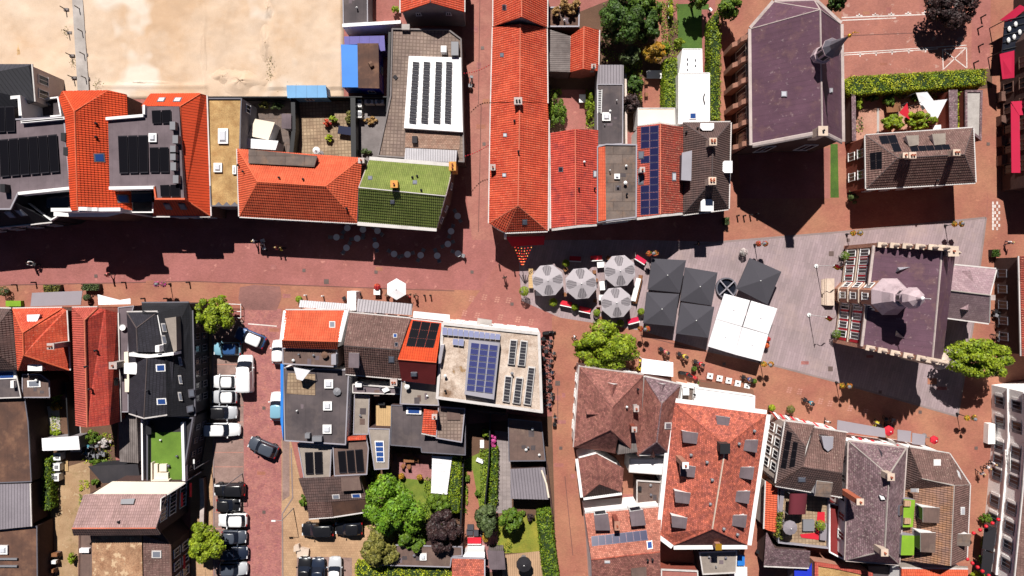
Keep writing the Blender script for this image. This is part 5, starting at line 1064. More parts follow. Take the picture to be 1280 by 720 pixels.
for nm, q, z in (('seat', quad(190, 591, 210, 600), 4.85), ('seat', quad(190, 580, 197, 591), 4.85), ('seat', quad(199, 580.5, 208, 589.5), 4.85), ('backrest', quad(188.6, 578.5, 190, 601.5), 5.2), ('backrest', quad(190, 600, 211, 601.5), 5.2)): block(sofa, nm, q, z, 4.47, 'fabric_cream')
shed('grey slatted roof beside the turf terrace', [(148, 517.5), (171, 520), (173, 579), (149.5, 577)], 3.2, 'wood_grey', 'plaster_grey', 'lean_to'); shed('low dark roof beside the bicycle yard', [(110, 583), (172, 580), (176, 603), (128, 604)], 2.9, 'felt_black', 'plaster_black', 'lean_to')
walling('white_wall', 'thin white wall edge beside the green turf terrace', [(177, 524), (178, 604)], 4.8, 0.18, 'plaster_white')
# big brown house at the bottom of the parking street
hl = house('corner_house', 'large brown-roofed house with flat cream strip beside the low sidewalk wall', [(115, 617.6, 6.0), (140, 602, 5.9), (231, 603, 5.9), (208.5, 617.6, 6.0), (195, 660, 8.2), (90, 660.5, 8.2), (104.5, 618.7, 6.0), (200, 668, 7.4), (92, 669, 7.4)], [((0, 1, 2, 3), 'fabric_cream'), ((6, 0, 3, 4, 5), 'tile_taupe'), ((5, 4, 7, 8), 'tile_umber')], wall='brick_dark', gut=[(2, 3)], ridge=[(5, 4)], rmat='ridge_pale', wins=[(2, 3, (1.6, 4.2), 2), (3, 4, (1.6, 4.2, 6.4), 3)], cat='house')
slab_on(hl.root, hl.planes[1], [(153, 625), (170, 624), (168, 631), (152, 631)], 0.3, 'vent_hood', ('metal_grey', 'metal_black')); vent(hl, 150, 651, 1)
hl2 = flat('corner_house', 'brown gravel flat roof with tiled east slope under the large brown roof', [(99, 662), (199, 662), (214, 681), (216, 760), (98, 760)], 4.9, 'felt_brown', wall='brick_dark', rimm='brick_brown', rh=0.1, rw=0.15, wins=[(2, 3, (1.5, 3.6), 4)])
block(hl2.root, 'gravel_roof', [(115, 668), (177, 668), (179, 760), (115, 760)], 5.5, 4.9, 'gravel_pink', 'felt_rust')
pts = [W(178.5, 668, 5.4), W(213, 681, 4.95), W(216, 760, 4.95), W(180.5, 760, 5.4)]; V, F = prism(ccw(pts), 4.8); mk('tiled_slope', V, F, 'tile_brown', hl2.root)
sky_c(hl2, Plane(pts), 196, 692.5, 12, 9, glass='glass_grey', frame='gutter', t=0.14)
block(hl2.root, 'balcony', quad(99, 686, 111, 691), 5.3, 4.9, 'fabric_white')
# awnings and signs on its east wall
for x, y in ((226, 624), (237, 612), (229, 702)): awning(hl2.root if y > 650 else hl.root, [(x, y - 8), (x + 2.4, y - 8), (x + 2.4, y + 9), (x, y + 9)], (4.6, 4.2, 4.2, 4.6), 'fabric_red')
walling('low_wall', 'low brown wall with hedged ledge along the parking sidewalk', [(252, 598), (253, 625), (252, 660), (251, 705)], 1.0, 0.4, 'brick_dark', cap='coping')
# roofs on the far west edge
h = flat('workshop', 'brown rusty flat roof at the western edge below the orange hip', [(-60, 490), (30, 485), (36, 527), (40, 602), (-60, 606)], 3.6, 'felt_rust', wall='brick_dark', rimm='zinc_dark', rh=0.1, rw=0.1)
h = house('workshop', 'grey-blue seam roof at the western picture edge', [(-60, 607, 3.6), (37, 604.5, 3.6), (38.5, 658, 3.6), (-60, 668, 3.6), (-60, 606.5, 3.62)], [((0, 1, 2, 3), 'metal_sheet')], wall='brick_dark', gut=[(1, 2)])
h = flat('workshop', 'dark workshop roof with white dome at the bottom corner', [(-60, 668), (38, 659), (47, 657), (48, 760), (-60, 760)], 3.0, 'felt_rust', wall='brick_dark', rimm='zinc_dark', rh=0.1, rw=0.1); dome(h, 0, 0, 681, 11, 692)
for y in (699, 708): block(h.root, 'roof_bar', quad(-4, y - 1, 21, y + 1), 3.3, 3.1, 'metal_grey')
h = flat('rear_annex', 'dark flat rear annex with blue rooflights by the orange hip', [(-60, 462), (20, 462), (27, 497), (-60, 500)], 4.2, 'felt_dark', wall='brick_dark', rimm='gutter', rh=0.08, rw=0.1); skylight(h, 0, [(-4, 464), (20, 463), (21, 473), (-2, 474)], 'glass_blue', 'paint_white'); block(h.root, 'vent_box', quad(13, 476, 17, 485), 4.8, 4.2, 'paint_white')
h = flat('rear_annex', 'small brown rear annex with framed rooflight', [(28, 467.5), (51, 467.5), (62, 476), (63, 497), (28, 497)], 3.8, 'felt_brown', wall='brick_dark', rimm='zinc', rh=0.08, rw=0.1); skylight(h, 0, [(34.5, 475.5), (51, 475), (51.5, 483.5), (35, 484)], 'glass_grey', 'paint_white')
shed('white sheet roof over the garden passage', [(52, 548), (98, 545), (100, 562), (53, 563.5)], 2.4, 'fabric_white', 'plaster_grey', 'lean_to'); walling('black_fence', 'black slatted fence beside the concrete garden path', [(82, 478), (84, 520), (87, 560)], 1.9, 0.14, 'metal_black')
# ================================================================ south-centre block, street side
h = house('corner_house', 'bright orange mono-pitch house with white verges at the parking corner', [(357, 388, 5.6), (432.5, 388, 5.6), (423, 427, 7.6), (352.5, 425, 7.6), (421.5, 436, 6.6), (352.8, 434, 6.6)], [((0, 1, 2, 3), 'tile_orange'), ((3, 2, 4, 5), 'tile_orange')], wall='plaster_white', gut=[(0, 1)], ridge=[(3, 2)], rmat='ridge_orange', wins=[(0, 1, (1.6, 4.0), 4)])
for a, b in ((0, 3), (1, 2)): ridge_on(h, h.V[a], h.V[b], 'paint_white', 0.3)
sky_c(h, 0, 415.5, 406, 7.5, 8, glass='glass_grey', frame='gutter')
h = flat('rear_annex', 'dark brown flat roof behind the bright orange corner house', [(353, 434.5), (421.5, 436.5), (421, 459), (353.5, 455)], 6.0, 'felt_brown', wall='brick_dark', rimm='zinc', rh=0.1, rw=0.12); block(h.root, 'vent_box', quad(414, 443, 420, 456), 6.9, 5.9, 'zinc'); vent(h, 407, 443, 0, 'wicker', 0.5, 0.25)
hE = house('row_house', 'speckled brown saddle roof with grey street awning', [(437, 391, 5.4), (513, 398.5, 5.4), (500, 437.5, 7.8), (430, 432, 7.8), (504, 473.5, 5.2), (432, 467, 5.2)], [((0, 1, 2, 3), 'tile_brown'), ((3, 2, 4, 5), 'tile_brown')], wall='plaster_white', gut=[(0, 1), (4, 5)], ridge=[(3, 2)], rmat='ridge_dark', wins=[(0, 1, (1.6, 3.8), 4)])
sky_c(hE, 0, 494, 420, 5, 5, glass='glass_blue', frame='gutter'); sky_c(hE, 0, 495.5, 431, 4, 5); sky_c(hE, 1, 489.5, 449, 7.5, 8, glass='glass_grey'); dormer(hE, 1, [(436, 441), (449, 441.5), (448.5, 460), (435.5, 459.5)], 7.5, 2, 'felt_grey'); chimney(hE, 492, 478, 6.2, 0.7, 0.7, 'concrete', 3, 2)
hO = house('gable_house', 'orange house with big black solar field and dark red rear wall', [(514.5, 399.5, 6.0), (552, 404, 6.0), (545.5, 453, 8.6), (497.5, 449, 8.6), (544, 481, 6.2), (502, 476, 6.2)], [((0, 1, 2, 3), 'tile_orange_new'), ((3, 2, 4, 5), 'plaster_maroon')], wall='brick_red', gut=[(0, 1)], ridge=[(3, 2)], rmat='ridge_orange')
panels(hO, 0, [(516, 401), (550, 404.6), (542, 435.5), (507.5, 433)], 3, 3, gap=0.04); block(hO.root, 'white_cheek', [(551, 431), (555, 431), (551, 454), (546.5, 455)], 7.6, 6.5, 'zinc', 'paint_white'); sky_c(hO, 1, 517.5, 467.5, 8, 5, glass='glass_grey')
hF = flat('flat_roof_store', 'large pale gravel flat roof covered with solar racks at the junction', [(552.4, 402.7), (675, 415.5), (678.5, 516), (545, 498)], 6.6, 'gravel_pale', wall='plaster_white', rimm='gutter', rh=0.2, rw=0.3, wins=[(0, 1, (1.6, 4.2), 6), (1, 2, (1.6, 4.2), 5)])
panels(hF, flatplane(6.9), [(553, 408.5), (626, 417.5), (625, 425), (552.6, 418.5)], 11, 1, 'pv_pale'); panels(hF, flatplane(6.9), [(566, 423), (580.5, 423.5), (579.5, 433), (565.5, 431)], 2, 1, 'pv_pale')
block(hF.root, 'solar_rack', [(586, 424.5), (625, 428.5), (617.5, 499.5), (580.5, 493)], 7.6, 6.6, 'zinc', 'zinc_dark'); panels(hF, flatplane(7.6), [(588.5, 427.5), (623, 431.5), (616, 492), (582.5, 488)], 3, 8, 'pv_violet', gap=0.10, lift=0.12)
for q, n in (([(638, 425), (646.3, 425.5), (643, 455.5), (635, 454.5)], 4), ([(651, 426), (659, 427), (656, 457), (647.5, 456)], 4), ([(660.5, 459), (668.5, 460), (663.5, 505.5), (655, 504)], 6), ([(631.5, 470), (640, 471), (636.5, 502.5), (628.5, 501)], 4), ([(645, 472), (653.5, 473), (650, 504.5), (641, 503)], 4)):
    cx = sum(p[0] for p in q) / 4; cy = sum(p[1] for p in q) / 4; block(hF.root, 'rack_frame', [(cx + (x - cx) * 1.12, cy + (y - cy) * 1.05) for x, y in q], 6.95, 6.6, 'gutter'); panels(hF, flatplane(6.95), q, 1, n, 'pv_dark', gap=0.08, lift=0.08)
vent(hF, 640, 466, 0, 'metal_grey', 0.6, 0.12); vent(hF, 557, 469, 0, 'metal_white', 0.6, 0.12); vent(hF, 557, 488, 0)
block(hF.root, 'white_awning', [(517, 389), (562, 393.5), (562, 402), (516, 397)], 3.2, 2.9, 'fabric_white'); block(hF.root, 'porch_roof', [(597, 398), (615, 400.5), (614, 408), (596, 406)], 4.6, 3.8, 'concrete')
# rear roofs behind that row
h = flat('rear_annex', 'dark flat roof with three white rooflights behind the orange corner house', [(354, 459), (437, 462), (436, 475), (432.5, 556), (356, 551)], 5.0, 'felt_dark', wall='plaster_white', rimm='zinc', rh=0.12, rw=0.12)
for x, y in ((411.5, 479.5), (410, 507), (409.5, 536)): dome(h, 0, x - 5.5, y - 5.5, x + 5.5, y + 5.5)
block(h.root, 'terrace_floor', [(360, 466), (394, 468), (394, 494), (358, 492)], 5.05, 4.9, 'pavers_tan'); block(h.root, 'blue_trim', [(350.6, 455), (354.2, 455), (354, 551), (350.6, 527)], 5.2, 4.6, 'blue_sheet'); vent(h, 422, 489, 0, 'metal_grey', 0.3, 0.3)
for x, y in ((384, 545), (393, 549), (399, 549)): block(h.root, 'air_unit', quad(x - 3, y - 3, x + 3, y + 3), 5.7, 4.9, 'metal_grey')
tw_ = thing('shade_sail', 'white and blue cloth stretched over the small rooftop terrace', 'sail', W(378, 470, 5.06))
V = [W(367, 459, 6.9), W(388, 463, 6.9), W(378, 476, 6.6), W(371, 474, 6.6)]; v2, f2 = prism(ccw(V), lambda v: v.z - 0.03); mk('cloth', v2, f2, 'fabric_white', tw_)
for v in V[:2]: MB().tube((v.x, v.y, 5.05), (v.x, v.y, 6.9), 0.04).build('pole', 'metal_grey', tw_)
h = flat('rear_annex', 'grey covered walkway roof behind the speckled brown roof', [(443, 493), (462, 494.5), (460.6, 543), (441.6, 543)], 3.4, 'felt_beige', wall='brick_dark', rimm='zinc', rh=0.08, rw=0.08)
h = flat('rear_annex', 'small pale balcony roof with white units behind the brown roof', [(441, 480), (501, 484), (500, 493), (441, 491)], 4.2, 'felt_grey', wall='plaster_white', rimm='gutter', rh=0.2, rw=0.1)
block(h.root, 'vent_box', quad(444, 478, 452, 484), 4.8, 4.2, 'paint_white'); block(h.root, 'vent_box', [(477, 487), (484, 484), (487, 488), (480, 491)], 4.7, 4.2, 'paint_white')
h = flat('rear_annex', 'wooden deck court between dark walls behind the row', [(470, 505), (489, 507), (489, 533), (470, 532)], 2.2, 'wood_tan', wall='brick_dark', rimm=None); block(h.root, 'hatch', quad(472.5, 502.5, 481, 506.5), 2.8, 2.2, 'metal_black')
h = flat('rear_annex', 'beige flat rear roof under the dark red wall', [(502, 476), (545, 480.5), (549, 507), (500, 505)], 4.8, 'felt_beige', wall='brick_dark', rimm='zinc', rh=0.1, rw=0.1); vent(h, 510, 482, 0, 'metal_white', 0.8, 0.2)
h = flat('rear_annex', 'dark tarred flat roof with blue rooflight above the rose terrace', [(489, 506), (553, 509), (582, 512), (582, 569), (527, 565.5), (526, 559.5), (488, 556.5)], 3.6, 'felt_dark', wall='brick_dark', rimm='zinc_dark', rh=0.08, rw=0.1); skylight(h, 0, [(508.5, 508), (527, 508.5), (527, 517.5), (508, 517)], 'glass_blue', 'paint_white', 0.25)
h = house('rear_annex', 'small terracotta mono-pitch roof beside the paved rooftop terrace', [(530, 511.6, 5.0), (547, 514, 4.4), (545, 544.5, 4.4), (527, 541, 5.0), (530.5, 512, 5.02)], [((0, 1, 2, 3), 'tile_terracotta')], wall='brick_red', gut=[(2, 3)], cat='building'); chimney(h, 543, 521, 6.6, 0.5, 0.5, 'terracotta', 3.6, 1)
h = flat('rear_annex', 'paved rooftop terrace with dark hatch behind the gravel roof', [(548, 508), (581.5, 510.5), (577.5, 553), (545, 547.5)], 4.4, 'pavers', wall='brick_dark', rimm='zinc', rh=0.15, rw=0.1); block(h.root, 'hatch', quad(559, 511, 575, 525), 4.55, 4.3, 'felt_brown')
h = flat('solar_annex', 'grey annex with two black solar panels near the parking strip', [(372, 554), (415, 556), (413, 597), (380, 598)], 3.9, 'felt_beige', wall='brick_dark', rimm='zinc', rh=0.1, rw=0.1); panels(h, 0, [(380.5, 564), (404, 563), (405, 592.5), (382, 593.5)], 2, 1, lift=0.2, gap=0.2)
h = flat('solar_annex', 'brown annex with three black solar panels beside the two-panel one', [(416, 557), (432, 556), (432, 546), (458, 545), (461, 560), (459, 593), (418, 595)], 4.3, 'felt_brown', wall='brick_dark', rimm='zinc', rh=0.1, rw=0.1); panels(h, 0, [(421.7, 563), (454, 560), (456.5, 590), (424, 591.5)], 3, 1, lift=0.2, gap=0.16); block(h.root, 'red_ledge', [(433, 546.5), (457, 545), (457.5, 549.5), (433, 551)], 4.7, 4.2, 'tile_terracotta')
h = flat('rear_annex', 'grey tapering annex with a four-pane blue rooflight', [(460.5, 535), (487.5, 536), (486, 586), (468, 587)], 3.8, 'felt_beige', wall='brick_dark', rimm='zinc', rh=0.08, rw=0.1); o = slab_on(h.root, h.planes[0], [(468.5, 551), (480, 551), (481, 577.5), (471, 577.5)], 0.15, 'skylight', ('paint_white', 'paint_white'))
for i in range(4): y = 552.2 + i * 6.3; slab_on(o, h.planes[0], [(469.7 + i * .5, y), (479 + i * .2, y), (479.2 + i * .2, y + 5.2), (470 + i * .5, y + 5.2)], 0.19, 'pane', ('glass_blue', 'glass_blue'), sink=-0.1)
h = house('rear_house', 'dark brown tiled rear house with two rooflights by the parking yard', [(373, 598, 4.6), (449, 595, 4.6), (459, 623, 4.0), (459.8, 639, 3.0), (417, 645.6, 3.0), (386, 648, 3.0), (384, 627, 4.0), (414, 627, 4.0)], [((0, 1, 2, 7, 6), 'tile_umber'), ((6, 7, 4, 5), 'tile_brown'), ((7, 2, 3, 4), 'felt_rust')], wall='brick_brown', gut=[(4, 5), (3, 4)])
skylight(h, 0, [(415, 618), (424.5, 617.5), (425, 623), (416, 623.5)], 'glass_grey', 'gutter'); skylight(h, 0, [(439, 617), (451, 616.5), (452, 621.5), (440, 622)], 'glass_blue', 'gutter'); block(h.root, 'dormer', [(426, 598), (449, 596.5), (452, 612.5), (427, 614)], 5.0, 4.2, 'felt_brown')
# garden buildings
r = thing('pergola', 'white five-panel awning roof over the rose terrace', 'pergola', W(552, 595))
for i in range(5): awning(r, [(540.2 - i * .3, 570 + i * 9.3), (565.2 - i * 1.3, 571 + i * 9.5), (563.9 - i * 1.3, 580.2 + i * 9.5), (540 - i * .3, 579 + i * 9.3)], (2.6, 2.4, 2.4, 2.6), 'fabric_white', 'roof_panel')
for x, y in ((540, 570), (565, 571), (559, 617), (539, 616)): p = W(x, y, 2.4); MB().tube((p.x, p.y, 0.02), (p.x, p.y, 2.35), 0.06).build('post', 'paint_white', r)
h = flat('garage', 'brown flat-roofed garage along the southern alley', [(635, 523), (677, 527.5), (682, 576), (636, 576.5)], 3.0, 'felt_brown', wall='brick_dark', rimm='zinc_dark', rh=0.1, rw=0.1); vent(h, 674, 568, 0, 'metal_white', 0.3, 0.1)
h = house('garden_shed', 'dark seam-roofed carport next to the garage on the alley', [(638, 586.5, 2.8), (681, 584.5, 2.8), (686.5, 624.5, 2.6), (638, 623.5, 2.6), (638, 605, 2.75)], [((0, 1, 2, 3, 4), 'metal_sheet')], wall='brick_dark', cat='shed'); MB().path([W(677, 588, 2.9), W(683, 605, 2.9), (W(686, 622, 2.9))], 0.12).build('rolled_cover', 'fabric_cream', h.root)
h = flat('garden_shed', 'long dark flat shed roof with white rooflight beneath the purple tree', [(462, 680), (578, 683), (578, 695), (565, 695.5), (563, 709), (462, 706)], 2.6, 'felt_brown', wall='brick_dark', rimm='zinc', rh=0.08, rw=0.1); dome(h, 0, 525, 691, 533.5, 699.5)
h = house('garden_house', 'small orange tiled roof at the bottom of the gardens', [(565, 698, 3.0), (605, 699, 3.0), (605, 760, 4.6), (565, 760, 4.6)], [((0, 1, 2, 3), 'tile_mix')], wall='brick_brown', gut=[(0, 1), (1, 2)], gmat='zinc')
shed('white garden tent roof beside the small orange roof', [(583, 690), (606, 690), (606, 697.5), (577, 697)], 2.4, 'fabric_white', 'paint_white'); shed('grey garden shed beside the wooden deck', [(609, 688), (630, 689), (632, 712), (612, 712)], 2.2, 'felt_grey', 'wood_grey')
walling('garden_wall', 'dark garden fence between the two long gardens', [(613, 512), (611, 580), (606, 630)], 1.8, 0.15, 'metal_black'); walling('garden_wall', 'dark fence beside the tall hedge in the middle garden', [(579, 575), (576, 650), (575, 690)], 1.8, 0.2, 'metal_black'); walling('garden_wall', 'fence along the alley beside the dry lawn', [(683, 577), (690, 640), (694, 720)], 1.7, 0.15, 'brick_dark')
walling('garden_wall', 'dark wall closing the shaded court behind the gravel roof', [(583, 512), (632, 518)], 2.4, 0.3, 'brick_dark')
# ================================================================ block south of the square
k1 = house('hipped_house', 'dark red hipped house behind the big round tree', [(724.5, 458.6, 5.4), (804.5, 469, 5.4), (800, 572, 5.2), (772, 549, 7.0), (769, 567, 5.2), (745, 562, 5.2), (717.5, 559, 5.2), (765.5, 509, 8.4), (763, 537, 8.4)],
    [((0, 1, 7), 'tile_mix_dark'), ((1, 2, 3, 8, 7), 'tile_mix_dark'), ((3, 4, 5, 6, 8), 'tile_mix_dark'), ((6, 0, 7, 8), 'tile_mix_dark')], wall='plaster_white', gut=[(0, 1), (6, 0)], gmat='coping', ridge=[(7, 8), (0, 7), (1, 7), (6, 8), (8, 3)], rmat='tile_mix_dark', wins=[(6, 0, (1.5, 3.8), 4), (0, 1, (1.5, 3.8), 4)])
gdormer(k1, 0, [(759, 478), (772.5, 480), (765, 497)], 0, 'tile_mix_dark', 'paint_white', lift=0.9); gdormer(k1, 3, [(732, 509), (733, 523), (749.5, 518)], 0, 'tile_mix_dark', 'metal_black', lift=0.9); chimney(k1, 795.5, 511, 7.4, 0.5, 0.6, 'concrete', 4.5, 1); vent(k1, 783, 508, 1, 'metal_white'); vent(k1, 797, 486, 1)
block(k1.root, 'roof_deck', [(775, 541), (793, 538), (797, 565), (772, 568)], 6.2, 4, 'wood_grey', 'plaster_black'); chimney(k1, 793, 537, 8.4, 0.5, 0.5, 'brick_red', 5, 1)
k2 = house('hipped_house', 'narrow brown hipped house between the tree house and large red roof', [(806, 471, 5.4), (851, 481, 5.4), (844, 515, 5.4), (836, 567, 5.4), (799, 568, 5.4), (827, 504.5, 8.0), (821, 553, 8.0)], [((0, 1, 5), 'tile_grey'), ((1, 2, 3, 6, 5), 'tile_mix_dark'), ((3, 4, 6), 'tile_grey'), ((4, 0, 5, 6), 'tile_mix_dark')], wall='plaster_white', gut=[(0, 1), (3, 4)], ridge=[(5, 6), (0, 5), (1, 5), (3, 6), (4, 6)], rmat='tile_grey')
gdormer(k2, 0, [(821, 478), (832.5, 480), (827, 491)], 0, 'tile_grey', 'paint_white', lift=0.8); sky_c(k2, 1, 834.5, 532, 8, 8, glass='glass_grey', frame='paint_white'); gdormer(k2, 2, [(812, 571), (820, 571), (816, 560)], 0, 'tile_mix_dark', 'zinc_dark', lift=0.6)
k3 = house('large_house', 'large mottled red roof with rows of grey dormers and white gutters', [(842.6, 503, 5.8), (958, 518, 5.8), (934, 681, 5.6), (842, 681.5, 5.6), (825.5, 669, 5.6), (907.4, 556.5, 8.8), (890.6, 661, 8.8)],
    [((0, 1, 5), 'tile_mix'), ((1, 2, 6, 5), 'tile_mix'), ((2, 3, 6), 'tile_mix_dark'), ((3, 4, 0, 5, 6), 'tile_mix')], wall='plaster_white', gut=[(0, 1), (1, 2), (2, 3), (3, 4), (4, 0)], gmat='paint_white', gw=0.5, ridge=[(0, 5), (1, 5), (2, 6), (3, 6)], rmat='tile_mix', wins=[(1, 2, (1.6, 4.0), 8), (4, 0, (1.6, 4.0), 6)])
ridge_on(k3, k3.V[5], k3.V[6], 'stone_pale')
for cx, cy in ((863, 546), (860, 588), (853.5, 621), (849.5, 652)): dormer(k3, 3, [(cx - 10, cy - 7.5), (cx + 10, cy - 4.5), (cx + 8, cy + 9), (cx - 9, cy + 7)], 7.5, 3, 'felt_grey')
for cx, cy in ((938, 558), (933, 592), (928, 622), (924, 652)): dormer(k3, 1, [(cx - 8, cy - 8), (cx + 10, cy - 8), (cx + 8, cy + 8), (cx - 9, cy + 5)], 7.3, 1, 'felt_grey')
dormer(k3, 0, [(895, 519.5), (913, 522), (910, 536), (897, 534)], 7.2, 0, 'felt_grey'); chimney(k3, 906.5, 561, 9.8, 1.0, 1.0, 'brick_dark', 7, 0, 'metal_black'); chimney(k3, 857, 582, 9.6, 0.6, 0.6, 'brick_pink', 5.5, 1, 'paint_white')
for x, y, f in ((883, 577, 3), (889.5, 599, 3), (887, 629, 3), (904, 660, 1), (921, 667, 1), (863, 568, 3), (942, 538, 1), (923, 554, 1)): vent(k3, x, y, f, 'metal_grey', 0.4, 0.12)
h = flat('restaurant', 'white flat-roofed restaurant with red awning and square tables outside', [(869, 484), (943.5, 494.5), (943, 516), (868, 503)], 4.0, 'roof_white', wall='plaster_white', rimm='paint_white', rh=0.1, rw=0.12); awning(h.root, [(874, 474), (941.5, 487), (943, 495), (874, 483)], (2.4, 2.4, 2.9, 2.9), 'fabric_brown')
block(h.root, 'red_fascia', [(876, 476), (940, 489), (940, 490.5), (876, 477.5)], 2.5, 2.3, 'fabric_red'); vent(h, 867.5, 493, 0, 'metal_black')
h = flat('entrance_porch', 'small grey court with white hatch beside the restaurant', [(852, 481), (868, 484), (866.5, 503), (850, 500)], 3.0, 'felt_mottle', wall='plaster_white', rimm='paint_white', rh=0.3, rw=0.15); block(h.root, 'hatch', quad(853.5, 485.5, 861.5, 494), 3.8, 3.0, 'paint_white')
r = thing('awning', 'big white square awning beside the round tree', 'awning', W(822, 460)); awning(r, [(802.5, 448), (841.5, 453), (841.5, 471), (801.4, 466.5)], (2.6, 2.6, 3.1, 3.1), 'fabric_white', 'canopy')
for x, y in ((804, 449), (840, 454)): p = W(x, y, 2.6); MB().tube((p.x, p.y, 0.02), (p.x, p.y, 2.55), 0.05).build('arm', 'metal_white', r)
k5 = house('small_house', 'small dark red house along the alley below the tree house', [(722.7, 573.5, 4.6), (746, 567.6, 6.4), (779.7, 585.6, 4.6), (777, 615, 4.6), (749, 604.6, 6.4), (729, 621.5, 4.6)], [((0, 1, 4, 5), 'tile_mix_dark'), ((1, 2, 3, 4), 'tile_mix_dark'), ((3, 5, 4), 'tile_umber')], wall='plaster_white', gut=[(5, 0), (3, 5)], gmat='paint_white', gw=0.35, ridge=[(1, 4), (4, 3), (4, 5)], rmat='tile_mix_dark')
h = flat('rear_annex', 'white stepped flat roof behind the narrow brown house', [(787, 573), (836, 573), (836, 594), (786, 590)], 3.6, 'roof_white', wall='plaster_white', rimm='gutter', rh=0.08, rw=0.1); h = flat('rear_annex', 'brownish gravel court roof beside the large red roof', [(795.5, 600), (827, 602), (825, 630), (795.5, 629)], 2.4, 'felt_brown', wall='brick_dark', rimm='gutter', rh=0.2, rw=0.1); block(h.root, 'hatch', quad(798, 609, 802, 614), 2.8, 2.4, 'metal_black')
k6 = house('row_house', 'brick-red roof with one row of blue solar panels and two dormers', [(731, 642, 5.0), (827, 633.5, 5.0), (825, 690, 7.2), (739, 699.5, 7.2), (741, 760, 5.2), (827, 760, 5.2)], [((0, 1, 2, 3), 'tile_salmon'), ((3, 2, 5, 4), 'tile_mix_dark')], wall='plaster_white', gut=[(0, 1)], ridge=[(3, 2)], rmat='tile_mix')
panels(k6, 0, [(738.8, 670.5), (808, 662.5), (810, 675), (739.8, 683)], 8, 1, 'pv_blue', gap=0.03); dormer(k6, 0, [(742.5, 644), (760, 642), (763, 663), (744.5, 663)], 6.9, 0, 'felt_grey'); dormer(k6, 0, [(787, 639.5), (804, 637), (807.5, 656.5), (789.5, 658)], 6.9, 0, 'felt_grey'); chimney(k6, 771.5, 657.5, 7.8, 0.5, 0.9, 'brick_red', 5, 1, 'brick_pink'); skylight(k6, 0, [(808, 676.5), (815, 675.5), (816, 686), (809, 687)], 'glass_blue', 'paint_white'); block(k6.root, 'dormer', [(789, 711), (808, 709), (810, 760), (791, 760)], 6.9, 5, 'felt_brown')
sky_c(k6, 1, 759, 702, 7, 3, glass='glass_pale', frame='gutter'); vent(k6, 809, 699, 1); vent(k6, 815, 698, 1)
h = flat('rear_annex', 'grey flat roof with a tall yellow-capped chimney by the alley yard', [(873.7, 690), (921, 688), (920, 716), (878, 718)], 3.6, 'felt_beige', wall='plaster_black', rimm='gutter', rh=0.12, rw=0.12); chimney(h, 898.5, 684, 7.2, 0.6, 0.6, 'brick_pink', 3, 0, 'gold'); h = flat('rear_annex', 'terracotta paved low roof with plants at the bottom edge', [(826, 711), (872, 713), (874, 760), (826, 760)], 2.2, 'paving_brick', wall='brick_red', rimm='gutter', rh=0.2, rw=0.12)
h = house('lean_to', 'blue tarpaulin stall roof beside the narrow yard', [(922, 695, 2.4), (931, 694, 2.4), (931, 707, 2.2), (922, 707, 2.2), (926, 694.3, 2.42)], [((0, 4, 1, 2, 3), 'blue_sheet')], wall='metal_grey', cat='stall'); shed('white square stall roof at the bottom of the yard', [(918, 709), (934, 709), (934, 740), (917, 740)], 2.3, 'fabric_white', 'paint_white')
# ================================================================ south-east block
m1 = house('corner_house', 'brown hipped corner house with cream west wall and black rooftop panels', [(982, 527, 5.6), (1017.5, 531.5, 5.6), (1007, 558.5, 7.8), (1003, 584, 7.8), (970, 604, 5.6)], [((0, 1, 2), 'tile_brown'), ((0, 2, 3, 4), 'tile_umber')], wall='plaster_beige', gut=[(4, 0), (0, 1)], ridge=[(0, 2), (2, 3), (1, 2)], rmat='tile_umber', wins=[(4, 0, (1.6, 4.0), 4)])
panels(m1, 1, [(984, 538), (991, 541), (983, 586), (976, 585)], 1, 4, gap=0.03); panels(m1, 1, [(992, 551.5), (998, 553.5), (994, 583), (986.5, 585)], 1, 3, gap=0.03)
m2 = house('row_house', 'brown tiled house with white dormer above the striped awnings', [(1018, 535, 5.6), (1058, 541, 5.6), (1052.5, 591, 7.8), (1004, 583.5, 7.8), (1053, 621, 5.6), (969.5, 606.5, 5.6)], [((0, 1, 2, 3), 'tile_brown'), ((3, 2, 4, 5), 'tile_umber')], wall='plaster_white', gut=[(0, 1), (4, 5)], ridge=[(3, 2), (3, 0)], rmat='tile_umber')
dormer(m2, 0, [(1027, 545), (1042, 546), (1041, 560), (1035, 564.5), (1030, 560)], 7.2, 0, 'zinc', win=True); dormer(m2, 1, [(1021, 601), (1041.5, 603.5), (1038, 622), (1018.7, 620)], 7.0, 2, 'felt_mottle'); sky_c(m2, 1, 1002, 599, 10, 6, glass='glass_grey')
m3 = house('large_house', 'big grey slate-tiled hipped house with three chimneys', [(1061, 551.7, 5.6), (1133, 560.5, 5.6), (1123.5, 705, 5.4), (1057, 700, 5.4), (1111, 594, 8.8), (1106, 689, 8.8)], [((0, 1, 4), 'tile_grey'), ((1, 2, 5, 4), 'tile_grey'), ((2, 3, 5), 'tile_grey'), ((3, 0, 4, 5), 'tile_grey')], wall='plaster_white', gut=[(0, 1), (2, 3), (3, 0), (1, 2)], gmat='coping', ridge=[(4, 5), (0, 4), (1, 4), (2, 5), (3, 5)], rmat='ridge_grey', wins=[(3, 0, (1.6, 4.0), 5)])
chimney(m3, 1114, 596.5, 9.8, 0.7, 0.7, 'stone_pale', 7, 1, 'stone_pale'); chimney(m3, 1075.5, 627.5, 9.4, 0.7, 0.6, 'terracotta', 5.5, 1, 'stone_pale'); chimney(m3, 1106, 691, 9.6, 0.7, 0.7, 'stone_pale', 7, 1, 'stone_pale'); gdormer(m3, 0, [(1096, 557), (1102, 572), (1104, 560)], 0, 'tile_grey', 'zinc_dark', lift=0.8)
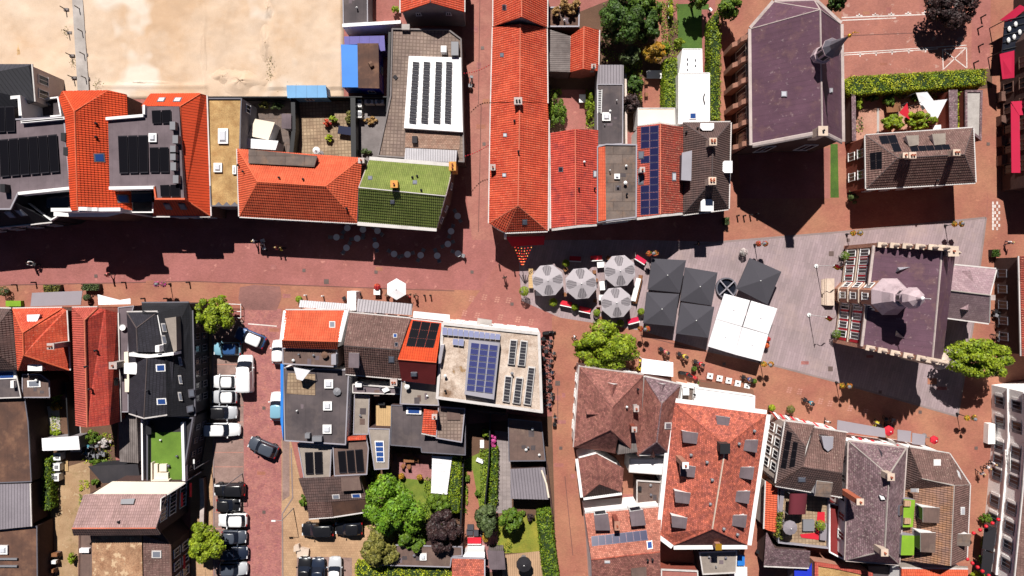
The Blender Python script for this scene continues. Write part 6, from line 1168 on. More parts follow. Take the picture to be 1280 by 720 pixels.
slab_on(m3.root, m3.planes[3], [(1100, 618), (1106, 620), (1108, 624), (1103, 624)], 0.3, 'roof_vent', ('paint_white', 'metal_black')); block(m3.root, 'bay_window', [(1055, 645), (1064, 646), (1063, 660), (1054, 659)], 4.2, 0, 'plaster_white'); slab_on(m3.root, m3.planes[1], [(1122, 632), (1126, 630), (1126, 642), (1122, 644)], 0.25, 'skylight', ('felt_rust', 'zinc_dark'))
m4 = house('corner_house', 'brown house with lichen-yellow slope and glazed dormers at the corner', [(1137, 559, 5.4), (1186.5, 567.5, 5.4), (1212, 606, 5.2), (1208, 698, 5.2), (1188, 707, 7.8), (1126, 700, 5.0), (1129, 612, 5.0), (1152, 598, 7.4), (1192.5, 607, 7.8)],
    [((0, 1, 8, 7), 'tile_brown'), ((1, 2, 8), 'tile_brown'), ((2, 3, 4, 8), 'tile_brown'), ((4, 5, 6, 8), 'tile_lichen'), ((6, 7, 8), 'tile_brown'), ((0, 7, 6), 'tile_umber')], wall='plaster_white', gut=[(0, 1), (1, 2), (2, 3), (5, 6)], ridge=[(8, 4), (7, 8), (8, 2)], rmat='ridge_grey', wins=[(1, 2, (1.6, 3.8), 2)])
sky_c(m4, 0, 1171, 578.5, 9, 8, glass='glass_pale', frame='gutter'); sky_c(m4, 5, 1143.5, 613, 9, 5, glass='glass_pale', frame='gutter'); skylight(m4, 2, [(1200, 633.5), (1205, 633.5), (1205, 643), (1200, 643)], 'glass_pale', 'paint_white'); skylight(m4, 1, [(1195, 587), (1198, 590), (1201, 600), (1197.5, 596)], 'glass_pale', 'gutter')
dormer(m4, 3, [(1154, 634), (1175, 635), (1174, 654), (1154, 653)], 7.6, 3, 'felt_brown', glass='glass_dark'); dormer(m4, 3, [(1151, 666), (1170, 666), (1169, 691), (1151, 690)], 7.6, 3, 'felt_brown'); dormer(m4, 2, [(1195.5, 667.5), (1214, 667.5), (1212.5, 683), (1195, 682)], 7.0, 1, 'felt_mottle', drop=2)
for q in ([(1130, 624), (1144, 625), (1141, 659), (1128.5, 659)], [(1127.5, 669), (1143.5, 669.5), (1142.5, 694), (1126, 694)]):
    block(m4.root, 'green_terrace', q, 6.2, 4.6, 'turf_lime', 'zinc')
    q2 = [(x + (1.2 if i in (0, 3) else -1.2), y) for i, (x, y) in enumerate(q)]
for y in (630, 652): block(m4.root, 'lounger', [(1131, y - 4), (1139, y - 3.5), (1138.5, y + 3), (1130.5, y + 3)], 6.5, 6.2, 'wood_deck')
h = house('row_house', 'orange roof at the bottom edge beside the lichen roof', [(1127, 711, 5.0), (1210, 712, 5.0), (1205, 760, 6.5), (1127, 760, 6.5)], [((0, 1, 2, 3), 'tile_orange')], wall='plaster_white', gut=[(0, 1)]); awning(h.root, [(1122, 703), (1188, 707), (1210, 708), (1209, 711), (1126, 710)], (4.9,) * 5, 'felt_beige', 'flat_edge')
h = flat('rear_annex', 'rooftop terrace with maroon canopy and sofas behind the corner house', [(970, 607.5), (1035, 621), (1034, 684), (971, 677)], 3.4, 'pavers_tan', wall='plaster_beige', rimm='zinc', rh=0.5, rw=0.12)
ter = h
h = house('rear_annex', 'narrow bright orange roof strip along the side alley', [(957.5, 601, 3.6), (972, 611, 3.9), (970, 666, 3.9), (955.5, 661, 3.6)], [((0, 1, 2, 3), 'tile_orange')], wall='plaster_beige', gut=[(0, 3)], cat='building'); h = house('rear_annex', 'dark grey tiled low roof under the rooftop terrace', [(958, 664, 3.0), (969, 686, 4.2), (1013, 689, 4.2), (1011, 709.5, 3.0), (955, 707, 3.0)], [((0, 1, 4), 'tile_grey'), ((1, 2, 3, 4), 'tile_grey')], wall='brick_dark', gut=[(3, 4)], cat='building')
h = flat('rear_annex', 'tan flat roof with rose rim at the bottom edge', [(1018, 702), (1044, 706), (1090, 716), (1090, 760), (1018, 760)], 3.2, 'gravel_tan', wall='brick_pink', rimm='tile_rose', rh=0.2, rw=0.4); h = flat('rear_annex', 'dark shaded roof with grey hatches behind the slate house', [(1085, 708), (1125, 708), (1125, 760), (1092, 760)], 2.6, 'felt_dark', wall='brick_dark', rimm=None); shed('blue tarpaulin roof under the dark grey tiled roof', [(993, 711), (1012, 710), (1016, 701), (1016, 740), (993, 740)], 2.4, 'blue_tarp', 'metal_grey')
h = flat('rear_annex', 'white framed maroon side annex between terrace and slate house', [(1036, 628), (1054, 632), (1055, 700), (1036, 690)], 3.0, 'plaster_maroon', wall='plaster_maroon', rimm='paint_white', rh=0.1, rw=0.15)
# street awnings of the south-east block
r = thing('awning', 'long grey shop awning facing the old town hall', 'awning', W(1076, 533)); awning(r, [(1047, 525), (1106, 535.5), (1107, 547), (1046, 538.5)], (2.5, 2.5, 3.0, 3.0), 'fabric_grey', 'canopy')
r = thing('awning', 'red and white striped awning at the corner of the side alley', 'awning', W(985, 522))
for i in range(14): awning(r, [(966 + i * 7, 515 + i * 1.75), (969.5 + i * 7, 516 + i * 1.75), (977.5 + i * 7, 526 + i * 1.3), (974 + i * 7, 525 + i * 1.3)], (2.6, 2.6, 3.2, 3.2), 'fabric_red' if i % 2 else 'fabric_white', 'stripe')
for i in range(9): awning(r, [(1064 + i * 8, 545 + i * 1.5), (1068 + i * 8, 545.6 + i * 1.5), (1072 + i * 8, 551 + i * 1.2), (1068 + i * 8, 550.4 + i * 1.2)], (2.7, 2.7, 3.1, 3.1), 'fabric_red' if i % 2 else 'fabric_white', 'stripe')
awning(r, [(961, 513), (966, 515.5), (981, 528), (979, 534)], (2.4, 2.6, 3.2, 3.0), 'tile_red', 'side_panel')
for i, q in enumerate(([(1122, 537), (1139, 539), (1138, 553), (1122, 551)], [(1140.5, 541), (1157, 543.5), (1156, 557), (1140, 555)])):
    r = thing('awning', 'pale grey square awning beside the long grey one' if i == 0 else 'pale grey square awning next to the red parasol on the corner', 'awning', W(*q[0])); awning(r, q, (2.4, 2.4, 2.8, 2.8), 'fabric_grey', 'canopy')
r = thing('awning', 'corrugated grey street awning over the speckled brown row house', 'awning', W(480, 380)); awning(r, [(447, 373.5), (515.5, 380), (514.5, 394), (446, 389.5)], (2.6, 2.6, 3.2, 3.2), 'metal_sheet', 'canopy')
r = thing('awning', 'white corrugated street awning over the orange corner house', 'awning', W(405, 380)); awning(r, [(375, 375), (438, 380), (437, 388), (373.5, 384)], (2.6, 2.6, 3.0, 3.0), 'corrugated', 'canopy')
r = thing('awning', 'flat grey street awning below the orange hipped house', 'awning', W(70, 372)); awning(r, [(40, 366), (103, 363.5), (101, 381), (38, 383)], (2.5, 2.5, 3.0, 3.0), 'fabric_grey', 'canopy')
r = thing('awning', 'white folded street awning before the red mansard roof', 'awning', W(140, 375)); awning(r, [(122, 368), (150, 375), (163, 373), (163, 380), (123, 381)], (2.5, 2.5, 2.6, 3.0, 3.0), 'fabric_white', 'canopy')
# ================================================================ vegetation
def leafcloud(name, P, Nn, size, m, parent=None, org=(0, 0, 0)):
    n = len(P); P = P - np.array(org)
    Nn = Nn / np.maximum(1e-6, np.linalg.norm(Nn, axis=1))[:, None]
    a = rng.normal(size=(n, 3)); t = np.cross(Nn, a); t /= np.maximum(1e-6, np.linalg.norm(t, axis=1))[:, None]; b = np.cross(Nn, t)
    s = size[:, None]
    V = np.stack([P + t * s, P + b * s * 0.62, P - t * s, P - b * s * 0.62], 1).reshape(-1, 3)
    me = bpy.data.meshes.new(name); me.vertices.add(n * 4); me.vertices.foreach_set('co', V.ravel().astype(np.float32))
    me.loops.add(n * 4); me.loops.foreach_set('vertex_index', np.arange(n * 4, dtype=np.int32))
    me.polygons.add(n); me.polygons.foreach_set('loop_start', np.arange(0, n * 4, 4, dtype=np.int32)); me.polygons.foreach_set('loop_total', np.full(n, 4, dtype=np.int32))
    me.materials.append(M[m]); me.update(calc_edges=True)
    return link(name, me, parent, org if parent is None else (0, 0, 0))
def crown_points(lobes, n, lo=0.72, hi=1.06, zmin=-0.55):
    w = np.array([l[3] * l[4] for l in lobes]); w = w / w.sum(); k = rng.choice(len(lobes), n, p=w); L = np.array(lobes)[k]
    d = rng.normal(size=(n, 3)); d /= np.linalg.norm(d, axis=1)[:, None]; d[:, 2] = np.where(d[:, 2] < zmin, -d[:, 2], d[:, 2])
    r = rng.uniform(lo, hi, n)[:, None]
    P = L[:, :3] + d * r * L[:, 3:6]
    return P, d + rng.normal(scale=0.45, size=(n, 3)) + np.array([0, 0, 0.35])
def tree(name, label, px, py, rx, ry, h, m, n=4200, leaf=0.2, lobes=11, cat='tree', group=None, seed=0, trunk=True, zc=0.62, flat_=0.8, gap=0.0):
    r = np.random.default_rng(seed + int(px * 7 + py)); z = h * zc; c = W(px, py, z); k = (H - z) / H / 10
    RX, RY, RZ = rx * k, ry * k, h * (1 - zc)
    t = thing(name, label, cat, (c.x, c.y, 0), group)
    lb = [(0, 0, z, RX * 0.42, RY * 0.42, RZ * 0.8)]
    for i in range(lobes):
        a = 2 * math.pi * (i + r.uniform(-0.3, 0.3)) / lobes * 1.0; q = r.uniform(0.40, 0.80)
        s = r.uniform(0.18, 0.38)
        lb.append((RX * q * math.cos(a), RY * q * math.sin(a), z + RZ * r.uniform(-0.35, 0.45), RX * s, RY * s, RZ * s * 1.3 + 0.15))
    for i in range(lobes // 2):
        a = r.uniform(0, 6.28); q = r.uniform(0.1, 0.55); s = r.uniform(0.14, 0.30); lb.append((RX * q * math.cos(a), RY * q * math.sin(a), z + RZ * r.uniform(0.3, 0.95), RX * s, RY * s, RZ * s + 0.1))
    P, Nn = crown_points(lb, n); sz = rng.uniform(0.55, 1.15, n) * leaf
    leafcloud('crown' if trunk else 'foliage', P, Nn, sz, m, t)
    if trunk:
        r0 = max(0.07, 0.035 * h)
        MB().tube((0, 0, 0), (0.05, 0.03, z * 0.75), r0, r0 * 0.6, 8).build('trunk', 'bark', t, local=True)
        for i in range(5):
            a = 2 * math.pi * i / 5 + 0.4; MB().tube((0.04, 0.03, z * (0.6 + 0.03 * i)), (RX * 0.6 * math.cos(a), RY * 0.6 * math.sin(a), z + RZ * 0.2), r0 * 0.45, r0 * 0.12, 6).build('limb', 'bark', t, local=True)
    else: MB().tube((0, 0, 0), (0.02, 0.01, z * 0.9), 0.06, 0.03, 6).build('stem', 'bark', t, local=True)
    return t
def shrub(label, px, py, rx, m, ry=None, h=None, n=None, name='shrub', **kw):
    ry = ry or rx; h = h or max(0.6, rx / 10 * 1.3); kw.setdefault('leaf', 0.13)
    return tree(name, label, px, py, rx, ry, h, m, n or int(250 + 9 * rx * ry), lobes=6, cat=kw.pop('cat', 'shrub'), trunk=False, zc=0.5, **kw)
def hedge(label, poly, h, m, n, m2='leaf_dark', leaf=0.12, name='hedge', zb=0.0, group=None):
    P = ccw([W(x, y, h) for x, y in poly]); c = sum(P, Vector()) / len(P); t = thing(name, label, 'hedge', (c.x, c.y, zb), group)
    I = offset(P, 0.18); V, F = prism([Vector((v.x, v.y, h - 0.12)) for v in I], zb); mk('core', V, F, 'hedge_core', t)
    A = np.array([[v.x, v.y] for v in P]); out = []; nr = []
    # top by rejection, sides by length
    lo, hi = A.min(0), A.max(0); area = abs(sum(A[i][0] * A[(i + 1) % len(A)][1] - A[(i + 1) % len(A)][0] * A[i][1] for i in range(len(A)))) / 2
    per = [np.linalg.norm(A[(i + 1) % len(A)] - A[i]) for i in range(len(A))]; tot = area + sum(per) * (h - zb); nt = int(n * area / tot)
    while len(out) < nt:
        p = lo + rng.random(2) * (hi - lo); ins = all((A[(i + 1) % len(A)][0] - A[i][0]) * (p[1] - A[i][1]) - (A[(i + 1) % len(A)][1] - A[i][1]) * (p[0] - A[i][0]) > -0.02 for i in range(len(A)))
        if ins: bump = 0.10 * math.sin(p[0] * 2.3 + p[1] * 1.7) + 0.07 * math.sin(p[0] * 5.1 - p[1] * 4.3); out.append((p[0], p[1], h - 0.05 + bump + rng.normal(0, 0.06))); nr.append((0, 0, 1.2))
    for i in range(len(A)):
        a, b = A[i], A[(i + 1) % len(A)]; e = (b - a) / max(per[i], 1e-6); o_ = np.array([e[1], -e[0]])
        for _ in range(int(n * per[i] * (h - zb) / tot)): s = rng.random(); q = a + (b - a) * s + o_ * rng.normal(0.02, 0.07); out.append((q[0], q[1], zb + 0.05 + (h - zb) * rng.random())); nr.append((o_[0], o_[1], 0.4))
    P_ = np.array(out); N_ = np.array(nr) + rng.normal(scale=0.5, size=(len(out), 3)); org = np.array(t.location)
    half = rng.random(len(P_)) < 0.75
    leafcloud('foliage', P_[half] - org, N_[half], rng.uniform(0.6, 1.2, half.sum()) * leaf, m, t); leafcloud('foliage', P_[~half] - org, N_[~half], rng.uniform(0.6, 1.2, (~half).sum()) * leaf, m2, t)
    return t
mat('hedge_core', (44, 62, 26), rough=0.95, fine=0.3, bump=0.6)
# street and square trees
tree('street_tree', 'bright green street tree at the parking corner', 267, 392, 25, 27, 5.5, 'leaf_bright', 4200, seed=3, zc=0.65)
tree('street_tree', 'broad round yellow-green tree over the bicycle racks', 756, 433, 48, 29, 5.6, 'leaf_bright', 8000, seed=5, lobes=15)
tree('street_tree', 'loose green tree beside the town hall turret', 1222, 448, 43, 29, 7.0, 'leaf_bright', 7000, seed=8, lobes=14)
tree('street_tree', 'dark purple-leaved tree in the church car park', 1190, 12, 35, 34, 4.2, 'leaf_purple', 5500, seed=2, lobes=13)
tree('street_tree', 'olive green tree overhanging the lower parked cars', 256, 678, 28, 26, 5.5, 'leaf_bright', 4600, seed=4, zc=0.65)
# northern gardens
tree('garden_tree', 'large dark evergreen tree behind the small red garden house', 774, 24, 31, 36, 6.5, 'leaf_dark', 6500, seed=11); tree('garden_tree', 'dark tree beside the curving garden path', 808, 34, 19, 20, 5.0, 'leaf_dark', 3000, seed=12); tree('garden_tree', 'mid green tree at the top of the northern garden', 800, 6, 22, 18, 5.5, 'leaf_green', 3000, seed=13)
tree('garden_tree', 'pale green small tree by the dark annex', 787, 71, 14, 14, 4.0, 'leaf_pine', 1800, seed=14); tree('garden_tree', 'orange-yellow small tree in the northern garden', 818, 67, 15, 14, 3.8, 'leaf_orange', 2000, seed=15); tree('garden_tree', 'small dark round tree next to the brick terrace', 794, 105, 10, 11, 3.2, 'leaf_dark', 1200, seed=16); tree('garden_tree', 'dark bushy tree behind the cream annex', 790, 128, 12, 13, 3.4, 'leaf_purple', 1500, seed=17)
tree('garden_tree', 'green tree shading the small northern lawn', 871, -2, 18, 14, 4.5, 'leaf_green', 2400, seed=18); tree('garden_tree', 'dense green tree between lawn hedge and church alley', 911, 8, 15, 18, 5.0, 'leaf_green', 2600, seed=19); tree('garden_tree', 'dark tree peeking past the church apse', 1046, 2, 12, 14, 5.0, 'leaf_dark', 1600, seed=20)
shrub('leafy shrub mass beside the corner orange roof', 697, 139, 13, 'leaf_green', 24, 2.2, 1800); shrub('narrow shrub between brick terrace and dark annex', 738, 132, 6, 'leaf_bright', 20, 1.6, 700); shrub('low light shrub under the pale green tree', 780, 88, 7, 'leaf_bright', 8); shrub('light shrub in front of the white annex', 848, 53, 9, 'leaf_bright', 6); shrub('light shrub beside the orange-yellow tree', 832, 58, 7, 'leaf_bright', 6)
shrub('planting strip along the upper garden path', 823, 12, 7, 'leaf_green', 14, 1.4, 700); shrub('yellowish shrub strip beside the white garden bench', 838, 12, 5, 'leaf_yellow', 16, 1.5, 700)
hedge('bright green hedge beside the large white flat roof', [(831, 74), (846, 72), (846, 134), (830, 134)], 2.0, 'leaf_bright', 3800, 'leaf_green'); hedge('tall green hedge strip between lawn and church alley', [(887, 26), (899, 12), (901, 60), (900, 150), (888, 150)], 2.0, 'leaf_bright', 5600, 'leaf_dark')
hedge('long yellow-green hedge between car park and courtyard', [(1057, 103), (1064, 96), (1233, 86), (1233, 105), (1064, 118), (1058, 114)], 2.2, 'leaf_yellow', 11000, 'leaf_green', 0.11); hedge('narrow yellow-green hedge planter beside the concrete annex', [(1198, 115), (1205, 115), (1205, 160), (1197.5, 160)], 1.5, 'leaf_yellow', 1500, 'leaf_bright')
tree('garden_tree', 'bright round courtyard tree next to the villa, church side', 1116, 153, 14, 11, 3.4, 'leaf_bright', 1900, seed=21); tree('garden_tree', 'bright round courtyard tree under the white sail', 1147, 151, 19, 13, 3.4, 'leaf_bright', 2600, seed=22); shrub('small bush beside the courtyard bench', 1111, 126, 9, 'leaf_green'); shrub('small bush next to the white courtyard table', 1144, 123, 6, 'leaf_green'); shrub('climbing shrubs along the tiled courtyard wall', 1073, 128, 5, 'leaf_bright', 12, 1.6, 500); shrub('shady bush at the hedge corner of the courtyard', 1088, 123, 9, 'leaf_dark', 5); shrub('grey-green bush at the villa corner', 1066, 246, 8, 'leaf_pine', 9, 1.4)
# southern gardens
tree('garden_tree', 'large bright green tree in the middle garden', 492, 636, 39, 39, 6.5, 'leaf_lush', 8000, seed=31, lobes=16); tree('garden_tree', 'olive weeping tree beside the parking yard', 475, 684, 27, 24, 4.5, 'leaf_olive', 4600, seed=32); tree('garden_tree', 'mid green tree between the weeping tree and purple tree', 514, 672, 17, 16, 4.2, 'leaf_green', 2400, seed=33); tree('garden_tree', 'dark purple-brown tree over the long shed roof', 553, 662, 25, 28, 5.5, 'leaf_purple', 5200, seed=34)
tree('garden_tree', 'green bushy tree below the white pergola', 549, 626, 16, 14, 3.6, 'leaf_green', 2200, seed=35); tree('garden_tree', 'grey-green feathery tree at the brick garden path', 608, 650, 14, 21, 4.2, 'leaf_pine', 2600, seed=36); tree('garden_tree', 'round dark green tree on the dry lawn', 639, 650, 15, 16, 4.0, 'leaf_green', 2400, seed=37); shrub('yellow shrub beside the dark rear house', 472, 601, 8, 'leaf_yellow', 10, 1.6, 900); shrub('red-brown shrub by the red garden chest', 607, 672, 5, 'leaf_orange', 8, 1.2); shrub('small dark red shrub at the lawn edge', 663, 646, 5, 'leaf_purple', 5, 0.9)
hedge('tall leafy hedge beside the white pergola', [(564, 569), (576, 569), (574, 640), (560, 640)], 2.2, 'leaf_bright', 3600, 'leaf_green'); hedge('bright yellow-green hedge at the bottom of the gardens', [(444, 706), (566, 709), (566, 740), (444, 740)], 1.8, 'leaf_yellow', 5000, 'leaf_bright'); hedge('row of conifers along the southern alley', [(672, 646), (688, 640), (700, 740), (682, 740)], 2.8, 'leaf_green', 4600, 'leaf_bright', 0.14); hedge('narrow ivy hedge beside the western workshop', [(52, 575), (61, 574), (63, 637), (53, 637)], 1.6, 'leaf_green', 1800, 'leaf_bright'); hedge('dark planting strip between path and fence', [(615, 560), (622, 560), (620, 632), (612, 632)], 1.2, 'leaf_green', 1500, 'leaf_bright', 0.13)
hedge('low clipped hedge behind the dark brown rear house', [(413, 644), (458, 639), (459, 644), (414, 650)], 1.0, 'leaf_green', 900, 'leaf_bright')
shrub('pink flowering shrub by the shaded court', 617, 551, 5, 'flower_pink', 9, 1.4, 600); shrub('green shrub under the pink flowers', 617, 572, 5, 'leaf_green', 6, 1.0); shrub('leafy shrub at the end of the shaded court', 607, 541, 6, 'leaf_bright', 6, 1.0); shrub('small clump on the narrow lawn, path side', 584, 598, 4, 'leaf_green', 4, 0.7); shrub('small clump low on the narrow lawn', 597, 616, 4, 'leaf_green', 4, 0.7); shrub('green shrub beside the black deck table', 688, 700, 9, 'leaf_green', 14, 1.8, 900); shrub('small lawn-edge shrub beside the deck chair', 652, 641, 6, 'leaf_green', 3, 0.7)
shrub('dark vine bush under the tapering annex', 465, 590, 6, 'leaf_green', 12, 1.6, 600); shrub('bushes behind the dark brown rear house', 456, 600, 5, 'leaf_dark', 10, 1.4, 500); shrub('ivy at the corner of the dark brown rear house', 379, 626, 5, 'leaf_green', 9, 1.5, 600)
shrub('yellow-green bush in the western garden, upper', 71, 494, 7, 'leaf_yellow', 7, 1.2); shrub('orange-green bush in the western garden, lower', 71, 508, 7, 'leaf_orange', 6, 1.0); shrub('bush beside the white sheet roof', 70, 541, 6, 'leaf_bright', 5, 1.0); shrub('small bush at the workshop corner', 40, 544, 6, 'leaf_bright', 5, 1.0); shrub('rambling plants behind the red mansard roof', 118, 546, 9, 'leaf_green', 9, 1.0, 800); shrub('pale flowering plants in the bicycle yard', 131, 553, 9, 'flower_white', 7, 0.9, 600); shrub('leafy plants at the edge of the bicycle yard', 122, 577, 11, 'leaf_green', 5, 0.9, 600); shrub('low plants beside the dirt yard', 119, 602, 5, 'leaf_green', 4, 0.8); shrub('small plant at the dirt yard wall', 90, 697, 4, 'leaf_bright', 7, 1.0)
shrub('green shrub beside the white corner building, upper', 1231, 647, 5, 'leaf_green', 8, 1.6, 500); shrub('green shrub beside the white corner building, middle', 1229, 677, 5, 'leaf_green', 9, 1.6, 500); shrub('green shrub beside the white corner building, lower', 1227, 702, 5, 'leaf_green', 10, 1.6, 500); shrub('yellow flowering shrub at the bottom of the lantern alley', 1221, 717, 7, 'leaf_yellow', 6, 1.4, 500)
shrub('red and green potted plants behind the black fence', 330, 131, 8, 'leaf_olive', 5, 1.0, 500); shrub('mixed plants near the white garden shed', 346, 133, 10, 'leaf_pine', 6, 0.9, 600); shrub('dark red round shrub on the tan terrace', 409, 154, 5, 'flower_red', 5, 0.9, 400); shrub('green shrub next to the red one on the tan terrace', 417, 149, 6, 'leaf_bright', 5, 0.9, 400); shrub('yellow shrub on the tan terrace', 411, 172, 5, 'leaf_yellow', 5, 0.8, 400); shrub('small bush at the terrace fence corner', 436, 147, 5, 'leaf_olive', 8, 0.9, 400); shrub('low green plant in the grey yard', 457, 189, 7, 'leaf_pine', 5, 0.6, 400); shrub('dry heap of plants in the grey yard', 463, 151, 9, 'leaf_straw', 6, 0.5, 500)
shrub('potted shrub in the corner court by the red house', 495, 12, 5, 'leaf_bright', 5, 1.2, 400)
for i, (x, y, r) in enumerate(((693, 26, 7), (703, 17, 8), (712, 22, 9), (718, 16, 5))): tg = shrub(('straw grass clump on the annex, by the orange row', 'straw grass clump on the annex, back edge', 'largest straw grass clump on the annex roof', 'small straw grass clump in the annex corner')[i], x, y, r, 'leaf_straw', h=1.2, n=600); tg.location.z = 2.85
def groundcover(label, polys, n, mats, zmax=0.45, leaf=0.11):
    for k, m in enumerate(mats):
        P = []
        for poly in polys:
            A = [W(x, y) for x, y in ccw_px(poly)]; lo = (min(a.x for a in A), min(a.y for a in A)); hi = (max(a.x for a in A), max(a.y for a in A)); c = 0
            while c < n // len(mats) // len(polys):
                x, y = rng.uniform(lo[0], hi[0]), rng.uniform(lo[1], hi[1]); c += 1
                if math.sin(x * 1.7 + k) + math.sin(y * 2.1 - k * 2 + x * .6) < -0.2: continue
                P.append((x, y, rng.uniform(0.03, zmax)))
        P = np.array(P); tag(leafcloud('undergrowth', P, rng.normal(scale=.5, size=P.shape) + np.array([0, 0, 1.]), rng.uniform(.6, 1.2, len(P)) * leaf, m), label + (', paler plants', ', darker plants')[k % 2], 'undergrowth', None, 'stuff')
def ccw_px(p): return p
groundcover('leafy ground cover through the northern garden beds', [quad(752, 5, 812, 78), quad(782, 76, 802, 130), quad(826, 2, 848, 70), quad(688, 112, 702, 160), quad(732, 110, 745, 160)], 4600, ('leaf_bright', 'leaf_green'))
groundcover('leafy ground cover through the southern garden beds', [quad(455, 590, 486, 660), quad(530, 596, 560, 650), quad(578, 576, 585, 640), quad(600, 560, 612, 640), quad(500, 650, 540, 682), quad(618, 640, 640, 690)], 4600, ('leaf_bright', 'leaf_green'))
groundcover('plants and weeds in the western yards', [quad(104, 540, 146, 580), quad(64, 485, 76, 545), quad(100, 600, 112, 640)], 1800, ('leaf_yellow', 'leaf_green'), 0.3)
groundcover('green edging in the courtyard beside the long hedge', [quad(1068, 118, 1078, 165), quad(1078, 118, 1180, 124)], 900, ('leaf_bright', 'leaf_dark'), 0.4)
# weeds on the sand
def weeds(label, pts, m, n=90):
    P = np.concatenate([np.array(W(x, y))[None, :] + rng.normal(scale=(s * 0.1, s * 0.1, 0.0), size=(n, 3)) for x, y, s in pts]); P[:, 2] = rng.uniform(0.2, 0.45, len(P))
    o = leafcloud('weeds', P, rng.normal(size=P.shape) + np.array([0, 0, 1.0]), rng.uniform(0.03, 0.09, len(P)), m); tag(o, label, 'weeds', None, 'stuff')
weeds('dry weeds scattered over the sand lot', [(341, 75, 5), (341, 92, 4), (357, 100, 7), (362, 85, 6), (415, 40, 3), (426, 18, 2), (375, 105, 3), (124, 106, 3), (104, 60, 3), (86, 40, 3), (95, 80, 3)], 'leaf_olive')

# ================================================================ vehicles
for nm, c in (('white', (240, 240, 242)), ('black', (30, 30, 34)), ('grey', (74, 80, 92)), ('silver', (186, 188, 194)), ('blue', (54, 90, 140)), ('sky', (130, 178, 200)), ('navy', (36, 44, 62)), ('red', (180, 40, 40))):
    mat('paint_' + nm + '_car', c, rough=0.28, big=0, fine=0.02, bump=0, spec=0.5, k=0.72)
mat('lamp_glass', (230, 232, 236), rough=0.15, big=0, fine=0, bump=0); mat('tail_red', (180, 24, 24), rough=0.2, big=0, fine=0, bump=0)
def loft(rings, caps=True):
    n = len(rings[0]); V = [v for r in rings for v in r]; F = []
    for k in range(len(rings) - 1):
        for i in range(n): j = (i + 1) % n; F.append((k * n + i, (k + 1) * n + i, (k + 1) * n + j, k * n + j))
    if caps: F += [tuple(range(n)), tuple(range((len(rings) - 1) * n + n - 1, (len(rings) - 1) * n - 1, -1))]
    return V, F
_wheel = []
def wheel_meshes():
    if not _wheel:
        t = MB().lathe([(0.20, -0.1), (0.29, -0.1), (0.32, -0.06), (0.32, 0.06), (0.29, 0.1), (0.20, 0.1)], n=14); q = Matrix.Rotation(math.pi / 2, 3, 'X'); t.V = [q @ v for v in t.V]
        r = MB().lathe([(0.195, -0.09), (0.195, 0.09), (0.06, 0.105)], n=14); r.V = [q @ v for v in r.V]; _wheel.extend((t.mesh('tyre', ['rubber'], True), r.mesh('rim', ['metal_grey'])))
    return _wheel
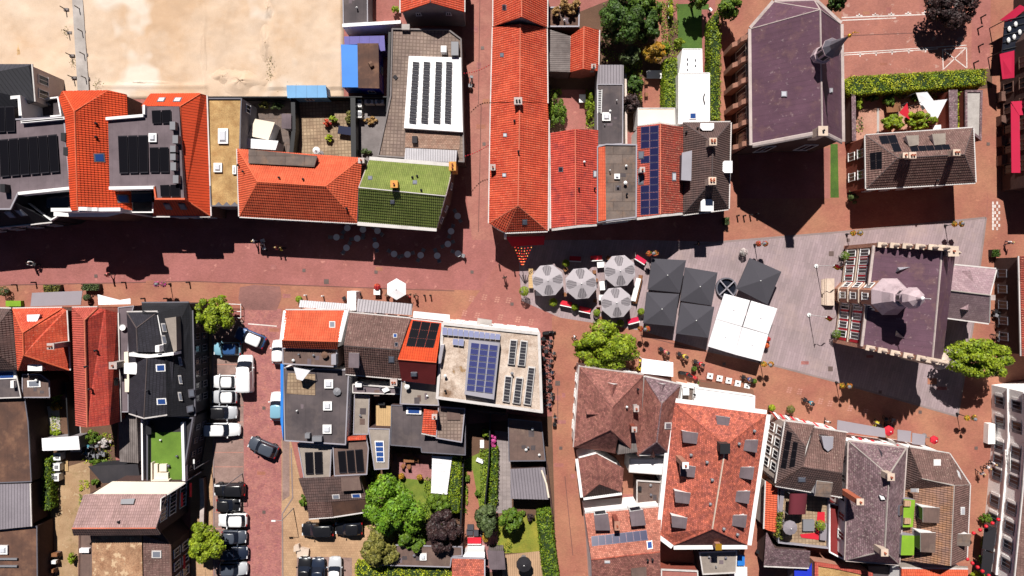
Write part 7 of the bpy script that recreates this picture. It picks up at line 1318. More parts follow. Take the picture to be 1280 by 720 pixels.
def car(label, px, py, L, deg, col, kind='hatch', roofc=None, group='cars parked in the side street', Wd=1.64, name='car', cat='car'):
    L = L / 10.0; hw = Wd / 2; p = W(px, py, 0.7); r = thing(name, label, cat, (p.x, p.y, 0.03), group, math.radians(deg)); pm = 'paint_%s_car' % col; rm = 'paint_%s_car' % (roofc or col)
    van = kind == 'van'
    tb = [(-.5, .72, .62, .45), (-.485, .9, .86, .32), (-.43, .98, .93, .25), (-.2, 1, .95, .25), (.1, 1, .95, .25), (.24, .99, .93, .25), (.36, .96, .84, .25), (.44, .88, .76, .28), (.485, .74, .66, .36), (.5, .6, .56, .42)]
    if van: tb = [(-.5, .93, .98, .35), (-.47, .99, 1.05, .28), (-.2, 1, 1.08, .26), (.2, 1, 1.08, .26), (.33, .98, 1.02, .26), (.42, .93, .92, .28), (.48, .84, .8, .34), (.5, .7, .66, .42)]
    rings = []
    for x, w, zt, zb in tb:
        w = w * hw; rings.append([Vector((x * L, y, z)) for y, z in ((-w * .86, zb), (-w * .98, zb + .12), (-w, (zb + zt) / 2 + .05), (-w * .97, zt - .06), (-w * .88, zt), (0, zt + .03), (w * .88, zt), (w * .97, zt - .06), (w, (zb + zt) / 2 + .05), (w * .98, zb + .12), (w * .86, zb))])
    V, F = loft(rings); link('body', newmesh('body', V, [f[::-1] for f in F], [pm], None, True), r)
    def ring(x0, x1, w0, w1, z, ch=0.12): return [Vector(v) for v in ((x0 * L, -w0 * hw + ch, z), (x0 * L + ch, -w0 * hw, z), (x1 * L - ch, -w1 * hw, z), (x1 * L, -w1 * hw + ch * 1.5, z), (x1 * L + .06, 0, z), (x1 * L, w1 * hw - ch * 1.5, z), (x1 * L - ch, w1 * hw, z), (x0 * L + ch, w0 * hw, z), (x0 * L, w0 * hw - ch, z), (x0 * L - .04, 0, z))]
    if van: lo, hi, zt = ring(-.47, .34, .95, .92, 1.0), ring(-.465, .20, .86, .80, 1.78), 1.78
    elif kind == 'estate': lo, hi, zt = ring(-.47, .22, .92, .90, .9), ring(-.445, .09, .82, .79, 1.38), 1.38
    else: lo, hi, zt = ring(-.45, .21, .90, .90, .9), ring(-.37, .07, .80, .78, 1.36), 1.36
    V, F = loft([lo, hi]); gl = link('window_band', newmesh('window_band', V, F, ['glass_dark'], None, False), r)
    c = sum(hi, Vector()) / len(hi); up = [Vector((c.x + (v.x - c.x) * .84, c.y + (v.y - c.y) * .82, zt + .10)) for v in hi]; md = [Vector((c.x + (v.x - c.x) * 1.02, c.y + (v.y - c.y) * 1.02, zt - .01)) for v in hi]; m2 = [Vector((c.x + (v.x - c.x) * .98, c.y + (v.y - c.y) * .98, zt + .055)) for v in hi]
    V, F = loft([md, m2, up]); link('roof', newmesh('roof', V, F, [rm], None, True), r)
    if van:   # closed cargo sides behind the cab
        V, F = loft([ring(-.475, .12, .965, .95, .99), ring(-.47, .09, .885, .86, 1.79)]); link('cargo_side', newmesh('cargo_side', V, F, [pm]), r)
    for sx in (-.31, .31):
        for sy in (-1, 1): w_ = bpy.data.objects.new('wheel', wheel_meshes()[0]); COL.objects.link(w_); w_.parent = r; w_.location = (sx * L, sy * (hw - .1), .31); link('rim', wheel_meshes()[1], w_)
    for sy in (-1, 1):
        MB().box((L * .462, sy * hw * .66, .68), (.16, .32, .12), 0).build('headlight', 'lamp_glass', r, local=True); MB().box((-L * .488, sy * hw * .74, .8), (.10, .24, .16), 0).build('tail_light', 'tail_red', r, local=True); MB().box((L * .17, sy * (hw + .08), .98), (.13, .2, .12)).build('wing_mirror', pm, r, local=True)
    MB().box((L * .497, 0, .5), (.04, .5, .11)).build('number_plate', 'lamp_glass', r, local=True)
    return r
car('blue small car with white roof parked askew under the corner tree', 313, 422, 39, 157, 'blue', 'hatch', 'white'); car('light blue car in the uppermost parking bay', 284, 436, 34, 180, 'sky', 'hatch', 'blue'); car('white delivery van standing in the road beside the bays', 307.5, 467, 46, 90, 'white', 'van', Wd=1.95, cat='van', name='delivery_van')
car('white hatchback just left of the delivery van', 281, 477, 29, 180, 'white'); car('silver-white hatchback in the bay below the delivery van', 281, 496, 31, 180, 'silver', 'hatch', 'white'); car('black car with silver bonnet in the parking bays', 279.5, 515.5, 34, 0, 'silver', 'estate', 'black'); car('long white estate above the empty bays', 278, 537, 45, 0, 'white', 'estate'); car('dark grey hatchback driving up the brick road', 329, 559, 38, 157, 'grey', group='cars on the road')
car('long black car directly below the empty bays', 287, 612, 39, 180, 'black', 'estate'); car('small black car between the black estate and white car', 286, 631, 29, 0, 'black'); car('white car in the lower parking bays', 291, 650, 36, 180, 'white'); car('dark grey car half under the olive tree', 293, 671, 30, 0, 'grey'); car('navy car in the shade of the olive tree', 292, 691, 36, 0, 'navy'); car('silver-grey car in the last bay at the bottom', 292, 710.5, 35, 0, 'silver', 'hatch', 'grey')
car('black estate parked behind the dark brown rear house', 397, 662, 40, 180, 'black', 'estate', group='cars in the yard'); car('black hatchback at the garden end of the yard', 436, 660, 34, 180, 'black', group='cars in the yard'); car('black car at the bottom of the yard, street side', 381, 714, 36, 90, 'black', group='cars in the yard'); car('dark navy car between the black and silver cars', 398, 715, 36, 90, 'navy', group='cars in the yard'); car('silver car at the bottom of the yard, garden side', 419, 714, 36, 90, 'silver', 'hatch', 'white', group='cars in the yard')
car('white car beside the blue-edged flat roof', 346.5, 508, 36, 90, 'white', 'hatch', 'sky', group='cars at the blue-edged building'); car('white car tucked against the orange corner house', 348.5, 440, 30, 90, 'white', group='cars at the blue-edged building')
# ================================================================ bicycles
_bk = {}
def bike_meshes(col):
    if 'wheel' not in _bk:
        q = Matrix.Rotation(math.pi / 2, 3, 'X'); b = MB(); n = 14
        for i in range(n): a, c = 2 * math.pi * i / n, 2 * math.pi * (i + 1) / n; b.tube((.34 * math.cos(a), 0, .34 * math.sin(a)), (.34 * math.cos(c), 0, .34 * math.sin(c)), .032, n=5, caps=False)
        for i in range(5): a = math.pi * i / 5; b.tube((.33 * math.cos(a), 0, .33 * math.sin(a)), (-.33 * math.cos(a), 0, -.33 * math.sin(a)), .006, n=4, caps=False)
        _bk['wheel'] = b.mesh('wheel', ['rubber']); _bk['saddle'] = MB().box((-.22, 0, .95), (.26, .15, .07)).mesh('saddle', ['rubber']); _bk['handlebar'] = MB().tube((.38, -.29, 1.04), (.38, .29, 1.04), .028).tube((.4, 0, .8), (.38, 0, 1.04), .02).mesh('handlebar', ['metal_grey'])
    if col not in _bk: _bk[col] = MB().path([(-.5, 0, .34), (-.05, 0, .3), (-.2, 0, .92), (-.5, 0, .34)], .032).path([(-.05, 0, .3), (.4, 0, .8), (-.18, 0, .8)], .032).path([(.4, 0, .82), (.52, 0, .34)], .032).box((-.5, 0, .72), (.42, .2, .04)).box((-.5, .17, .55), (.4, .12, .32)).box((-.5, -.17, .55), (.4, .12, .32)).box((.52, 0, .92), (.3, .36, .22)).mesh('frame', [col])
    return _bk
def bike(label, px, py, deg, col='metal_black', group='bicycles parked along the wall', lean=0.0):
    b = bike_meshes(col); p = W(px, py); r = thing('bicycle', label, 'bicycle', (p.x, p.y, 0.02), group, math.radians(deg)); r.rotation_euler[0] = lean
    for x in (-.5, .52): link('wheel', b['wheel'], r, (x, 0, .36))
    for k in ('saddle', 'handlebar'): link(k, b[k], r)
    link('frame', b[col], r); return r
for i in range(11): bike('bicycle in the packed row beside the gravel roof wall', 684.5 + random.uniform(-3, 3), 424 + i * 8.2, random.choice((10, -15, 25, 170)), random.choice(('metal_black', 'metal_black', 'paint_navy_car')), 'bicycles along the gravel roof wall', random.uniform(-.15, .15))
for i in range(9): bike('bicycle in the rack under the broad round tree', 731 + i * 7.0, 461 + i * 0.9, 84 + random.uniform(-6, 6), random.choice(('metal_black', 'metal_grey')), 'bicycles in the tree rack')
for i in range(8): bike('bicycle in the cluster before the red roofed building', 1249 + random.uniform(-5, 5), 390 + i * 6, random.choice((0, 20, 160, -20)), random.choice(('metal_black', 'metal_grey', 'wicker')), 'bicycles by the eastern building', random.uniform(-.15, .15))
for i in range(6): bike('bicycle crowded in the small yard behind the red mansard roof', 113 + (i % 3) * 8 + random.uniform(-1, 1), 560 + (i // 3) * 7, 60 + 25 * i, random.choice(('metal_black', 'metal_grey', 'fabric_teal')), 'bicycles in the western yard')
bike('bicycle leaning at the fence of the deck alley', 948, 683, 60, 'metal_black', None); bike('lone bicycle by the awning beside the round tree', 798, 455, 80, 'fabric_yellow', None); bike('bicycle parked at the wall in the alley by the garage', 693, 524, 88, 'metal_black', None); bike('bicycle before the long grey shop awning', 1090, 531, 70, 'fabric_yellow', None); bike('bicycle in the alley next to the white solar deck', 589, 104, 80, 'metal_grey', None); bike('bicycle beside the town hall shadow tip', 1104, 527, 100, 'metal_black', None); bike('second bicycle beside the town hall shadow tip', 1111, 528, 80, 'metal_grey', None)
def scooter(label, px, py, deg, col):
    p = W(px, py); r = thing('scooter', label, 'scooter', (p.x, p.y, 0.02), None, math.radians(deg))
    V, F = loft([[Vector((x, -w, z0)), Vector((x, -w, z1)), Vector((x, 0, z1 + .06)), Vector((x, w, z1)), Vector((x, w, z0))] for x, w, z0, z1 in ((-.85, .08, .55, .62), (-.7, .2, .35, .8), (-.25, .22, .25, .78), (-.05, .2, .25, .4), (.3, .2, .25, .38), (.42, .22, .3, .95), (.6, .12, .45, .9))]); link('body', newmesh('body', V, [f[::-1] for f in F], [col], None, True), r)
    link('seat', MB().box((-.4, 0, .86), (.7, .3, .12)).mesh('seat', ['rubber']), r); link('handlebar', MB().tube((.42, -.34, 1.08), (.42, .34, 1.08), .025).tube((.45, 0, .8), (.42, 0, 1.1), .03).mesh('handlebar', ['rubber']), r)
    for x in (-.6, .65): w_ = bpy.data.objects.new('wheel', wheel_meshes()[0]); COL.objects.link(w_); w_.parent = r; w_.location = (x, 0, .24); w_.scale = (.75, .6, .75)
    return r
scooter('black scooter standing at the corner of the gravel roof', 686, 415.5, 5, 'paint_black_car'); scooter('dark red scooter parked beside the white awning', 855, 466, -10, 'paint_black_car'); scooter('second scooter parked beside the white awning', 864, 470, -25, 'paint_red_car')
# ================================================================ café terrace
def parasol_mat():
    m = bpy.data.materials.new('parasol_print'); m.use_nodes = True; nt = m.node_tree; b = nt.nodes['Principled BSDF']; N = nt.nodes.new; Lk = nt.links.new
    b.inputs['Roughness'].default_value = 0.9
    uv = N('ShaderNodeUVMap'); mp = N('ShaderNodeMapping'); mp.inputs['Location'].default_value = (0, -0.60, 0); Lk(uv.outputs[0], mp.inputs[0])
    sc = N('ShaderNodeVectorMath'); sc.operation = 'MULTIPLY'; sc.inputs[1].default_value = (2.9, 3.0, 1); Lk(mp.outputs[0], sc.inputs[0])
    ln = N('ShaderNodeVectorMath'); ln.operation = 'LENGTH'; Lk(sc.outputs[0], ln.inputs[0])
    ring = N('ShaderNodeMapRange'); ring.inputs[1].default_value = 0.98; ring.inputs[2].default_value = 0.9; Lk(ln.outputs['Value'], ring.inputs[0])
    wv = N('ShaderNodeTexWave'); wv.inputs['Scale'].default_value = 3.2; wv.inputs['Distortion'].default_value = 3.0; wv.inputs['Detail'].default_value = 3; Lk(mp.outputs[0], wv.inputs[0])
    mul = N('ShaderNodeMath'); mul.operation = 'MULTIPLY'; Lk(ring.outputs[0], mul.inputs[0])
    w2 = N('ShaderNodeMapRange'); w2.inputs[1].default_value = 0.2; w2.inputs[2].default_value = 0.75; w2.inputs[3].default_value = 0.9; w2.inputs[4].default_value = 0.35; Lk(wv.outputs[1], w2.inputs[0]); Lk(w2.outputs[0], mul.inputs[1])
    mx = N('ShaderNodeMix'); mx.data_type = 'RGBA'; mx.inputs[6].default_value = C(188, 180, 186); mx.inputs[7].default_value = C(84, 78, 84); Lk(mul.outputs[0], mx.inputs[0]); Lk(mx.outputs[2], b.inputs['Base Color']); M['parasol_print'] = m
parasol_mat(); mat('fabric_silver', (192, 184, 190), rough=0.9, big=0.05, fine=0.05, bump=0.1)
def pole_base(r, z, pm='metal_grey', rb=0.35):
    MB().tube((0, 0, 0.08), (0, 0, z), 0.04).build('pole', pm, r, local=True); MB().lathe([(rb, 0), (rb, 0.06), (0.1, 0.1)], n=12).build('base', 'concrete_dark', r, local=True)
def oct_parasol(label, px, py, rp=19.5, ze=2.5, za=3.1, rot=0.0, mats=('fabric_silver', 'parasol_print'), n=8, name='parasol', group='grey octagonal parasols', z0=0.02, pm='metal_grey'):
    k = (H - ze) / H / 10; R = rp * k / math.cos(math.pi / n) * 0.97; p = W(px, py, za); r = thing(name, label, 'parasol', (p.x, p.y, z0), group); za -= z0; ze -= z0
    V = [Vector((0, 0, za))]; F = []; mi = []
    for i in range(n):
        t = rot + 2 * math.pi * (i + 0.5) / n; V += [Vector((R * 0.55 * math.cos(t), R * 0.55 * math.sin(t), ze + (za - ze) * 0.42)), Vector((R * math.cos(t), R * math.sin(t), ze)), Vector((R * math.cos(t), R * math.sin(t), ze - 0.15))]
    for i in range(n):
        a, b = 1 + 3 * i, 1 + 3 * ((i + 1) % n); F += [(0, a, b), (a, a + 1, b + 1, b), (a + 1, a + 2, b + 2, b + 1)]; mi += [1 if i % 2 else 0] * 2 + [0]
    me = newmesh('canopy', V, F, mats, mi, uv=False); L = me.uv_layers.new(name='UVMap').data
    for pi, pl_ in enumerate(me.polygons):
        i = pi // 3; tm = rot + 2 * math.pi * (i + 1) / n
        for li in pl_.loop_indices: v = me.vertices[me.loops[li].vertex_index].co; q = (v.x * math.cos(tm) + v.y * math.sin(tm)) / R; s = (-v.x * math.sin(tm) + v.y * math.cos(tm)) / R; L[li].uv = (s, q)
    link('canopy', me, r); pole_base(r, za - 0.05, pm); MB().ball((0, 0, za + 0.05), 0.07).build('finial', 'metal_white', r, local=True)
    for i in range(n): t = rot + 2 * math.pi * (i + 0.5) / n; MB().tube((0, 0, za - 0.12), (R * 0.97 * math.cos(t), R * 0.97 * math.sin(t), ze - 0.03), 0.012, n=4).build('rib', 'metal_grey', r, local=True)
    return r
for i, (x, y) in enumerate(((685, 350.5), (727, 354.5), (775.5, 338.5), (771, 378.5))): oct_parasol(('grey octagonal parasol at the alley end of the terrace', 'grey octagonal parasol, second from the alley end', 'grey octagonal parasol on the shade side of the terrace', 'grey octagonal parasol on the street side by the round tree')[i], x, y, 19.6 - (i == 3) * 0.6, rot=math.radians(5))
def sq_parasol(label, q, apex, m, group, ze=2.5, za=3.15, name='parasol'):
    P = [W(x, y, ze) for x, y in q]; A = W(apex[0], apex[1], za); A = (sum(P, Vector()) / 4); A.z = za
    r = thing(name, label, 'parasol', (A.x, A.y, 0.02), group); o = Vector((A.x, A.y, 0.02)); V = [A - o]
    for p in P: V += [p - o, p - o - Vector((0, 0, 0.18))]
    F = []
    for i in range(4): a, b = 1 + 2 * i, 1 + 2 * ((i + 1) % 4); F += [(0, a, b), (a, a + 1, b + 1, b)]
    n0 = (V[1] - V[0]).cross(V[3] - V[0])
    if n0.z < 0: F = [f[::-1] for f in F]
    link('canopy', newmesh('canopy', V, F, [m]), r); pole_base(r, za - 0.1, 'metal_black', 0.5); MB().ball((0, 0, za + 0.02), 0.07).build('finial', 'metal_white' if m != 'fabric_white' else 'fabric_white', r, local=True)
    for p in P: MB().tube((0, 0, za - 0.15), p - o - Vector((0, 0, 0.05)), 0.02, n=4).build('rib', 'metal_black', r, local=True)
    return r
G_ = 'charcoal square parasols'
sq_parasol('charcoal square parasol nearest the shaded row houses', [(815, 323), (857.7, 325.3), (849.7, 366), (809.6, 362)], (834, 342), 'fabric_charcoal', G_); sq_parasol('charcoal square parasol beside the round glazed ring', [(856.6, 334), (897, 340.7), (889.8, 382), (850.2, 376)], (875, 358), 'fabric_charcoal', G_, 2.45, 3.1); sq_parasol('charcoal square parasol on the street corner of the group', [(808.5, 365), (849, 367.5), (843, 408), (804, 404)], (827, 387), 'fabric_charcoal', G_, 2.4, 3.05); sq_parasol('charcoal square parasol next to the white canopy', [(851.2, 378), (893, 383.5), (885.6, 422.4), (844.8, 417)], (870, 401), 'fabric_charcoal', G_, 2.4, 3.05); sq_parasol('lone charcoal parasol tilted away from the group of four', [(937.3, 322.4), (976.8, 339.7), (959.4, 380.8), (920.4, 360.8)], (951, 350), 'fabric_charcoal', G_)
G_ = 'white square parasols'
sq_parasol('white square parasol touching the round glazed ring', [(905.6, 367), (937.6, 375.6), (927.4, 408), (895, 398.8)], 0 or (917, 387), 'fabric_white', G_, 2.7, 2.95); sq_parasol('white square parasol nearest the lone charcoal one', [(939.2, 376), (971.7, 385.7), (960.5, 417.8), (929, 408.3)], (950, 397), 'fabric_white', G_, 2.7, 2.95); sq_parasol('white square parasol at the street corner by the charcoal ones', [(895, 399.2), (927.4, 408.6), (918.4, 443), (884.8, 433)], (906, 421), 'fabric_white', G_, 2.7, 2.9); sq_parasol('white square parasol nearest the open square', [(928, 408.9), (960.4, 418.3), (951, 451.5), (918.8, 443.2)], (940, 430), 'fabric_white', G_, 2.7, 2.9)
oct_parasol('white hexagonal parasol outside the speckled brown house', 495, 361.5, 12, 2.3, 2.7, 0, ('fabric_white', 'fabric_white'), 6, group=None); oct_parasol('small white round parasol at the back terrace edge', 394.5, 187.5, 4.6, 2.2, 2.5, 0, ('fabric_white', 'fabric_white'), 8, group=None)
oct_parasol('small red parasol at the awning corner', 1113.5, 539.5, 6, 2.2, 2.6, 0, ('fabric_red', 'fabric_red'), 6, group=None); oct_parasol('small red parasol beside the corner house', 1170.5, 551, 5, 2.2, 2.6, 0, ('fabric_red', 'fabric_red'), 6, group=None); oct_parasol('grey round parasol on the rooftop terrace', 989, 661, 9, 5.7, 6.0, 0, ('fabric_grey', 'fabric_grey'), 10, group=None, z0=3.42); oct_parasol('black round parasol on the garden deck', 655, 707, 9.5, 2.2, 2.5, 0, ('fabric_black', 'fabric_black'), 10, group=None)
# canopy on the rooftop terrace: a barrel of maroon cloth
r = thing('canopy', 'maroon barrel-shaped canopy with white end on the rooftop terrace', 'canopy', W(998, 630, 3.42)); o0 = r.location.copy(); V = []; F = []; n = 9
for s in (0, 1):
    for i in range(n):
        t = math.pi * i / (n - 1); x = 987 + 22 * (1 - math.cos(t)) / 2 - s * 2; z = 5.2 + 0.7 * math.sin(t); V.append(W(x, 617 + s * 26, z) - o0)
F = [(i, i + 1, n + i + 1, n + i) for i in range(n - 1)]; link('cloth', newmesh('cloth', V, F, ['fabric_maroon'], None, True), r); link('end_panel', newmesh('end_panel', V[:n] , [tuple(range(n))], ['fabric_white']), r)
for v in (V[0], V[n - 1], V[n], V[2 * n - 1]): MB().tube((v.x, v.y, 0), v, 0.04).build('post', 'metal_grey', r, local=True)
# round glazed ring
r = thing('round_skylight', 'round glazed ring with crossed steel beams on the square', 'skylight', W(907, 360)); MB().lathe([(1.32, 0), (1.32, 0.45), (1.15, 0.45), (1.15, 0.1)], n=28, captop=False).build('ring', 'zinc_dark', r, local=True); MB().lathe([(1.15, 0.08), (1.15, 0.12)], n=28).build('glass', 'glass_dark', r, local=True)
for a in (0.75, -0.85): MB().box((0, 0, 0.5), (2.6, 0.14, 0.1), a).build('beam', 'zinc', r, local=True)
# tables and chairs
_fm = {}
def fm(key, f):
    if key not in _fm: _fm[key] = f()
    return _fm[key]
def chair(label, px, py, deg, m='metal_black', group=None, z=0.02, name='chair'):
    p = W(px, py, z + 0.5); r = thing(name, label, 'chair', (p.x, p.y, z), group, math.radians(deg)); link('seat', fm(('s', m), lambda: MB().box((0, 0, .45), (.44, .44, .05)).mesh('seat', [m])), r); link('backrest', fm(('b', m), lambda: MB().box((-.21, 0, .7), (.04, .44, .42)).mesh('backrest', [m])), r)
    for sx in (-.19, .19):
        for sy in (-.19, .19): link('leg', fm(('l', m), lambda: MB().tube((0, 0, 0), (0, 0, .43), .016, n=5).mesh('leg', [m])), r, (sx, sy, 0))
    return r
def rtable(label, px, py, rr=0.42, m='metal_white', group=None, z=0.02):
    p = W(px, py, z + .74); r = thing('table', label, 'table', (p.x, p.y, z), group); link('tabletop', fm(('t', rr, m), lambda: MB().lathe([(rr, .70), (rr, .74)], n=18).mesh('tabletop', [m])), r); link('leg', fm(('tl',), lambda: MB().tube((0, 0, .03), (0, 0, .70), .035).lathe([(.24, 0), (.2, .03)], n=10).mesh('leg', ['metal_black'])), r); return r
def btable(label, px, py, w, d, deg=0, m='wood_tan', group=None, z=0.02, h=.74, name='table'):
    p = W(px, py, z + h); r = thing(name, label, 'table', (p.x, p.y, z), group, math.radians(deg)); MB().box((0, 0, h - .02), (w, d, .05)).build('tabletop', m, r, local=True)
    for sx in (-1, 1):
        for sy in (-1, 1): MB().tube((sx * (w / 2 - .08), sy * (d / 2 - .08), 0), (sx * (w / 2 - .08), sy * (d / 2 - .08), h - .04), .03, n=5).build('leg', 'metal_black', r, local=True)
    return r
tabs = [(420.5, 296.5), (434, 285), (453.6, 287), (471.8, 288.5), (446.5, 298), (433, 309.7), (469.7, 306.5), (492.5, 317.5), (509.3, 318), (525.8, 319), (546.5, 319.6), (572.5, 317), (559.8, 305), (563.8, 289), (572, 270)]
for i, (x, y) in enumerate(tabs):
    rtable('white round café table in the shade before the green roof', x, y, 0.4, group='white tables in the shade'); a0 = i * 47
    for j in range(2): a = math.radians(a0 + 180 * j); chair('grey café chair at a white table in the shade', x + 7 * math.cos(a), y - 7 * math.sin(a), a0 + 180 * j + 180, 'metal_grey', 'café chairs in the shade')
for i, (x, y, d) in enumerate(((673, 365, -90), (663.5, 348, 0), (751, 331, 5), (754, 357, 5), (752, 372, 0))): btable(('pale board table at the terrace entrance', 'long tan bench table at the terrace edge', 'white table between the grey parasols, shade side', 'white table in the middle of the terrace', 'white table near the street-side parasol')[i], x, y, (0.9, 2.4, 0.9, 0.9, 0.7)[i], (0.7, 0.55, 0.7, 1.1, 0.7)[i], d + (90 if i == 1 else 0), ('paint_white', 'wood_tan', 'paint_white', 'paint_white', 'paint_white')[i])
btable('long white table edged with wooden chairs beside the charcoal parasols', 795, 362, 2.9, 0.6, 76, 'paint_white')
for i in range(8): chair('wooden chair along the long white terrace table', 800.5 - i * 1.0, 346 + i * 4.4, 170, 'wood_brown', 'wooden terrace chairs')
for i, (x, y) in enumerate(((743, 340), (745, 350), (760, 322), (707, 337), (743, 363), (744, 376), (701, 356), (706, 368), (751, 398), (748, 386))): chair('brown terrace chair showing between the grey parasols', x, y, i * 70, 'wood_brown', 'brown terrace chairs')
for i, (x, y, d, m) in enumerate(((707.5, 380, -12, 'fabric_red'), (731, 387.5, -12, 'fabric_red'), (791.5, 401, 14, 'fabric_crimson'), (800.5, 325, -32, 'fabric_crimson'), (719, 324, -3, 'fabric_red'), (745.5, 323, 3, 'fabric_red'))):
    p = W(x, y, .5); r = thing('bench', ('red cushioned bench by the first street-side bush ball', 'red cushioned bench between two street-side bush balls', 'red bench at the corner below the street-side parasol', 'red bench beside the first charcoal parasol', 'red bench in the shade, alley side', 'red bench in the shade, square side')[i], 'bench', (p.x, p.y, .02), 'red terrace benches', math.radians(d)); MB().box((0, .08, .45), (1.4, .55, .14)).build('seat', m, r, local=True); MB().box((0, -.28, .45), (1.44, .1, .86)).build('backrest', 'paint_white', r, local=True); MB().box((0, .08, .19), (1.36, .5, .38)).build('base', 'wood_brown', r, local=True)
def pot(label, px, py, rp, m='leaf_bright', h=1.2, potm='concrete_dark', name='potted_bush', group='bush balls round the terrace', n=420, z0=0.0):
    p = W(px, py, h * .8); r = thing(name, label, 'plant', (p.x, p.y, .015 + z0), group); R = rp / 10; MB().lathe([(.22, 0), (.28, .4), (.24, .4), (.22, .34)], n=12).build('pot', potm, r, local=True)
    P, Nn = crown_points([(0, 0, max(.45 + R * .7, h - R), R, R, R)], n, .85, 1.04); leafcloud('foliage', P, Nn, rng.uniform(.05, .1, n), m, r); MB().tube((0, 0, .3), (0, 0, max(.5, h - R)), .03).build('stem', 'bark', r, local=True); return r
for i, (x, y, rp) in enumerate(((691.5, 378, 5.4), (718.5, 384, 4.2), (746, 391, 4.4), (776, 404, 4.4), (801.5, 389.5, 4.2), (707.5, 329, 4.6))): pot(('bush ball in front of the first grey parasol', 'bush ball between the two red benches', 'bush ball at the end of the red benches', 'bush ball under the street-side parasol', 'bush ball beside the charcoal parasol corner', 'bush ball at the shaded edge of the terrace')[i], x, y, rp)
pot('potted olive tree at the terrace entrance', 655, 364, 6, h=2.4, n=500, group=None); pot('bush ball by the orange corner house', 373, 374, 4, group=None); pot('round clipped bush in front of the striped awning', 965.5, 510, 4, 'leaf_yellow', group=None); pot('brown-green round bush beside the striped awning', 989, 512, 5, 'leaf_olive', group=None)
for i, (x, y) in enumerate(((1055, 320), (1045, 418))): pot(('clipped tree ball north of the town hall steps', 'clipped tree ball south of the town hall steps')[i], x + 2, y, 5.5, 'leaf_green', 1.8, 'concrete', group='tree balls at the town hall')
for i, (x, y) in enumerate(((943, 476.5), (875.5, 479), (868, 461))): pot(('small bush at the restaurant corner', 'small bush at the start of the red awning', 'planter bush beside the scooters')[i], x, y, 3, 'leaf_green', .9, group=None)
for i, (x, y) in enumerate(((887.6, 470), (899.6, 473), (911, 475.8), (922.4, 479.3), (933.8, 483.3))):
    btable('white square table outside the restaurant awning', x, y, .72, .72, -10, 'metal_white', 'restaurant tables'); MB().box((0, 0, .76), (.2, .2, .03)).build('menu_card', 'metal_black', bpy.data.objects[sorted([o.name for o in bpy.data.objects if o.name.startswith('table') and not o.parent], key=lambda s: s)[-1]], local=True)
# garden and street furniture
btable('wooden garden table on the rose terrace', 511, 574, 1.3, .8, 0, 'wood_brown')
for i, (x, y, d) in enumerate(((511, 583, 90), (521, 575, 180), (504, 582, 60), (513, 566, -90), (500, 569, 0))): chair('garden chair round the wooden rose terrace table', x, y, d, 'wood_brown', 'rose terrace chairs')
for i, (x, y) in enumerate(((502, 595), (524.5, 596.5))): pot(('yellow potted shrub on the rose terrace, garden side', 'yellow potted shrub on the rose terrace, pergola side')[i], x, y, 3.6, 'leaf_orange', .8, group=None)
for i, (x, y) in enumerate(((588, 660), (587, 666), (596, 667), (602, 667))): block(thing('garden_pouf', ('dark grey garden lounge seat, upper', 'dark grey garden lounge seat, left', 'dark grey garden lounge seat, middle', 'dark grey garden lounge seat by the red-brown shrub')[i], 'seat', W(x, y, .02), 'grey lounge seats'), 'cushion', quad(x - 4, y - 3.4, x + 4, y + 3.4), .45, .02, 'fabric_charcoal')
r = thing('garden_chest', 'red garden chest beside the grey lounge seats', 'chest', W(593, 677, .02)); block(r, 'body', quad(584.5, 673, 601.5, 681), .5, .02, 'metal_white'); block(r, 'lid', quad(584.5, 672, 601.5, 679.5), .62, .503, 'fabric_red')
r = thing('lounger', 'striped deck lounger on the narrow lawn', 'lounger', W(600, 575, .02)); MB().box((W(600, 575).x, W(600, 575).y, .3), (.9, .5, .06), -.4).build('bed', 'fabric_white', r); MB().box((W(600, 575).x, W(600, 575).y, .14), (.8, .4, .26), -.4).build('frame', 'metal_grey', r)
r = thing('garden_sign', 'white numbered board lying in the shaded court', 'board', W(602, 555, .02)); block(r, 'board', quad(600, 550, 605, 560), .1, .02, 'metal_white')
for i, (x, y, w, hh) in enumerate(((450, 682.5, 8, 8), (442, 678, 5, 6))): pass
r = thing('boulder', 'pale stacked slabs beside the yard entrance', 'stones', W(377, 690, .02)); block(r, 'slab', [(371, 686), (377, 685), (386, 687), (385, 697), (371, 697)], .5, .02, 'stone_pale'); block(r, 'slab', [(367, 683), (373, 681), (375, 688), (367, 690)], .7, .02, 'stone_pale')
r = thing('lounge_set', 'red rug with grey sofa corner on the rooftop terrace', 'sofa', W(1015, 660, 3.42)); block(r, 'rug', [(1000, 668), (1002, 672), (1031, 676), (1031, 640), (1022, 640), (1020, 666)], 3.46, 3.42, 'fabric_red'); block(r, 'table', quad(1004, 650, 1018, 664), 3.8, 3.42, 'metal_grey'); block(r, 'seat', [(1026, 655), (1034, 655), (1033, 676), (1025, 675)], 3.85, 3.42, 'fabric_grey'); block(r, 'bench', [(976, 612), (981, 613), (978, 640), (973, 639)], 3.9, 3.42, 'fabric_grey')
hedge('grass planter along the rooftop terrace edge', [(973, 642), (979, 642), (977, 673), (971, 671)], 4.3, 'leaf_olive', 500, 'leaf_bright', zb=3.42); pot('leafy palm in a pot on the rooftop terrace', 1011, 645, 6, 'leaf_bright', 1.3, group=None, z0=3.42)
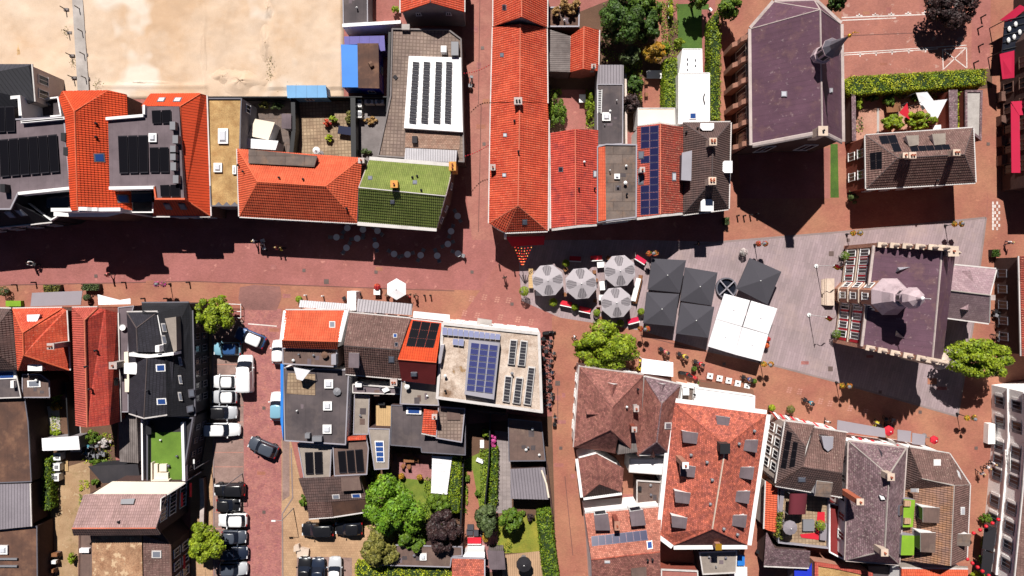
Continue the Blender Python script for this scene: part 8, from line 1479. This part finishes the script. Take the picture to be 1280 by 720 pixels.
for i, (x, y) in enumerate(((71, 571), (70, 584), (69, 597))):
    r = thing('white_crate', ('white plastic tank beside the hedge, topmost', 'white plastic tank beside the hedge, middle', 'white plastic tank beside the hedge, lowest')[i], 'tank', W(x, y, .02), 'white tanks by the hedge'); block(r, 'body', quad(x - 4.5, y - 4.5, x + 4.5, y + 4.5), 1.0, .02, 'metal_white'); block(r, 'lid', quad(x - 2, y - 2, x + 2, y + 2), 1.08, 1.003, 'metal_grey')
r = thing('pallet', 'wooden pallet beside the white tanks', 'pallet', W(79, 582, .02))
for i in range(5): block(r, 'slat', [(75 + i * 2, 577 - i * .2), (76.6 + i * 2, 577 - i * .2), (76.6 + i * 2, 589), (75 + i * 2, 589)], .15, .02, 'wood_tan')
for i, (x, y, w) in enumerate(((67, 694, 7), (66, 703, 6), (63, 714, 6))):
    r = thing('scrap_pile', ('stack of dark crates by the workshop wall, upper', 'stack of dark crates by the workshop wall, middle', 'stack of dark crates by the workshop wall, lower')[i], 'crates', W(x, y, .02), 'workshop crates'); block(r, 'crate', quad(x - w, y - 3, x + w, y + 3), .6, .02, 'felt_brown'); block(r, 'crate', quad(x - w * .5, y - 2, x + w * .6, y + 2), 1.0, .603, 'wood_brown' if i != 1 else 'metal_white')
# ---------------------------------------------------------------- lamp posts, flags, bollards
def lamp(label, px, py, m='flower_yellow', h=2.6, group='lamp posts with flower baskets'):
    p = W(px, py); r = thing('lamp_post', label, 'lamp post', (p.x, p.y, .02), group); MB().tube((0, 0, 0), (0, 0, h + .9), .05, .035).lathe([(.16, 0), (.12, .35), (.06, .4)], n=10).build('pole', 'metal_black', r, local=True); MB().lathe([(.2, 0), (.22, .12), (.06, .3)], (0, 0, h + .85), 10).build('lantern', 'metal_grey', r, local=True)
    for s in (-1, 1):
        MB().tube((0, 0, h), (s * .42, 0, h), .02).build('arm', 'metal_black', r, local=True); b = MB().lathe([(.12, -.3), (.3, -.08), (.3, 0)], (s * .42, 0, h), 10).build('basket', 'wicker', r, local=True)
        for mm, q in ((m, 150), ('leaf_green', 70)): P, Nn = crown_points([(s * .42, 0, h + .02, .36, .36, .26)], q, .7, 1.05); leafcloud('flowers', P, Nn, rng.uniform(.05, .1, q), mm, b)
    return r
for i, (x, y, m) in enumerate(((950, 452, 'flower_yellow'), (1045, 478, 'flower_yellow'), (1196, 517, 'flower_yellow'), (1058, 293, 'flower_yellow'), (1181, 282, 'flower_yellow'), (943, 306, 'flower_red'), (810, 318, 'flower_red'), (800, 409, 'flower_red'), (213, 355, 'flower_pink'), (1258, 325, 'flower_red'))):
    lamp(('flower-basket lamp post at the white parasol corner', 'flower-basket lamp post where the town hall shadow begins', 'flower-basket lamp post below the loose green tree', 'flower-basket lamp post north of the town hall', 'flower-basket lamp post at the far corner of the square', 'flower-basket lamp post near the church shadow tip', 'flower-basket lamp post beside the first charcoal parasol', 'flower-basket lamp post between bench and charcoal parasols', 'flower-basket lamp post in the western street', 'flower-basket lamp post before the red roofed building')[i], x, y, m)
def flag(label, px, py, h=4.9):
    p = W(px, py); r = thing('flagpole', label, 'flagpole', (p.x, p.y, .02), 'flagpoles on the square'); MB().tube((0, 0, 0), (0, 0, h), .05, .03).lathe([(.25, 0), (.25, .1)], n=10).ball((0, 0, h), .08).build('pole', 'metal_white', r, local=True)
    for k, (m, y0) in enumerate((('fabric_red', 0), ('flower_gold', .3))):
        V = []; nn = 8
        for j in range(2):
            for i in range(nn): V.append(Vector((.05 + i * .2 - j * .1, .16 * math.sin(i * 1.1) - j * .22 - k * .2, h - .15 - y0 - j * .28 - .03 * i)))
        link('flag_band', newmesh('flag_band', V, [(i, i + 1, nn + i + 1, nn + i) for i in range(nn - 1)], [m], None, True), r)
    return r
mat('flower_gold', (240, 190, 50), rough=.9, bump=.05, big=0, fine=.03)
flag('white flagpole with red and yellow flag north of the town hall steps', 1020, 332.5); flag('white flagpole with red and yellow flag south of the town hall steps', 1011, 393.5)
def simple_lamp(label, px, py, h=5.0, deg=0):
    p = W(px, py); r = thing('street_lamp', label, 'street lamp', (p.x, p.y, .02), 'plain street lamps', math.radians(deg)); MB().tube((0, 0, 0), (0, 0, h), .06, .035).build('pole', 'metal_grey', r, local=True); MB().tube((0, 0, h), (.8, 0, h + .1), .03).build('arm', 'metal_grey', r, local=True); MB().box((.95, 0, h + .1), (.5, .18, .1)).build('lamp_head', 'metal_white', r, local=True)
simple_lamp('plain street lamp between the parking bays and road', 303, 592, 5, 180); simple_lamp('plain street lamp on the yard sidewalk corner', 367, 635, 4.5, 180); simple_lamp('plain street lamp beside the upper parking bays', 262, 446, 4, 90); simple_lamp('plain street lamp at the empty bays', 262, 575, 4.2, 90)
for i, (x, y) in enumerate(((250, 451), (253, 580))):
    p = W(x, y); r = thing('parking_sign', ('blue parking sign by the upper bays', 'blue parking sign by the empty bays')[i], 'sign', (p.x, p.y, .02), 'parking signs'); MB().tube((0, 0, 0), (0, 0, 2.2), .03).build('post', 'metal_grey', r, local=True); MB().box((0, .04, 2.0), (.4, .03, .4)).build('board', 'sign_blue', r, local=True)
bl = [(21, 356, 0), (45, 353, 0), (157, 353, 0), (237, 353, 0), (181, 373, 0), (209, 373, 0), (383, 369, 1), (404.5, 370, 1), (531, 369, 2), (538.5, 369, 2), (921, 270, 3), (929, 270, 3), (937, 269, 3), (945, 268, 3), (1223, 58, 4), (1217, 79, 4), (1226, 22, 4), (1222, 36, 4), (624, 331, 5), (643, 338, 5)]
places = ('street post along the western drain line', 'white post outside the orange corner house', 'slim black post in the street before the gravel roof', 'black bollard below the church', 'black bollard at the edge of the car park', 'bollard at the mouth of the alley')
for x, y, g_ in bl:
    p = W(x, y); r = thing('bollard', places[g_], 'bollard', (p.x, p.y, .02), 'bollards: ' + places[g_]); link('post', fm(('bo', g_ == 1), lambda: MB().lathe([(.1, 0), (.08, .7), (.1, .75), (.1, .9), (.03, 1.0)], n=10).mesh('post', ['metal_white' if g_ == 1 else 'metal_black'])), r)
for i, (x, y) in enumerate(((84, 13), (102, 12.5), (88, 42), (105.5, 41), (91, 70.5), (108, 69.5), (93.5, 98), (110, 99))):
    p = W(x, y) + Vector((0, 0, .12)); r = thing('path_post', 'dark timber post lining the concrete path over the sand', 'post', (p.x, p.y, p.z), 'posts along the sand path'); link('post', fm('pp', lambda: MB().tube((0, 0, 0), (0, 0, 1.3), .06).mesh('post', ['bark'])), r); link('base_shadow', fm('pf', lambda: MB().box((.1, 0, .15), (.6, .3, .3)).mesh('base_shadow', ['concrete_dark'])), r)  # low dark block stands in for the shadow at each post's base
for i, (x, y, w, hh, m) in enumerate(((55, 356, 20, 9, 'leaf_olive'), (103, 355, 21, 8, 'leaf_pine'), (905, 272, 6, 9, 'leaf_pine'), (1240, 312, 9, 9, 'leaf_dark'))):
    r = thing('planter', ('long dark planter with pale plants in the western street', 'long dark planter with clipped plants in the western street', 'white flower planter near the bollards', 'dark planter near the crossing blocks')[i], 'planter', W(x + 8, y + 4, .02)); block(r, 'box', quad(x, y, x + w, y + hh), .7, .02, 'metal_black'); P = np.array([[*W(x + rng.random() * w, y + rng.random() * hh, .75)] for _ in range(420)]) - np.array(r.location); P[:, 2] += rng.uniform(-.05, .3, 420); leafcloud('foliage', P, rng.normal(size=(420, 3)) + np.array([0, 0, 1.]), rng.uniform(.05, .12, 420), m, r)
pot('white flowers in a black tub on the square', 929, 315, 5, 'flower_white', .9, 'metal_black', group=None); pot('red flowering planter beside the white parasols', 958, 432, 3.4, 'flower_red', .9, group=None); pot('second red flowering planter beside the white parasols', 960, 424, 3, 'flower_red', .9, group=None); pot('coloured flower tub beside the eastern bicycles', 1256, 375, 6, 'flower_red', 1.0, group=None); pot('small tree tub in the western street', 4, 364, 6, 'leaf_dark', 1.2, group=None); pot('green tub at the flat grey street awning', 108, 372, 4, 'leaf_pine', 1.0, group=None)
r = thing('play_box', 'lime green box bench below the orange hipped house', 'bench', W(17, 379, .02)); block(r, 'seat', quad(7, 376, 26, 383), .6, .02, 'turf_lime')
r = thing('bike_rack', 'white steel frame rack beside the corner tree', 'rack', W(296, 386, .02))
for y in (380, 389, 397): MB().tube(W(285, y, .8), W(301, y + .5, .8), .04).build('rail', 'metal_white', r)
for x in (285, 301): MB().tube(W(x, 380, .8), W(x, 397, .8), .04).tube(W(x, 380, 0), W(x, 380, .8), .04).tube(W(x, 397, 0), W(x, 397, .8), .04).build('frame', 'metal_white', r)
# string of warm lights over the alley corner
r = thing('string_lights', 'fan of red lights strung over the shaded alley corner', 'lights', W(652, 318, .02)); p0 = W(653, 334, 2.6); MB().tube((p0.x, p0.y, .02), p0, .04).build('post', 'metal_black', r)
for k in range(6):
    e_ = W(643 + k * 4.4, 309 - abs(k - 2.5) * .6, 4.2); MB().tube(p0, e_, .008, n=4).build('wire', 'metal_black', r)
    for j in range(1, 8): q = p0.lerp(e_, j / 7.5); MB().ball((q.x, q.y, q.z - .06), .07, 6, 4).build('bulb', 'lamp_red' if (j + k) % 3 else 'lamp_warm', r)
awning(r, [(632, 296), (681, 295), (680, 306), (640, 308)], (3.0, 3.0, 2.6, 2.6), 'fabric_red', 'red_cloth')
for lb, L_ in (('upper string of red ball lanterns across the corner alley', [(1217, 666.5), (1225, 662.5), (1232.6, 658), (1240.6, 654), (1248, 649.5)]), ('lower string of red ball lanterns across the corner alley', [(1209, 699), (1215.5, 704), (1222, 709), (1228, 714), (1236, 719.5)])):
    Q = [W(x, y, 5.2) for x, y in L_]; r = thing('lantern_string', lb, 'lanterns', (Q[2].x, Q[2].y, .02), 'red lantern strings')
    for q in Q: MB().ball(q, .22, 10, 7).build('lantern', 'balloon_red', r, smooth=True)
    e_ = (Q[-1] - Q[0]); MB().tube(Q[0] - e_ * .35 + Vector((0, 0, .3)), Q[-1] + e_ * .35 + Vector((0, 0, .3)), .012, n=4).build('wire', 'metal_black', r)
for lb, a_, b_ in (('upper garland of dark bulbs across the northern alley', (577, 92), (614, 80)), ('lower garland of dark bulbs across the northern alley', (579, 196), (613, 180))):
    A, B = W(a_[0], a_[1], 4.6), W(b_[0], b_[1], 4.6); r = thing('garland', lb, 'garland', (A.x, A.y, .02), 'alley garlands'); pts = [A.lerp(B, i / 12) - Vector((0, 0, .9 * math.sin(math.pi * i / 12))) for i in range(13)]; MB().path(pts, .01, 4).build('wire', 'metal_black', r)
    for q in pts[1:-1]: MB().ball(q, .08, 6, 4).build('bulb', 'fabric_red', r)
# courtyard sails and the table under them
for lb, pts, m in (('red triangular sail over the courtyard', [(1124, 141), (1134, 128.5), (1138, 150)], 'fabric_red'), ('white triangular sail over the courtyard', [(1151, 127.5), (1184, 124), (1169, 154)], 'fabric_white'), ('white rectangular awning in the courtyard', [(1145, 116), (1159, 115), (1168, 127), (1153, 138)], 'fabric_white')):
    P = [W(x, y, 2.8 - .2 * i) for i, (x, y) in enumerate(pts)]; c = sum(P, Vector()) / len(P); r = thing('shade_sail', lb, 'sail', (c.x, c.y, .02), 'courtyard sails'); V, F = prism(ccw(P), lambda v: v.z - .03); mk('cloth', V, F, m, r)
    for p in P[:2]: MB().tube((p.x, p.y, .02), p, .04).build('post', 'metal_grey', r)
btable('white table under the dark garden tree', 818, 93, 1.9, 1.0, 0, 'paint_white'); chair('dark chair beside the brick garden terrace', 808, 103, 0, 'wood_brown'); chair('second dark chair on the brick garden terrace', 808, 118, 0, 'wood_brown'); btable('small white table on the walled brick terrace', 728, 123, .8, 1.0, 0, 'paint_white'); btable('white bench board along the upper garden path', 838, 12, .5, 2.2, 0, 'paint_white'); btable('covered table under a blue sheet on the tan terrace', 431, 163, 1.7, 1.0, -8, 'fabric_navy'); chair('lawn chair beside the small northern lawn', 888, 12, 40, 'metal_white'); btable('white courtyard side table', 1175, 158.5, 1.8, .5, 5, 'paint_white'); btable('courtyard picnic table in the shade', 1117, 134, 1.8, 1.2, 5, 'wood_brown')
# ================================================================ people
def skin_body(pts, edges, rad):
    me = bpy.data.meshes.new('body'); me.from_pydata(pts, edges, []); o = bpy.data.objects.new('body', me); COL.objects.link(o); md = o.modifiers.new('s', 'SKIN'); md.use_smooth_shade = True; o.modifiers.new('d', 'SUBSURF').levels = 1
    for i, r in enumerate(rad): me.skin_vertices[0].data[i].radius = (r, r); 
    me.skin_vertices[0].data[0].use_root = True; dg = bpy.context.evaluated_depsgraph_get(); dg.update(); out = bpy.data.meshes.new_from_object(o.evaluated_get(dg)); bpy.data.objects.remove(o); return out
def body(pose):
    if pose == 'ride': P = dict(hip=(-.2, 0, 1.02), ch=(-.02, 0, 1.38), ne=(.06, 0, 1.55), hd=(.1, 0, 1.72), sl=(0, .19, 1.42), el=(.2, .24, 1.2), wl=(.38, .2, 1.08), sr=(0, -.19, 1.42), er=(.2, -.24, 1.2), wr=(.38, -.2, 1.08), kl=(.18, .1, .84), al=(.02, .1, .44), fl=(.16, .1, .4), kr=(.14, -.1, .66), ar=(-.1, -.1, .26), fr=(.06, -.1, .22), hl=(-.16, .1, .98), hr=(-.16, -.1, .98))
    else:
        s = 1 if pose == 'walk' else .35
        P = dict(hip=(0, 0, .95), ch=(.02, 0, 1.3), ne=(.03, 0, 1.48), hd=(.05, 0, 1.64), sl=(.02, .2, 1.38), el=(-.08 * s, .25, 1.1), wl=(.08 * s, .25, .86), sr=(.02, -.2, 1.38), er=(.1 * s, -.25, 1.1), wr=(.24 * s, -.24, .9), kl=(.16 * s, .09, .5), al=(.22 * s, .09, .09), fl=(.22 * s + .16, .09, .05), kr=(-.06 * s, -.09, .5), ar=(-.26 * s, -.09, .12), fr=(-.26 * s + .14, -.09, .05), hl=(0, .09, .9), hr=(0, -.09, .9))
    R = dict(hip=.13, ch=.15, ne=.06, hd=.105, sl=.075, el=.05, wl=.04, sr=.075, er=.05, wr=.04, kl=.065, al=.045, fl=.04, kr=.065, ar=.045, fr=.04, hl=.09, hr=.09); K = list(P); I = {k: i for i, k in enumerate(K)}
    E = [('hip', 'ch'), ('ch', 'ne'), ('ne', 'hd'), ('ch', 'sl'), ('sl', 'el'), ('el', 'wl'), ('ch', 'sr'), ('sr', 'er'), ('er', 'wr'), ('hip', 'hl'), ('hl', 'kl'), ('kl', 'al'), ('al', 'fl'), ('hip', 'hr'), ('hr', 'kr'), ('kr', 'ar'), ('ar', 'fr')]
    me = skin_body([P[k] for k in K], [(I[a], I[b]) for a, b in E], [R[k] for k in K]); me.materials.clear()
    for m in ('skin', 'fabric_white', 'fabric_navy', 'rubber'): me.materials.append(M[m])
    hz = P['ne'][2] - .02; wz = P['hip'][2] + .04; pts = {k: Vector(v) for k, v in P.items()}
    for p in me.polygons:
        k = min(pts, key=lambda q: (pts[q] - p.center).length); p.material_index = 0 if k in ('hd', 'ne', 'wl', 'wr') else 3 if k in ('fl', 'fr') else 1 if k in ('ch', 'sl', 'sr', 'el', 'er') else 2; p.use_smooth = True
    return me, pts['hd']
_pose = {}
def person(label, px, py, deg, top_, trou='fabric_navy', hair='hair_dark', pose='walk', group='people in the street', z=0.02):
    if pose not in _pose: _pose[pose] = body(pose)
    me, hd = _pose[pose]; p = W(px, py); r = thing('person', label, 'person', (p.x, p.y, z), group, math.radians(deg)); o = link('body', me, r)
    for i, m in ((1, top_), (2, trou)): o.material_slots[i].link = 'OBJECT'; o.material_slots[i].material = M[m]
    link('hair', fm(('hair', pose, hair), lambda: MB().ball((hd.x - .02, hd.y, hd.z + .05), (.125, .115, .11), 10, 6).mesh('hair', [hair], True)), r); return r
def rider(lb1, lb2, px, py, deg, top_, trou, bikem='metal_black', hair='hair_dark'):
    bike(lb2, px, py, deg, bikem, 'ridden bicycles'); person(lb1, px, py, deg, top_, trou, hair, 'ride', 'cyclists')
rider('cyclist in a red top passing the round tree', 'bicycle under the red-topped cyclist', 829, 438, -30, 'fabric_pink', 'fabric_navy', 'metal_black', 'hair_fair'); rider('cyclist in yellow-green riding past the charcoal parasols', 'bicycle under the yellow-green cyclist', 852, 443.5, -25, 'fabric_yellow', 'fabric_black'); rider('cyclist in red and blue nearest the restaurant', 'bicycle under the red and blue cyclist', 872, 453, -25, 'fabric_red', 'fabric_blue'); rider('cyclist in blue beside the restaurant tables', 'bicycle under the blue cyclist', 932, 472, -20, 'fabric_blue', 'fabric_brown'); rider('cyclist in teal on the open orange paving', 'bicycle under the teal cyclist', 1008, 501, -30, 'fabric_teal', 'fabric_navy'); rider('cyclist at the shadow edge in the western street', 'bicycle under the western street cyclist', 45, 329, -20, 'fabric_white', 'fabric_black'); rider('cyclist in the lit gap of the street shadow', 'bicycle under the cyclist in the lit gap', 332, 306, -70, 'fabric_white', 'fabric_brown', 'metal_white')
for lb, x, y, d, tp, tr, hr in (('walker in a pink top crossing the western street', 141, 343.5, -10, 'fabric_pink', 'fabric_black', 'hair_dark'), ('walker at the edge of the street shadow, white shirt', 321.5, 302.5, 180, 'fabric_white', 'fabric_navy', 'hair_fair'), ('person in pink standing in the shade', 349, 310, 0, 'fabric_pink', 'fabric_black', 'hair_fair'), ('small figure in yellow beside the pink one in the shade', 354.5, 311, 0, 'fabric_yellow', 'fabric_black', 'hair_dark'), ('dark-dressed walker at the alley mouth', 631, 346.5, -80, 'fabric_black', 'fabric_black', 'hair_dark'), ('person in white before the striped awning', 1030, 525, 60, 'fabric_white', 'fabric_black', 'hair_dark'), ('walker near the eastern crossing blocks', 1255, 304, 45, 'fabric_white', 'fabric_navy', 'hair_fair'), ('person in white at the corner of the white building', 1227, 582, 0, 'fabric_white', 'fabric_black', 'hair_fair'), ('person in a white hat beside the white building', 1234, 577, 20, 'fabric_white', 'fabric_black', 'hair_fair'), ('person in grey at the lantern alley', 1220, 589, 100, 'fabric_grey', 'fabric_black', 'hair_fair'), ('person standing by the round tree trunk', 717, 421, 0, 'fabric_white', 'fabric_black', 'hair_dark'), ('guest standing beside the white hexagonal parasol', 512, 370, 40, 'fabric_red', 'fabric_black', 'hair_dark'), ('guest by the potted plants next to the hexagonal parasol', 520, 369, -40, 'fabric_brown', 'fabric_black', 'hair_dark'), ('person in orange under the first charcoal parasol edge', 869.5, 305, 0, 'fabric_black', 'fabric_black', 'hair_dark')): person(lb, x, y, d, tp, tr, hr)
chair('dark wicker chair by the hexagonal parasol', 484, 368, 60, 'wicker'); btable('white square table by the hexagonal parasol', 471, 365, .8, .7, 0, 'paint_white'); chair('black chair beside the corrugated grey awning', 449, 368, -60, 'metal_black'); chair('black chair beside the white corrugated awning', 430, 373, 120, 'metal_black'); pot('red and green flower tub by the white square table', 472, 358.5, 4, 'flower_red', .7, 'terracotta', group=None)
r = thing('white_pillar_sign', 'white pillar between the two street awnings', 'pillar', W(440, 374, .02)); block(r, 'pillar', [(434, 364), (445, 364.5), (445, 388), (434, 388)], 2.8, .02, 'plaster_white')
